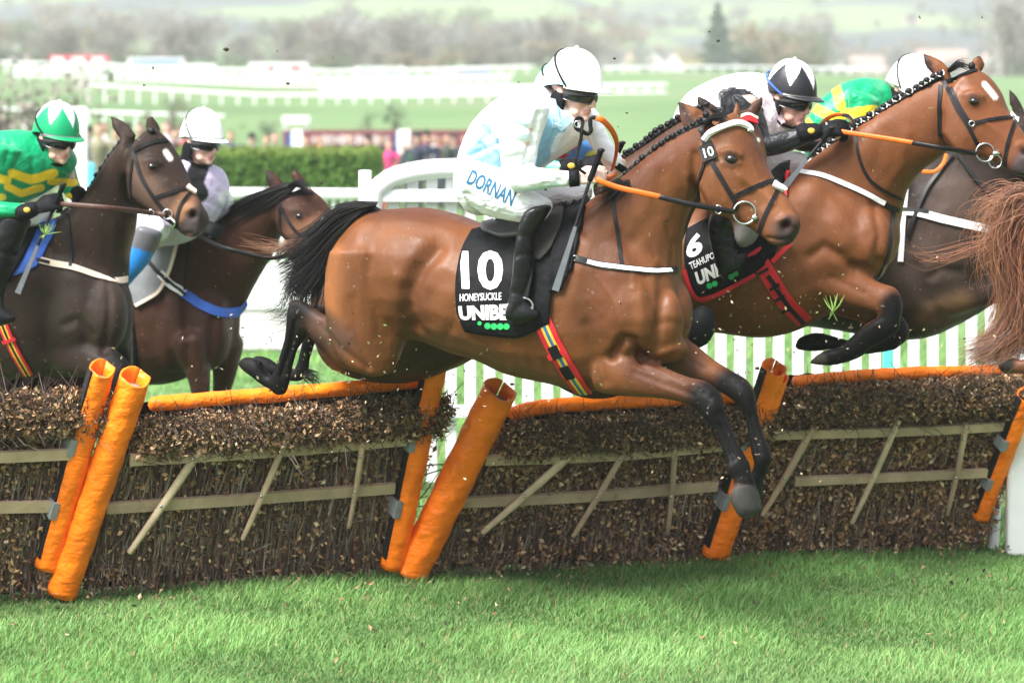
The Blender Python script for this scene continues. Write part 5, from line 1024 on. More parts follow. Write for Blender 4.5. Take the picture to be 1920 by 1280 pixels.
    def body(s, base=SKIN, voxel=.0058):
        s.bodyo, s.bb = organic('body', s.skin, voxel, 3, base, m_skin, s.t, paint=s.sp); return s
    def wear(s, name, parts, base, mat, voxel=.009, smooth=4, sculpt=(), paint=()):
        o, b = organic(name, parts, voxel, smooth, base, mat, s.t, sculpt, paint); return o, b
    def X(s, p): return s.c+s.R@(np.array(p)*s.hs)
    def helmet(s, colf, under=(.015, .015, .017), peakcol=None, strapm=None, strap_el=62, second=False, pads=True):
        R, c, sc = s.R, s.c, s.hs; na, ne = 160, 44; V, Cc = [], []
        for i in range(ne+1):
            e = i/ne*math.pi/2
            for j in range(na):
                a = 2*math.pi*j/na; rim = .028-.032*max(0, -math.cos(a))**1.2; r = max(math.cos(e), 0)**.86; rx = .130+.006*(math.cos(a) > 0)*math.cos(a); bl = 1+.012*math.sin(6*a)*math.cos(e)
                V.append((rx*math.cos(a)*r*bl-.004, .107*math.sin(a)*r*bl, rim+(.183-rim)*math.sin(e)**1.05)); Cc.append(colf(a, math.degrees(e)))
        n0 = len(V)
        for j in range(na): q = V[j]; V.append((q[0]*.9, q[1]*.9, q[2]+.004)); Cc.append(under)
        V.append((0, 0, .05)); Cc.append(under)
        Fc = [(i*na+j, i*na+(j+1) % na, (i+1)*na+(j+1) % na, (i+1)*na+j) for i in range(ne) for j in range(na)]
        Fc += [(j, n0+j, n0+(j+1) % na, (j+1) % na) for j in range(na)]+[(n0+j, n0+na, n0+(j+1) % na) for j in range(na)]
        mb = MB().add(c+(np.array(V)*sc)@R.T, Fc); me = mb.mesh(); setcol(me, Cc); he = link('helmet', me, m_helmet, s.t, True)
        def peak(z0, ext, drop, col, nm):
            P_, F_ = [], []; m = 29
            for k in range(2):
                for i in range(6):
                    for j in range(m):
                        a = math.radians(-78+156*j/(m-1)); t_ = i/5; w_ = math.cos(math.radians(90*(2*j/(m-1)-1)))**.6; r = 1+t_*ext*w_/.13
                        P_.append((.134*math.cos(a)*r-.004, .107*math.sin(a)*(1+t_*ext*.35*w_/.13), z0-drop*t_*w_-.004*k-.012*t_*(abs(2*j/(m-1)-1))**2))
            for i in range(5):
                for j in range(m-1):
                    q = (i*m+j, i*m+j+1, (i+1)*m+j+1, (i+1)*m+j); F_ += [q, tuple(x+6*m for x in q[::-1])]
            for j in range(m-1): F_ += [(5*m+j, 5*m+j+1, 11*m+j+1, 11*m+j)]
            mb = MB().add(c+(np.array(P_)*sc)@R.T, F_); me = mb.mesh(); setcol(me, np.tile(np.array(col), (len(P_), 1))); return link(nm, me, m_helmet, he, True)
        peak(.034, .052, .012, peakcol or colf(0, 0), 'peak')
        v, f = ellip(s.X((-.004, 0, .187)), np.array([.009, .009, .005])*sc, R, 10, 6); mb = MB().add(v, f); me = mb.mesh(); setcol(me, np.tile(np.array(colf(0, 90)), (len(v), 1))); link('button', me, m_helmet, he, True)
        pts = []
        for k in range(25):
            u = -1+2*k/24; a = math.radians(180-108*abs(u)**.9)*(1 if u >= 0 else -1); e = math.radians(strap_el*(1-abs(u)**1.6)); r = math.cos(e)**.86*1.025
            pts.append(s.X((.132*math.cos(a)*r-.004, .109*math.sin(a)*r, .026+.157*math.sin(e)**1.05)))
        pts = np.array(pts); nn = pts-s.X((0, 0, .05)); nn /= np.linalg.norm(nn, axis=1)[:, None]; V2, F2 = ribbon(pts, nn, .008, .004); MB().add(V2, F2).build('goggle_strap', strapm or m_strap, he)
        if pads:
            for q in (-1, 1):
                v, f = ellip(s.X((-.012, q*.083, -.052)), np.array([.040, .016, .056])*sc, R, 16, 10); MB().add(v, f).build('ear_pad', m_blackcloth, he, True)
            cs = [s.X(p) for p in ((-.0, -.085, -.09), (.035, -.066, -.112), (.055, 0, -.125), (.035, .066, -.112), (0, .085, -.09))]; v, f = tube(cs, .0075*sc, 5, 8); MB().add(v, f).build('chin_strap', m_strap, he, True)
            v, f = tube([s.X((-.05, 0, -.09)), s.X((-.048, 0, -.16))], np.array([.073, .08])*sc, 4, 18); MB().add(v, f).build('neck_band', m_blackcloth, s.t, True)
        # goggles
        def lens(z0, z1, rx, nm, mt, pitch=0, amax=80):
            P_, F_ = [], []; m = 33
            for k in range(2):
                for i in range(7):
                    for j in range(m):
                        an = -amax+2*amax*j/(m-1); a = math.radians(an); t_ = i/6; zz = z0+(z1-z0)*t_; cut = max(0, 1-abs(an)/13)*.014*(1-t_); edge = .32*(abs(an)/amax)**3*(.5-t_)*(z1-z0)
                        b = rx+.006*math.sin(math.pi*t_)-.005*k; P_.append((b*math.cos(a), (b*.80)*math.sin(a), zz+cut+edge+pitch*math.cos(a)*.0))
            for i in range(6):
                for j in range(m-1):
                    q = (i*m+j, i*m+j+1, (i+1)*m+j+1, (i+1)*m+j); F_ += [q, tuple(x+7*m for x in q[::-1])]
            for j in range(m-1): F_ += [(j, j+1, j+1+7*m, j+7*m), (6*m+j, 6*m+j+7*m, 6*m+j+1+7*m, 6*m+j+1)]
            MB().add(c+(np.array(P_)*sc)@R.T, F_).build(nm, mt, he, True)
        lens(-.036, .016, .113, 'goggles', m_goggle)
        if second: lens(.012, .036, .135, 'raised_goggles', second)
        return he
def star(bg, fg, n=6, lo=18, hi=62, ph=0.5):
    def f(a, e):
        x = (a/(2*math.pi)*n+ph) % 1; tri = abs(2*x-1); return fg if e > lo+(hi-lo)*tri**1.0 else bg
    return f
WHT = (.80, .81, .82)

# ---------------------------------------------------------------- rider of the leading bay
j = J1 = Jockey('jockey in white and pale blue silks with plain white cap, on the bright bay', 12.02, (960, 420))
j.head(1072, 172, -.02, 34, 9, 0, .97)
j.core([(1052, 225, .07), (1000, 230, .13), (940, 270, .12), (910, 330, .11)]).core([(990, 205, .05), (965, 330, .04), (1030, 336, .034), (1075, 335, .026)], -.24).core([(1095, 220, .045), (1125, 270, .036), (1150, 318, .026)], .22)
j.core([(905, 345, .06), (955, 372, .045), (1004, 394, .035), (987, 440, .034), (980, 500, .034), (972, 565, .03), (990, 584, .022)], -.17).core([(905, 345, .06), (1080, 368, .035), (1050, 480, .04), (1040, 580, .034)], .2)
j.hand((1082, 334), (1121, 327), -.25, back=(.05, -.85, .5), sc=.97).hand((1160, 314), (1149, 334), .2, back=(.75, -.6, .3), sc=.92)
j.body((.78, .52, .43))
LB = (.27, .52, .72)
def silks(c, px, V):
    c[:] = WHT2 = (.83, .85, .87); tor = (V[:, 1] > 11.865)
    blue = poly_in(px, [(872, 282), (892, 246), (908, 226), (936, 214), (952, 236), (975, 230), (1008, 196), (1034, 186), (1050, 204), (1062, 238), (1050, 270), (1030, 302), (1002, 322), (940, 316), (900, 304), (876, 298)])&tor
    c[blue] = LB; wh = poly_in(px, [(1046, 250), (1062, 246), (1050, 285), (1030, 300), (1034, 275)])|poly_in(px, [(905, 262), (925, 250), (934, 275), (915, 285)]); c[wh&tor] = (.74, .82, .88)
    for ln in ([(960, 224), (986, 234)], [(962, 252), (986, 258)]): c[(seg_dist(px, ln) < 4)&~tor] = (.62, .78, .87)
    c[(seg_dist(px, [(966, 362), (1000, 359), (1045, 351)]) < 7)&~tor] = (.62, .76, .78); return c
jk, jb = j.wear('silk_jacket', [j.L([(866, 300, 985, 345, .15), (874, 272, 1012, 316, .165), (894, 230, 1040, 296, .18), (926, 196, 1080, 270, .19), (962, 171, 1108, 243, .18), (995, 158, 1098, 212, .12), (1020, 158, 1068, 200, .075)], yaw=30),
    j.L([(962, 176, 1030, 205, .06), (944, 222, 1024, 228, .065), (937, 262, 1010, 270, .06), (941, 306, 1004, 304, .058), (952, 345, 1000, 316, .05), (970, 360, 1000, 316, .045)], -.24),
    j.L([(972, 316, 958, 352, .045), (985, 312, 970, 359, .05), (1010, 314, 1000, 358, .047), (1040, 318, 1035, 352, .042), (1071, 321, 1067, 349, .036)], -.25),
    j.L([(1075, 185, 1122, 215, .06), (1098, 235, 1136, 248, .055), (1112, 272, 1154, 278, .05), (1134, 298, 1170, 304, .042), (1146, 308, 1172, 314, .036)], .2)], (.82, .84, .86), m_silk, .0062, 3,
    [([(1010, 215), (1000, 260), (985, 300)], 6, -.010), ([(985, 310), (1002, 300)], 5, -.012), ([(955, 230), (1000, 245)], 5, -.010), ([(948, 262), (1000, 272)], 6, -.010), ([(945, 300), (975, 292)], 5, -.010), ([(1010, 330), (1050, 338)], 4, -.006), ([(1020, 345), (1055, 342)], 4, -.005), ([(935, 270), (880, 292)], 5, -.010), ([(905, 240), (935, 272)], 6, -.008), ([(930, 215), (945, 240)], 6, -.008), ([(900, 270), (950, 300)], 5, -.008), ([(965, 190), (985, 215)], 6, -.008), ([(1048, 215), (1038, 255), (1018, 300)], 4, -.005), ([(1060, 240), (1040, 285)], 6, .004)],
    [silks])
for pts in ([(1032, 188), (1044, 238)], [(1066, 222), (1046, 240)]): strap('collar', jb, pts, .035, M('collar_blue', (.42, .66, .80), .6), jk, 6, off=.006, thick=.01)
br, bb = j.wear('breeches', [j.L([(872, 286, 965, 340, .14), (862, 312, 950, 372, .155), (864, 345, 915, 400, .14), (880, 378, 900, 404, .1)], yaw=25), j.L([(885, 302, 880, 380, .1), (925, 322, 912, 404, .092), (965, 342, 950, 413, .085), (1000, 358, 985, 418, .073), (1032, 375, 1008, 420, .06)], -.16),
    j.L([(930, 325, 920, 395, .09), (1000, 338, 990, 395, .08), (1060, 345, 1050, 388, .07), (1106, 350, 1096, 384, .055)], .17)], (.8, .8, .8), m_breech, .0085, 3,
    [([(880, 385), (915, 398), (950, 408)], 3.5, -.005), ([(872, 362), (915, 388), (960, 402)], 3.5, -.005), ([(890, 375), (930, 395)], 4, .004), ([(868, 340), (890, 372)], 4, -.004), ([(975, 380), (1010, 400)], 5, -.003)])
text_on('lettering', 'DORNAN', [(886, 317), (969, 360), (958, 387), (873, 343)], bb, m_blueprint, br, .003, .018)
bt, btb = j.wear('boot', [j.L([(985, 396, 1034, 388, .052), (977, 414, 1020, 412, .054), (971, 440, 1003, 440, .05), (965, 475, 1000, 475, .05), (962, 510, 1000, 507, .046), (957, 545, 990, 545, .04), (953, 572, 988, 566, .041), (952, 590, 982, 580, .036)], -.22),
    j.L([(950, 600, 962, 562, .034), (970, 607, 985, 562, .038), (990, 604, 1000, 573, .038), (1008, 597, 1012, 582, .03)], -.22)], BLK, m_black, .008, 2, [([(965, 480), (998, 474)], 4, -.005), ([(962, 548), (988, 552)], 5, -.005), ([(970, 440), (1000, 446)], 4, -.003)])
j.wear('boot', [ptube([(1085, 370, j.D0+.2, .05), (1060, 450, j.D0+.25, .055), (1050, 520, j.D0+.32, .045), (1045, 575, j.D0+.36, .042), (1075, 592, j.D0+.36, .034)], 4, 12)], BLK, m_black, .011, 2)
for w_, d_ in (([(1066, 334), (1087, 333)], -.25),):
    v, f = tube([P(1067, 335, j.D0-.25), P(1086, 333.5, j.D0-.25)], [.0345, .033], 2, 16, 1, .05); MB().add(v, f).build('wrist_band', m_blackcloth, j.t, True)
v, f = tube([P(1164, 308, j.D0+.2), P(1158, 318, j.D0+.2)], .034, 2, 14, 1, .05); MB().add(v, f).build('wrist_band', m_blackcloth, j.t, True)
j.helmet(lambda a, e: (.40, .64, .78) if e < 13+5*math.sin(5*a) and abs(a-math.pi) < 2.0 else (.84, .85, .85), peakcol=(.84, .85, .85), strap_el=66)

# ---------------------------------------------------------------- green and gold rider at the left
GR, YE = (.0, .30, .12), (.98, .67, .03)
j = J2 = Jockey('jockey in green silks with gold hoops and white starred green cap, on the dark bay', 14.35, (0, 430))
j.head(104, 259, 0, 44, 12, 0, .98)
j.core([(70, 300, .07), (20, 310, .13), (-60, 340, .12), (-110, 380, .11)]).core([(0, 285, .05), (-25, 385, .04), (60, 392, .028)], -.26).core([(118, 300, .045), (130, 340, .036), (142, 374, .026)], .16)
j.core([(-110, 390, .05), (10, 420, .038), (-10, 500, .04), (-15, 590, .034)], -.2).core([(-110, 390, .08), (30, 420, .06), (20, 500, .04), (15, 590, .034)], .2)
j.hand((66, 391), (108, 376), -.28, False, 1.02, (.1, -.8, .5)).hand((146, 366), (146, 390), .14, False, .95, (.6, -.7, .2), patch=False)
j.body((.72, .44, .35), .0068)
gl = [([(23, 325), (60, 338), (101, 325)], 8.5, YE, 1.5), ([(14, 350), (40, 363), (77, 352)], 7, YE, 1.5), ([(-30, 330), (14, 338)], 8, YE, 1.5), ([(-40, 366), (6, 370)], 6, YE, 1.5), ([(96, 341), (140, 342)], 7, YE, 1.5), ([(126, 368), (158, 364)], 5, YE, 1.5)]
j.wear('silk_jacket', [j.L([(-100, 330, -70, 430, .15), (-60, 262, -30, 405, .17), (-15, 248, 20, 388, .19), (30, 243, 72, 362, .2), (62, 248, 114, 325, .17), (82, 258, 118, 296, .1)], yaw=40),
    j.L([(-35, 268, 40, 285, .06), (-45, 325, 14, 335, .058), (-48, 370, 0, 388, .052), (-36, 402, -4, 380, .045)], -.26), j.L([(-30, 376, -26, 410, .045), (5, 378, 8, 409, .046), (40, 381, 42, 407, .04), (58, 384, 60, 403, .034)], -.27),
    j.L([(98, 275, 136, 300, .055), (104, 315, 143, 330, .05), (110, 345, 150, 350, .046), (126, 370, 158, 372, .038)], .16)], GR, m_silk, .0065, 3,
    [([(60, 300), (62, 345)], 6, -.006), ([(20, 300), (45, 330)], 7, .005), ([(-10, 390), (40, 396)], 5, -.004), ([(110, 310), (135, 330)], 5, -.005), ([(85, 310), (95, 345)], 6, -.006), ([(20, 270), (10, 310)], 6, -.005)], gl)
j.wear('breeches', [j.L([(-130, 365, -60, 420, .15), (-150, 395, -90, 450, .15)], yaw=30), j.L([(-110, 380, -110, 450, .095), (-40, 382, -45, 442, .085), (10, 388, 0, 438, .07), (40, 396, 26, 436, .058)], -.18), j.L([(-80, 380, -80, 440, .09), (20, 378, 15, 430, .075), (95, 388, 85, 424, .055)], .18)], (.8, .8, .8), m_breech, .011, 3)
j.wear('boot', [j.L([(4, 404, 58, 416, .055), (-12, 440, 40, 456, .054), (-24, 490, 20, 502, .05), (-30, 545, 6, 552, .043), (-32, 585, 6, 585, .04)], -.24), j.L([(-34, 600, -16, 570, .036), (-8, 612, 2, 574, .036), (22, 606, 26, 590, .028)], -.24)], BLK, m_black, .01, 2, [([(-10, 470), (30, 480)], 5, -.005)])
j.wear('boot', [ptube([(80, 405, j.D0+.2, .055), (50, 480, j.D0+.3, .052), (40, 580, j.D0+.36, .042), (65, 600, j.D0+.36, .034)], 4, 12)], BLK, m_black, .012, 2)
j.helmet(star((.0, .28, .11), WHT, 6, 20, 64, .5), peakcol=(.0, .24, .09), strap_el=40, second=m_grey)

# ---------------------------------------------------------------- lilac rider
LI = (.62, .54, .74)
j = J3 = Jockey('jockey in pale lilac silks with black bib and white cap, riding the second horse', 15.75, (270, 500))
j.head(377, 266, 0, 42, 8, 0, .98)
j.core([(365, 320, .07), (345, 360, .13), (320, 410, .12), (280, 430, .11)]).core([(330, 340, .05), (310, 400, .04), (370, 425, .028)], -.22).core([(405, 335, .045), (415, 375, .036), (395, 412, .026)], .18)
j.core([(270, 430, .05), (300, 430, .038), (272, 450, .03), (258, 480, .03), (218, 540, .025)], -.19).core([(270, 430, .08), (340, 440, .06), (320, 520, .04), (310, 600, .034)], .25)
j.hand((372, 424), (402, 432), -.22, False, .95, (.1, -.8, .5), patch=False).hand((396, 408), (420, 428), .16, False, .95, (.6, -.7, .2), patch=False)
j.body((.74, .46, .38), .0072)
j.wear('silk_jacket', [j.L([(262, 398, 318, 462, .15), (285, 368, 350, 452, .17), (305, 332, 388, 420, .19), (328, 308, 408, 375, .195), (345, 301, 404, 330, .15), (352, 300, 390, 314, .09)], yaw=38),
    j.L([(306, 322, 348, 340, .055), (294, 375, 334, 388, .052), (306, 418, 340, 410, .045), (340, 432, 345, 410, .042), (368, 434, 370, 414, .034)], -.22), j.L([(388, 312, 416, 338, .055), (400, 345, 436, 376, .052), (398, 385, 432, 405, .046), (384, 402, 408, 418, .036)], .16)], LI, m_silk, .0115, 3,
    [([(398, 345), (420, 370)], 5, -.005), ([(385, 375), (420, 395)], 5, -.005), ([(345, 350), (350, 400)], 6, -.005)], [([(372, 318), (362, 345), (372, 362)], 19, (.008, .008, .01), 3), ([(425, 372), (440, 385)], 16, WHT, 6)])
j.wear('breeches', [j.L([(235, 400, 300, 440, .15), (228, 430, 280, 470, .15)], yaw=34), j.L([(255, 395, 250, 466, .09), (285, 402, 276, 458, .08), (314, 412, 304, 452, .062)], -.18), j.L([(270, 390, 270, 450, .09), (330, 400, 325, 445, .075), (365, 412, 358, 440, .055)], .2)], (.8, .8, .8), m_breech, .012, 3)
BLU = (.02, .20, .55)
bo, _ = j.wear('boot', [j.L([(258, 424, 304, 440, .055), (250, 446, 294, 464, .054), (240, 474, 276, 496, .048), (214, 515, 246, 530, .042), (196, 545, 226, 556, .04)], -.24), j.L([(186, 556, 206, 540, .034), (204, 574, 226, 544, .034), (232, 572, 236, 556, .028)], -.24)], BLU, M('boot_leather', attr=True, rough=.4, var=.08), .011, 2, (), [lambda c, px, V: np.where(((px[:, 1]-.3*(px[:, 0]-270)) < 470)[:, None], np.array([[.10, .10, .11]]), c)])
j.wear('boot', [ptube([(345, 420, j.D0+.22, .055), (325, 500, j.D0+.3, .05), (318, 580, j.D0+.36, .04), (345, 598, j.D0+.36, .034)], 4, 12)], BLU, M('boot_leather', attr=True, rough=.4, var=.08), .012, 2)
j.helmet(lambda a, e: (.84, .84, .83), strap_el=70, second=m_grey)

# ---------------------------------------------------------------- black and white rider
PK = (.78, .68, .72)
j = J4 = Jockey('jockey in white jacket with black sleeves and white starred black cap, riding the large bay', 13.4, (1390, 420))
j.head(1479, 185, -.02, 42, 12, 0, .98)
j.core([(1455, 230, .07), (1410, 220, .13), (1350, 240, .12), (1310, 300, .11)]).core([(1400, 190, .05), (1422, 275, .04), (1522, 248, .028)], -.25).core([(1485, 215, .045), (1510, 262, .036), (1585, 262, .026)], .16)
j.core([(1310, 320, .03), (1420, 372, .016), (1360, 430, .03), (1365, 500, .028), (1385, 492, .02)], -.27).core([(1310, 320, .08), (1480, 320, .06), (1460, 430, .045), (1450, 540, .034)], .25)
j.hand((1534, 246), (1577, 240), -.27, False, 1.06, (.0, -.75, .6)).hand((1582, 252), (1612, 236), .1, False, 1.0, (.2, -.6, .7), patch=False)
j.body((.68, .38, .30), .0062)
near = lambda px, V: (V[:, 1] < 13.27).astype(float)
far_ = lambda px, V: ((V[:, 1] > 13.44)&(px[:, 0] > 1482)).astype(float)
jk, jb = j.wear('silk_jacket', [j.L([(1278, 205, 1310, 330, .15), (1298, 173, 1350, 320, .18), (1338, 150, 1402, 302, .19), (1383, 137, 1450, 280, .19), (1424, 137, 1484, 250, .16), (1440, 150, 1482, 226, .1)], yaw=32),
    j.L([(1372, 180, 1424, 196, .06), (1384, 215, 1438, 232, .06), (1396, 255, 1444, 268, .054), (1412, 290, 1442, 258, .05)], -.25), j.L([(1424, 262, 1428, 296, .05), (1452, 250, 1462, 290, .05), (1490, 241, 1500, 277, .045), (1522, 235, 1526, 261, .037)], -.26),
    j.L([(1468, 200, 1506, 222, .056), (1486, 236, 1520, 250, .05), (1490, 280, 1518, 258, .045), (1540, 284, 1542, 258, .042), (1572, 270, 1572, 248, .034)], .16)], (.82, .82, .83), m_silk, .0095, 3,
    [([(1440, 285), (1500, 262)], 4, -.004), ([(1445, 262), (1495, 250)], 4, -.003), ([(1432, 275), (1445, 290)], 5, -.006), ([(1462, 215), (1455, 250)], 5, -.006), ([(1440, 200), (1438, 240)], 6, -.005), ([(1340, 170), (1380, 190)], 8, -.004)],
    [([(1440, 190), (1460, 250)], 30, PK, 8), ([(1390, 180), (1418, 275), (1535, 248)], 44, (.008, .009, .012), 3, near), ([(1500, 215), (1510, 265), (1575, 262)], 34, (.008, .009, .012), 3, far_)])
strap('collar', jb, [(1434, 180), (1448, 200), (1466, 232)], .03, M('collar_pink', PK, .6), jk, 6, off=.006, thick=.012)
j.wear('breeches', [j.L([(1270, 290, 1330, 340, .15), (1262, 320, 1310, 370, .15)], yaw=25), j.L([(1300, 300, 1295, 380, .095), (1380, 325, 1370, 395, .085), (1420, 345, 1405, 400, .07), (1448, 360, 1425, 402, .058)], -.2), j.L([(1320, 290, 1320, 370, .09), (1420, 280, 1415, 345, .08), (1480, 282, 1470, 335, .065), (1512, 288, 1500, 325, .05)], .16)], (.8, .8, .8), m_breech, .011, 3)
j.wear('boot', [j.L([(1400, 375, 1440, 395, .055), (1350, 385, 1400, 412, .056), (1330, 410, 1382, 430, .055), (1330, 445, 1380, 450, .052), (1338, 478, 1382, 474, .046), (1342, 500, 1384, 488, .042)], -.32), j.L([(1348, 518, 1362, 480, .036), (1370, 514, 1380, 474, .038), (1394, 500, 1398, 470, .034)], -.32)], BLK, m_black, .0095, 2, [([(1335, 425), (1380, 432)], 3.5, -.007), ([(1334, 440), (1378, 446)], 3.5, -.006), ([(1340, 460), (1380, 462)], 3.5, -.006), ([(1345, 405), (1380, 418)], 3.5, -.006)])
j.wear('boot', [ptube([(1490, 305, j.D0+.2, .055), (1470, 400, j.D0+.3, .052), (1455, 520, j.D0+.36, .042), (1480, 540, j.D0+.36, .034)], 4, 12)], BLK, m_black, .012, 2)
m_raised = M('raised_lens', (.09, .09, .075), .25, .5, var=.3, vs=40)
j.helmet(star((.012, .013, .017), WHT, 6, 16, 62, .5), peakcol=(.018, .019, .023), strap_el=30, strapm=m_blue, second=m_raised)

# ---------------------------------------------------------------- second green and gold rider and the hidden rider
j = J5 = Jockey('jockey in green and gold silks with plain white cap behind the large bay neck', 14.6, (1620, 380))
j.head(1704, 170, 0, 50, 26, 0, 1.0)
j.core([(1670, 215, .07), (1630, 210, .13), (1580, 250, .12), (1545, 300, .11)]).core([(1620, 210, .05), (1605, 270, .04), (1640, 285, .03)], -.22).core([(1680, 230, .045), (1700, 270, .036), (1740, 290, .026)], .2)
j.core([(1545, 310, .05), (1640, 350, .038), (1590, 440, .045), (1590, 540, .036)], -.25).core([(1545, 310, .08), (1660, 350, .06), (1620, 440, .045), (1620, 540, .036)], .25)
j.hand((1640, 285), (1680, 290), -.22, False, 1.0, (0, -.7, .6), patch=False).hand((1742, 290), (1765, 296), .18, False, .95, (.2, -.6, .7), patch=False); j.body(SKIN, .008)
j.wear('silk_jacket', [j.L([(1512, 240, 1545, 310, .15), (1527, 212, 1566, 306, .165), (1548, 183, 1605, 292, .18), (1580, 158, 1642, 272, .19), (1615, 146, 1670, 248, .19), (1645, 148, 1686, 222, .14), (1660, 158, 1688, 205, .09)], yaw=30),
    j.L([(1592, 172, 1650, 190, .058), (1590, 205, 1646, 225, .056), (1588, 248, 1636, 250, .052), (1602, 280, 1630, 262, .046), (1642, 296, 1640, 272, .036)], -.22), j.L([(1664, 190, 1695, 215, .055), (1690, 245, 1716, 250, .05), (1720, 285, 1735, 270, .045), (1752, 300, 1755, 282, .036)], .2)], GR, m_silk, .0075, 3,
    [([(1620, 160), (1600, 200)], 7, -.005), ([(1640, 170), (1650, 210)], 6, -.005), ([(1585, 200), (1600, 215)], 6, -.006)], [([(1566, 160), (1576, 198)], 9, YE, 1.5), ([(1530, 204), (1572, 226)], 9, YE, 1.5), ([(1585, 214), (1640, 206)], 9, YE, 1.5), ([(1512, 228), (1520, 240)], 8, YE, 1.5)])
j.wear('breeches', [j.L([(1508, 280, 1560, 330, .15), (1505, 305, 1545, 350, .15)], yaw=25), j.L([(1540, 290, 1535, 360, .095), (1600, 320, 1590, 380, .08), (1645, 335, 1630, 380, .06)], -.2), j.L([(1550, 290, 1545, 360, .09), (1620, 320, 1610, 380, .075), (1670, 335, 1655, 380, .055)], .2)], (.8, .8, .8), m_breech, .014, 3)
for dd in (-.3, .33): j.wear('boot', [ptube([(1640, 355, j.D0+dd, .055), (1600, 440, j.D0+dd, .052), (1590, 540, j.D0+dd, .042), (1615, 560, j.D0+dd, .034)], 4, 12)], BLK, m_black, .013, 2)
j.helmet(lambda a, e: (.84, .84, .84), strap_el=60)
j = J6 = Jockey('jockey in blue and yellow silks with pale green cap, hidden behind the pale blue rider', 12.98, (1000, 420))
j.head(1046, 186, .05, 30, 14, 0, .94)
j.core([(1055, 235, .07), (1040, 260, .12), (990, 290, .12), (950, 330, .11)]).core([(1030, 250, .05), (1010, 315, .04), (1080, 312, .028)], -.22).core([(1110, 250, .045), (1140, 290, .036), (1165, 300, .026)], .2)
j.core([(950, 340, .05), (1060, 370, .038), (1030, 460, .045), (1030, 560, .036)], -.25).core([(950, 340, .08), (1080, 370, .06), (1050, 460, .045), (1050, 560, .036)], .25)
j.hand((1086, 311), (1116, 306), -.22, False, .92, (0, -.75, .6)).hand((1155, 296), (1176, 304), .2, False, .92, (.2, -.6, .7), patch=False); j.body(SKIN, .008)
BU = (.10, .28, .62); neck_ = lambda px, V: (V[:, 1] > 12.6).astype(float)
j.wear('silk_jacket', [j.L([(925, 320, 960, 370, .15), (945, 290, 990, 350, .165), (975, 250, 1050, 330, .18), (1010, 222, 1096, 312, .19), (1055, 212, 1128, 286, .18), (1078, 212, 1122, 256, .11)], yaw=30),
    j.L([(1006, 240, 1056, 256, .056), (1000, 275, 1046, 285, .054), (1002, 318, 1036, 300, .048), (1040, 322, 1040, 302, .04), (1076, 320, 1078, 304, .034)], -.22), j.L([(1096, 232, 1124, 250, .055), (1112, 260, 1142, 272, .05), (1126, 290, 1150, 284, .045), (1152, 304, 1154, 288, .034)], .16)], BU, m_silk, .011, 3, [([(1085, 255), (1100, 300)], 6, -.006)],
    [([(1112, 296), (1126, 288)], 13, (.78, .75, .06), 2), ([(1052, 290), (1078, 264)], 11, (.62, .03, .06), 2), ([(1060, 278), (1064, 282)], 7, (.1, .5, .3), 2), ([(1030, 312), (1085, 312)], 14, (.25, .68, .55), 3), ([(1140, 285), (1155, 295)], 13, WHT, 3)])
j.wear('breeches', [j.L([(920, 330, 970, 380, .15), (915, 350, 955, 400, .15)], yaw=20), j.L([(950, 320, 945, 390, .095), (1010, 345, 1000, 405, .08), (1060, 360, 1045, 405, .06)], -.18), j.L([(950, 320, 945, 390, .09), (1030, 345, 1020, 400, .075), (1080, 360, 1068, 400, .055)], .2)], (.8, .8, .8), m_breech, .014, 3)
for dd in (-.3, .33): j.wear('boot', [ptube([(1055, 380, j.D0+dd, .055), (1035, 460, j.D0+dd, .052), (1025, 540, j.D0+dd, .042), (1050, 555, j.D0+dd, .034)], 4, 12)], BLK, m_black, .013, 2)
j.helmet(lambda a, e: (.25, .68, .5) if abs(math.sin(3*a)) > .5 else WHT, strap_el=50)
# ================================================================= saddles, cloths, bridles, reins, whips
def disc_on(name, px_, py, r, bvh, mat, parent, off=.004):
    V = []; 
    for rr_ in (0, r):
        for k in range(1 if rr_ == 0 else 18):
            a = 2*math.pi*k/18; x, y = px_+rr_*math.cos(a), py+rr_*math.sin(a); h = cast(bvh, x, y)
            V.append(h[0]+(P(x, y, 1)-P(x, y, 1+off)) if h else P(x, y, 12))
    return MB().add(V, [(0, 1+(k+1) % 18, 1+k) for k in range(18)]).build(name, mat, parent)
def ring(name, px_, py, r, D, mat, parent, th=.0042, tilt=0, sq=1.0):
    a = np.linspace(0, 2*math.pi, 29)[:-1]; t_ = math.radians(tilt)
    pts = [P(px_+r*math.cos(x)*math.cos(t_)-r*sq*math.sin(x)*math.sin(t_), py+r*math.cos(x)*math.sin(t_)+r*sq*math.sin(x)*math.cos(t_), D) for x in a]
    Q = np.array(pts+[pts[0]]); T, U, S = frame_tube(Q); n = 8; V, Fc = [], []
    for q, u, s_ in zip(Q, U, S): V += [q+(u*math.cos(b)+s_*math.sin(b))*th for b in np.linspace(0, 2*math.pi, n, endpoint=False)]
    Fc = [(i*n+j, i*n+(j+1) % n, (i+1)*n+(j+1) % n, (i+1)*n+j) for i in range(len(Q)-1) for j in range(n)]
    return MB().add(V, Fc).build(name, mat, parent, True)
def merge_straps(name, bvh, lines, mat, parent, off=.005, thick=.006):
    mb = MB()
    for pts, wd in lines:
        Q, Nn = castline(bvh, crom(pts, 8), None, off)
        for _ in range(3):
            if len(Q) > 4: Q[1:-1] = (Q[:-2]+2*Q[1:-1]+Q[2:])/4
        V, Fc = ribbon(Q, Nn, wd, thick); mb.add(V, Fc)
    return mb.build(name, mat, parent)
def G(t, r, b, l, nu=26, nv=26): return coons(t, r, b, l, nu, nv)

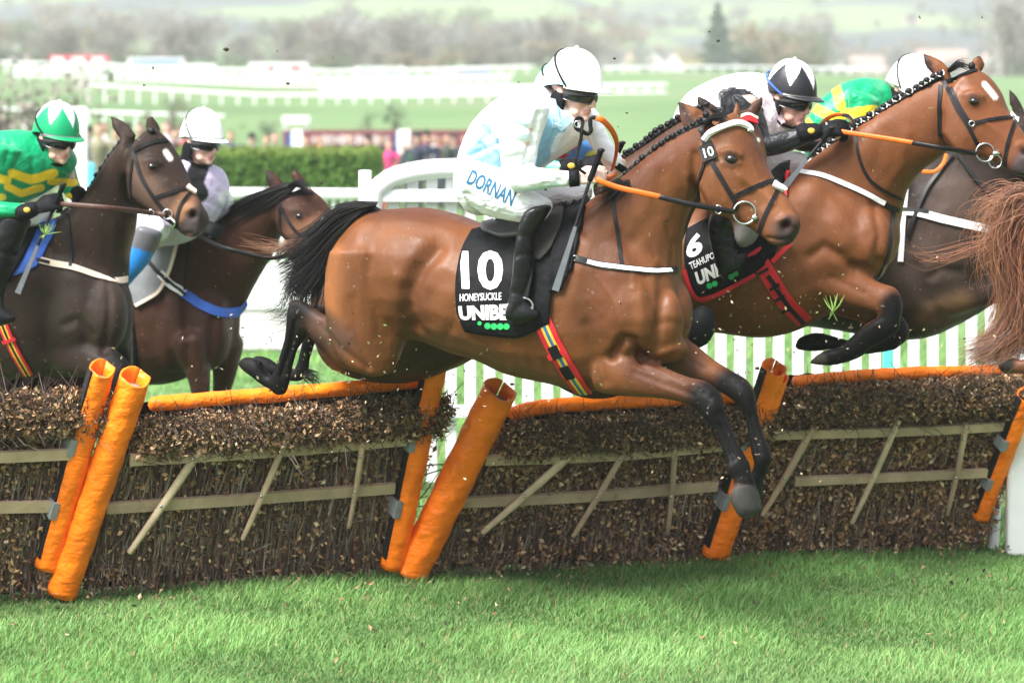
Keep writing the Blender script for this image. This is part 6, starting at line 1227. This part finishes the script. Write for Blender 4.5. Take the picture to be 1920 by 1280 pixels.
# ---- bright bay
nc, nb = cloth('number_cloth', A.bvh, G([(884, 434), (930, 424), (990, 418), (1058, 404)], [(1058, 404), (1046, 480), (1034, 560), (1030, 606)], [(874, 620), (920, 627), (975, 630), (1030, 606)], [(884, 434), (866, 470), (857, 520), (856, 572), (866, 603), (874, 620)], 40, 40), m_blackcloth, A.t, .012, .006, wrinkle=.004)
text_on('number', '10', [(862, 470), (944, 469), (942, 544), (866, 542)], nb, m_letter, nc, .004, .03)
text_on('horse_name', 'HONEYSUCKLE', [(862, 551), (940, 548), (940, 562), (862, 565)], nb, m_letter, nc, .004, .012)
text_on('lettering', 'UNIBET', [(859, 574), (973, 569), (973, 600), (862, 600)], nb, m_letter, nc, .004, .05)
for x, y, r in ((899, 606, 4), (914, 611, 6), (926, 612, 6.2), (938, 612, 6.2), (949.5, 612, 6)): disc_on('dot', x, y, r, nb, m_greenprint, nc)
sad, sb = cloth('saddle', A.bvh, G([(903, 428), (940, 419), (980, 414)], [(980, 414), (980, 446)], [(908, 441), (940, 449), (980, 446)], [(903, 428), (902, 436), (908, 441)], 18, 10), M('saddle_leather', (.07, .075, .08), .4, .5, var=.2, vs=20), A.t, .03, .02)
cloth('saddle_flap', A.bvh, G([(1012, 398), (1040, 384), (1064, 376)], [(1064, 376), (1056, 425), (1036, 468), (1014, 492)], [(1003, 488), (1014, 492)], [(1012, 398), (1002, 430), (999, 462), (1003, 488)], 16, 22), M('flap_suede', (.035, .032, .03), .75, .2, var=.3, vs=30), sad, .035, .012)
cloth('saddle_pad', A.bvh, G([(1052, 392), (1078, 378), (1102, 366)], [(1102, 366), (1088, 440), (1070, 505)], [(1030, 548), (1052, 542), (1070, 505)], [(1052, 392), (1036, 460), (1030, 548)], 20, 26), m_blackcloth, sad, .02, .014, wrinkle=.003)
gr = strap('girth', A.bvh, [(1010, 585), (1024, 616), (1041, 650), (1066, 693), (1094, 733)], .072, m_red, A.t, 8, off=.008, thick=.008)
for m_, o_, w_ in ((m_yellow, 0, .032), (m_bluestripe, 0, .012)): strap('stripe', A.bvh, [(1010, 585), (1024, 616), (1041, 650), (1066, 693), (1094, 733)], w_, m_, gr, 8, off=.0135 if m_ is m_yellow else .0155, thick=.004)
for p0, p1 in (((1036, 646), (1048, 668)), ((1058, 682), (1072, 704))): strap('buckle', A.bvh, [p0, p1], .040, m_strap, gr, 6, off=.02, thick=.008)
strap('keeper', A.bvh, [(1031, 668), (1055, 657)], .022, m_red, gr, 6, off=.019, thick=.006)
ir = ring('stirrup', 974, 578, 19, A.D(974)-.36, m_steel, sad, .005, 70, 1.35)
strap('stirrup_leather', A.bvh, [(1000, 430), (1001, 500), (990, 560)], .02, m_strap, sad, 6, off=.05)
bp = merge_straps('breastplate', A.bvh, [([(1078, 484), (1126, 497), (1170, 503), (1222, 508), (1268, 506)], .026)], m_strap, A.t, .006)
strap('white_strap', A.bvh, [(1102, 491), (1126, 497), (1170, 503), (1222, 508), (1256, 508)], .017, m_whitecloth, bp, 8, off=.010)
strap('neck_strap', A.bvh, [(1146, 362), (1153, 410), (1159, 455), (1166, 500)], .014, m_strap, bp, 8, off=.008)
ring('ring', 1078, 484, 4.5, cast(A.bvh, 1078, 484)[0][1]-.01, m_steel, bp, .003)
bd = merge_straps('bridle', A.bvh, [([(1314, 240), (1322, 267), (1331, 296), (1350, 330), (1366, 358), (1380, 380)], .019), ([(1322, 270), (1321, 308), (1312, 339), (1308, 376)], .012), ([(1378, 368), (1412, 352), (1450, 339), (1466, 345)], .016), ([(1459, 352), (1447, 377), (1432, 408), (1423, 436)], .014), ([(1380, 380), (1378, 394)], .022), ([(1312, 246), (1326, 226), (1344, 214)], .017)], m_strap, A.t)
strap('browband', A.bvh, [(1323, 266), (1337, 250), (1359, 238), (1381, 233), (1400, 240), (1404, 248)], .021, m_white, bd, 8, off=.012, thick=.016)
strap('noseband_pad', A.bvh, [(1448, 346), (1458, 353), (1470, 358)], .028, m_whitecloth, bd, 6, off=.012, thick=.012)
h_ = cast(A.bvh, 1329, 286); tg = strap('number_tag', A.bvh, [(1325, 272), (1334, 301)], .062, m_strap, bd, 6, off=.014, thick=.006)
def flat_bvh(pts, D): return BVHTree.FromPolygons([tuple(P(x, y, D)) for x, y in pts], [(0, 1, 2, 3)])
Dt = h_[0][1]-.028; text_on('number', '10', [(1317, 279), (1335, 273), (1340, 291), (1322, 297)], None, m_letter, tg, bold=.02, Dd=Dt)
Dbit = cast(A.bvh, 1388, 396)[0][1]-.012
ring('bit_ring', 1396, 399, 21, Dbit, m_steel, bd, .0042); v, f = ellip(P(1415, 408, Dbit-.004), (.014, .010, .011), None, 12, 8); MB().add(v, f).build('bit_joint', m_steel, bd, True)
ring('rein_stop', 1347, 393, 6, Dbit-.01, m_steel, bd, .003, 0, 1.3)
Dr = J1.D0-.27
rn = cord('rein', [(1110, 330, Dr+.01), (1124, 339, Dr-.01), (1160, 352, Dr-.02), (1200, 361, Dr-.04), (1237, 369, Dr-.05)], .0115, m_orange, A.t, 6, 10, .5)
cord('rein_leather', [(1236, 369, Dr-.05), (1300, 384, Dr-.07), (1347, 392, Dbit-.012), (1376, 397, Dbit-.004)], .0105, m_strap, rn, 6, 10, .5)
cord('far_rein', [(1112, 328, Dr+.03), (1140, 334, Dr+.2), (1156, 326, Dr+.42)], .011, m_orange, rn, 6, 10, .5)
Dl_ = J1.D0-.30
lp = cord('rein_loop', [(1118, 221, Dl_), (1130, 226, Dl_), (1146, 243, Dl_+.05), (1156, 265, Dl_+.15), (1155, 290, Dl_+.28), (1148, 318, Dl_+.42)], .012, m_orange, A.t, 8, 10, .4)
cord('loop_leather', [(1119, 221, Dl_), (1108, 222, Dl_), (1107, 235, Dl_), (1108, 245, Dl_), (1101, 251, Dl_), (1091, 246, Dl_-.005), (1080, 240, Dl_-.005), (1080, 226, Dl_-.005), (1087, 221, Dl_-.01), (1093, 228, Dl_-.01), (1090, 246, Dl_-.015), (1090, 256, Dl_-.01), (1086, 274, Dl_), (1080, 292, Dl_), (1078, 302, Dl_), (1084, 315, Dl_+.01), (1098, 326, Dl_+.02)], .0085, m_strap, lp, 6, 8, .45)
ring('loop_buckle', 1083, 233, 6, Dl_-.018, m_steel, lp, .0025)
def whip(label, top, hand_, tip, Dh_, Dtip, sc=1.0, ratio=1.0):
    t = thing('whip', label, 'whip', P(*hand_, Dh_), None)
    cord('grip', [(top[0], top[1], Dh_-.03), ((top[0]*.5+hand_[0]*.5), (top[1]*.5+hand_[1]*.5), Dh_-.015), (*hand_, Dh_)], .012*sc, m_blackcloth, t, 5, 12)
    v, f = ellip(P(top[0], top[1], Dh_-.03), (.016*sc, .014*sc, .009*sc), None, 12, 7); MB().add(v, f).build('cap', m_strap, t, True)
    m = [(hand_[0]+(tip[0]-hand_[0])*k, hand_[1]+(tip[1]-hand_[1])*k) for k in (0, .25, .5)]
    cord('shaft', [(*q, Dh_+(Dtip-Dh_)*k) for q, k in zip(m, (0, .25, .5))], .0075*sc, m_strap, t, 4, 10)
    Q = np.array([P(hand_[0]+(tip[0]-hand_[0])*k, hand_[1]+(tip[1]-hand_[1])*k, Dh_+(Dtip-Dh_)*k-.003) for k in np.linspace(.42, 1, 8)])
    V, Fc = ribbon(Q, np.tile([0, -1., 0], (8, 1)), np.linspace(.014, .028, 8)*sc, .012*sc); MB().add(V, Fc).build('flap', M('whip_flap', (.10, .11, .12), .3, .5, var=.2, vs=30), t)
whip('black whip held point down by the pale blue jockey, in front of the saddle pad', (1127, 282), (1106, 338), (1041, 545), J1.D0-.27, 11.70)
whip('grey whip held by the green and gold jockey on the dark bay', (119, 346), (98, 396), (33, 550), J2.D0-.28, 14.05)
whip('black whip held by the black sleeved jockey beside the large bay withers', (1560, 240), (1543, 262), (1470, 352), J4.D0-.3, 13.0)
whip('short black whip end sticking up behind the orange rein loop', (1167, 268), (1152, 300), (1140, 330), J6.D0+.16, 12.9)

# ---- large bay at the right
nc, nb = cloth('number_cloth', B.bvh, G([(1288, 430), (1335, 410), (1412, 400), (1450, 396)], [(1450, 396), (1462, 440), (1452, 482)], [(1310, 553), (1350, 542), (1412, 512), (1452, 482)], [(1288, 430), (1283, 470), (1290, 520), (1310, 553)], 34, 30), m_blackcloth, B.t, .012, .006, wrinkle=.003)
text_on('number', '6', [(1288, 444), (1317, 433), (1317, 476), (1286, 487)], nb, m_letter, nc, .004, .04)
text_on('horse_name', 'TEAHUPOO', [(1291, 493), (1346, 468), (1348, 480), (1296, 506)], nb, m_letter, nc, .004, .012)
text_on('lettering', 'UNIBET', [(1302, 511), (1384, 474), (1388, 500), (1309, 536)], nb, m_letter, nc, .004, .05)
for x, y in ((1330, 536), (1340, 532), (1371, 519), (1379, 513)): disc_on('dot', x, y, 5.5, nb, m_greenprint, nc)
strap('red_border', B.bvh, [(1284, 505), (1296, 540), (1312, 559), (1345, 551), (1388, 530), (1416, 514)], .018, m_red, nc, 8, off=.014)
strap('red_border', B.bvh, [(1448, 490), (1464, 474), (1482, 456)], .020, m_red, nc, 6, off=.016)
gr = strap('girth', B.bvh, [(1414, 470), (1428, 492), (1443, 518), (1472, 564), (1508, 600)], .072, m_red, B.t, 8, off=.010, thick=.008)
strap('girth_strap', B.bvh, [(1440, 516), (1452, 532), (1474, 566), (1504, 600)], .020, m_strap, gr, 8, off=.018, thick=.006)
for x, y in ((1432, 507), (1452, 535), (1462, 556), (1474, 576)): strap('buckle', B.bvh, [(x-9, y+5), (x+9, y-5)], .012, m_strap, gr, 4, off=.022, thick=.008)
sd_, _ = cloth('saddle', B.bvh, G([(1448, 318), (1466, 303), (1482, 300)], [(1482, 300), (1478, 330), (1466, 350)], [(1444, 352), (1466, 350)], [(1448, 318), (1440, 336), (1444, 352)], 12, 12), m_strap, B.t, .03, .02)
strap('red_strap', B.bvh, [(1481, 322), (1479, 345), (1476, 376)], .016, m_red, sd_, 6, off=.02)
bp = strap('breastplate', B.bvh, [(1496, 322), (1547, 330), (1597, 350), (1633, 367), (1658, 381)], .021, m_whitecloth, B.t, 8, off=.008)
merge_straps('strap', B.bvh, [([(1652, 378), (1668, 388), (1684, 394)], .022), ([(1676, 394), (1671, 420), (1666, 473), (1650, 512), (1641, 524)], .018), ([(1605, 253), (1610, 293), (1627, 333), (1657, 357), (1690, 374)], .013)], m_strap, bp)
bd = merge_straps('bridle', B.bvh, [([(1768, 152), (1780, 172), (1793, 202), (1813, 233), (1828, 262), (1836, 276)], .017), ([(1764, 160), (1762, 210), (1763, 258)], .019), ([(1769, 157), (1785, 150), (1804, 142), (1830, 132)], .016), ([(1822, 232), (1860, 224), (1898, 220)], .014), ([(1905, 222), (1897, 242), (1887, 277), (1883, 314)], .014), ([(1784, 165), (1800, 200), (1820, 232)], .012)], m_strap, B.t)
Dbit = cast(B.bvh, 1842, 280)[0][1]-.012
ring('bit_ring', 1847, 286, 17, Dbit, m_steel, bd, .004); ring('bit_ring', 1866, 303, 12, Dbit, m_steel, bd, .0035); ring('noseband_ring', 1822, 232, 5, cast(B.bvh, 1822, 232)[0][1]-.01, m_steel, bd, .003)
v, f = ellip(P(1868, 288, Dbit-.004), (.02, .012, .012), None, 12, 8); MB().add(v, f).build('bit_joint', m_steel, bd, True)
strap('noseband_pad', B.bvh, [(1894, 216), (1901, 222), (1910, 224)], .022, m_whitecloth, bd, 5, off=.01, thick=.01)
Dr = J4.D0-.30
rn = cord('rein', [(1572, 244, Dr+.02), (1584, 248, Dr), (1650, 258, Dr-.08), (1712, 268, Dr-.14)], .0105, m_orange, B.t, 6, 10, .5)
cord('rein_leather', [(1711, 268, Dr-.14), (1770, 278, Dr-.19), (1812, 285, Dbit-.01), (1832, 288, Dbit)], .010, m_strap, rn, 6, 10, .5)
cord('rein_loop', [(1538, 236, Dr+.3), (1552, 222, Dr+.3), (1572, 215, Dr+.26), (1590, 220, Dr+.2), (1597, 232, Dr+.15)], .010, m_orange, B.t, 8, 10, .4)
cord('loop_leather', [(1580, 216, Dr+.22), (1592, 218, Dr+.12), (1600, 230, Dr+.05), (1602, 244, Dr+.05)], .009, m_strap, B.t, 6, 8, .5)
# ---- dark bay at the left
bd = merge_straps('bridle', L1.bvh, [([(243, 272), (254, 297), (265, 332), (285, 366), (309, 397)], .018), ([(248, 300), (245, 352), (250, 380)], .013), ([(246, 285), (268, 273), (296, 265), (313, 264)], .018), ([(292, 370), (327, 359), (354, 351)], .016), ([(357, 359), (340, 382), (332, 407), (328, 428)], .014)], m_strap, L1.t)
strap('noseband_pad', L1.bvh, [(349, 350), (357, 357), (364, 362)], .026, m_beige, bd, 5, off=.012, thick=.012)
Dbit = cast(L1.bvh, 312, 398)[0][1]-.012
ring('bit_ring', 314, 402, 9, Dbit, m_steel, bd, .004); cord('bit', [(318, 408, Dbit), (328, 418, Dbit-.02), (322, 428, Dbit)], .006, m_steel, bd)
ring('rein_stop', 283, 400, 5, Dbit-.02, m_steel, bd, .003, 0, 1.3)
cord('rein', [(106, 381, J2.D0-.27), (122, 383, J2.D0-.29), (206, 390, J2.D0-.33), (282, 399, Dbit-.01), (310, 403, Dbit)], .0125, m_brownstrap, L1.t, 6, 10, .5)
bp = strap('breastplate', L1.bvh, [(60, 484), (100, 494), (135, 501), (175, 515), (212, 527), (237, 523)], .031, m_beige, L1.t, 8, off=.008)
merge_straps('strap', L1.bvh, [([(128, 402), (131, 450), (132, 500)], .016), ([(70, 487), (94, 493)], .016), ([(205, 522), (220, 527)], .014)], m_strap, bp, .012)
pad, _ = cloth('saddle_pad', L1.bvh, G([(70, 422), (90, 416), (108, 414)], [(108, 414), (96, 450), (70, 500)], [(18, 520), (45, 512), (70, 500)], [(70, 422), (46, 465), (18, 520)], 16, 20), m_blue, L1.t, .012, .008)
cloth('saddle_flap', L1.bvh, G([(30, 430), (55, 420), (78, 416)], [(78, 416), (56, 465), (32, 508)], [(2, 530), (18, 528), (32, 508)], [(30, 430), (12, 475), (2, 530)], 14, 18), m_blackcloth, pad, .03, .014)
gr = strap('girth', L1.bvh, [(-8, 560), (8, 610), (28, 655), (54, 700)], .052, m_red, L1.t, 8, off=.010, thick=.008)
strap('stripe', L1.bvh, [(-8, 560), (8, 610), (28, 655), (54, 700)], .026, m_yellow, gr, 8, off=.0155, thick=.004); strap('stripe', L1.bvh, [(-8, 560), (8, 610), (28, 655), (54, 700)], .012, m_strap, gr, 8, off=.018, thick=.004)
strap('keeper', L1.bvh, [(8, 640), (32, 632)], .016, m_red, gr, 5, off=.022, thick=.006)
# ---- second from the left
bd = merge_straps('bridle', L2.bvh, [([(521, 376), (536, 407), (553, 432), (572, 447)], .017), ([(523, 377), (543, 367), (566, 362), (586, 363)], .016), ([(524, 390), (524, 420), (530, 440)], .012)], m_strap, L2.t)
Q, Nn = castline(L2.bvh, crom([(582, 444), (600, 428), (620, 408)], 5), None, .012); v, f = tube(Q, .026, 1, 14); MB().add(v+RNG.normal(0, .002, v.shape), f).build('sheepskin_noseband', m_whitecloth, bd, True)
cord('rein', [(371, 440, J3.D0-.1), (412, 462, 15.35), (464, 476, 15.3), (510, 484, 15.3), (575, 470, 15.35)], .012, m_strap, L2.t, 6, 10, .5)
sc_, _ = cloth('saddle_cloth', L2.bvh, G([(262, 478), (300, 458), (334, 462)], [(334, 462), (318, 510), (296, 548), (258, 572)], [(250, 574), (258, 572)], [(262, 478), (246, 520), (240, 556), (250, 574)], 16, 20), m_grey, L2.t, .014, .01)
strap('piping', L2.bvh, [(334, 462), (318, 510), (296, 548), (256, 573)], .017, m_beige, sc_, 8, off=.022, thick=.01)
bp = strap('breastplate', L2.bvh, [(340, 547), (378, 572), (412, 586), (443, 584), (460, 566)], .05, m_blue, L2.t, 8, off=.012, thick=.008)
strap('white_pad', L2.bvh, [(302, 512), (320, 534), (344, 550)], .042, m_whitecloth, bp, 6, off=.02, thick=.012); merge_straps('strap', L2.bvh, [([(274, 482), (299, 511), (318, 532)], .02), ([(358, 452), (351, 504), (346, 544)], .015), ([(312, 520), (330, 540), (346, 553)], .016)], m_strap, bp, .026)
cloth('dark_cloth', L2.bvh, G([(232, 520), (248, 515)], [(248, 515), (250, 600), (262, 700)], [(232, 705), (262, 700)], [(232, 520), (230, 600), (232, 705)], 8, 20), m_blackcloth, sc_, .012, .008)
# ---- dark horse behind the large bay
bp = strap('breast_girth', R1.bvh, [(1684, 397), (1721, 399), (1786, 415), (1861, 431), (1900, 436)], .038, m_whitecloth, R1.t, 8, off=.010, thick=.01)
merge_straps('strap', R1.bvh, [([(1786, 289), (1758, 330), (1730, 371), (1701, 447)], .017), ([(1795, 287), (1822, 332), (1861, 371)], .02), ([(1684, 393), (1712, 394), (1742, 398)], .014)], m_strap, bp, .020)
strap('cloth_edge', R1.bvh, [(1700, 357), (1694, 410), (1688, 490)], .026, m_whitecloth, R1.t, 6, off=.012)
cord('rein', [(1730, 322, 14.25), (1752, 322, 14.2), (1768, 308, 14.2), (1775, 290, 14.25)], .010, m_orange, R1.t, 6, 10, .5)
# ---- hidden dark horse
bb_ = strap('browband', C_.bvh, [(1384, 228), (1398, 223), (1415, 229)], .032, m_red, C_.t, 6, off=.012, thick=.012)
strap('pale_trim', C_.bvh, [(1384, 222), (1398, 217), (1415, 223)], .012, m_beige, bb_, 6, off=.016, thick=.008)

# ================================================================= turf and leaves flying through the air
n = 420; D_ = RNG.uniform(11.2, 14.2, n)**1; X_ = RNG.uniform(-2.2, 2.4, n); k_ = RNG.random(n) < .75; D_[k_] = 13.1+(X_[k_]+1.98)*.345-np.abs(RNG.normal(0, .55, k_.sum()))     # leaves and twigs shed in front of the brush
leafmass('fallen_leaves', np.stack([X_, D_, RNG.uniform(.02, .065, n)], 1), RNG.uniform(.006, .017, n), np.array([(.34, .22, .12), (.18, .11, .06), (.48, .36, .22), (.07, .05, .035)])[RNG.integers(0, 4, n)], m_brushcol)['kind'] = 'stuff'
n = 620; PXs = RNG.choice([0, 1, 2, 3, 4], n, p=[.22, .2, .25, .18, .15])
cx = np.array([560, 1500, 800, 1350, 1100])[PXs]+RNG.normal(0, 1, n)*np.array([110, 150, 160, 120, 480])[PXs]; cy = np.array([690, 600, 720, 780, 300])[PXs]+RNG.normal(0, 1, n)*np.array([60, 60, 70, 90, 190])[PXs]
dd = RNG.uniform(11.55, 12.6, n); ok = (cy < 1050)&(cx > 0); C = np.array([P(a, b, d) for a, b, d in zip(cx[ok], cy[ok], dd[ok])])
pal = np.array([(.05, .035, .02), (.30, .22, .12), (.42, .34, .22), (.10, .16, .04), (.06, .04, .03), (.5, .42, .3)])
leafmass('debris', C, RNG.uniform(.003, .0105, len(C)), pal[RNG.integers(0, 6, len(C))], m_brushcol)['kind'] = 'stuff'
clods = [(424, 93, 9), (540, 157, 6), (270, 160, 4), (1330, 60, 4), (1100, 110, 7), (1346, 77, 6), (1152, 110, 5), (1175, 212, 4), (1345, 790, 9), (1310, 735, 8), (1595, 615, 9), (1420, 690, 8), (1655, 575, 8), (960, 720, 7)]
for k, (x, y, r) in enumerate(clods):
    d = 12.0+.1*(k % 5); rr_ = r*d/F*.6; v, f = ellip((0, 0, 0), (rr_, rr_*.8, rr_*.6), None, 10, 7); v = v*(1+RNG.uniform(-.3, .3, (len(v), 1)))+P(x, y, d)
    tag(MB().add(v, f).build('turf_clod', M('mud', (.05, .035, .02), .9, var=.3, vs=80), None, True), 'small dark clod of turf flying through the air', 'clod', 'flying clods of turf')
for lbl, x, y, d, n, hgt in (('torn tuft of green grass flying below the large bay\'s girth', 880, 0, 0, 0, 0), ('torn tuft of grass caught by the dark bay\'s blue saddle pad', 85, 440, 14.0, 18, 26)):
    if n == 0: x, y, d, n, hgt = 1562, 585, 12.9, 14, 34
    root = P(x, y, d); Vs, Fc = [], []
    mb = MB()
    for k in range(n):
        e = RNG.normal(.15, .42); L = hgt*d/F*RNG.uniform(.5, 1.2); up = RNG.random() < .75; tip = root+np.array([math.sin(e)*L, RNG.normal(0, .02), math.cos(e)*L])*(1 if up else -.55)
        mid = (root+tip)/2+RNG.normal(0, .006, 3); v, f = tube([root, mid, tip], [.0022, .0018, .0006], 3, 5); mb.add(v, f)
    tag(mb.build('grass_tuft', M('torn_grass', (.20, .34, .07), .6), None, True), lbl, 'grass tuft')
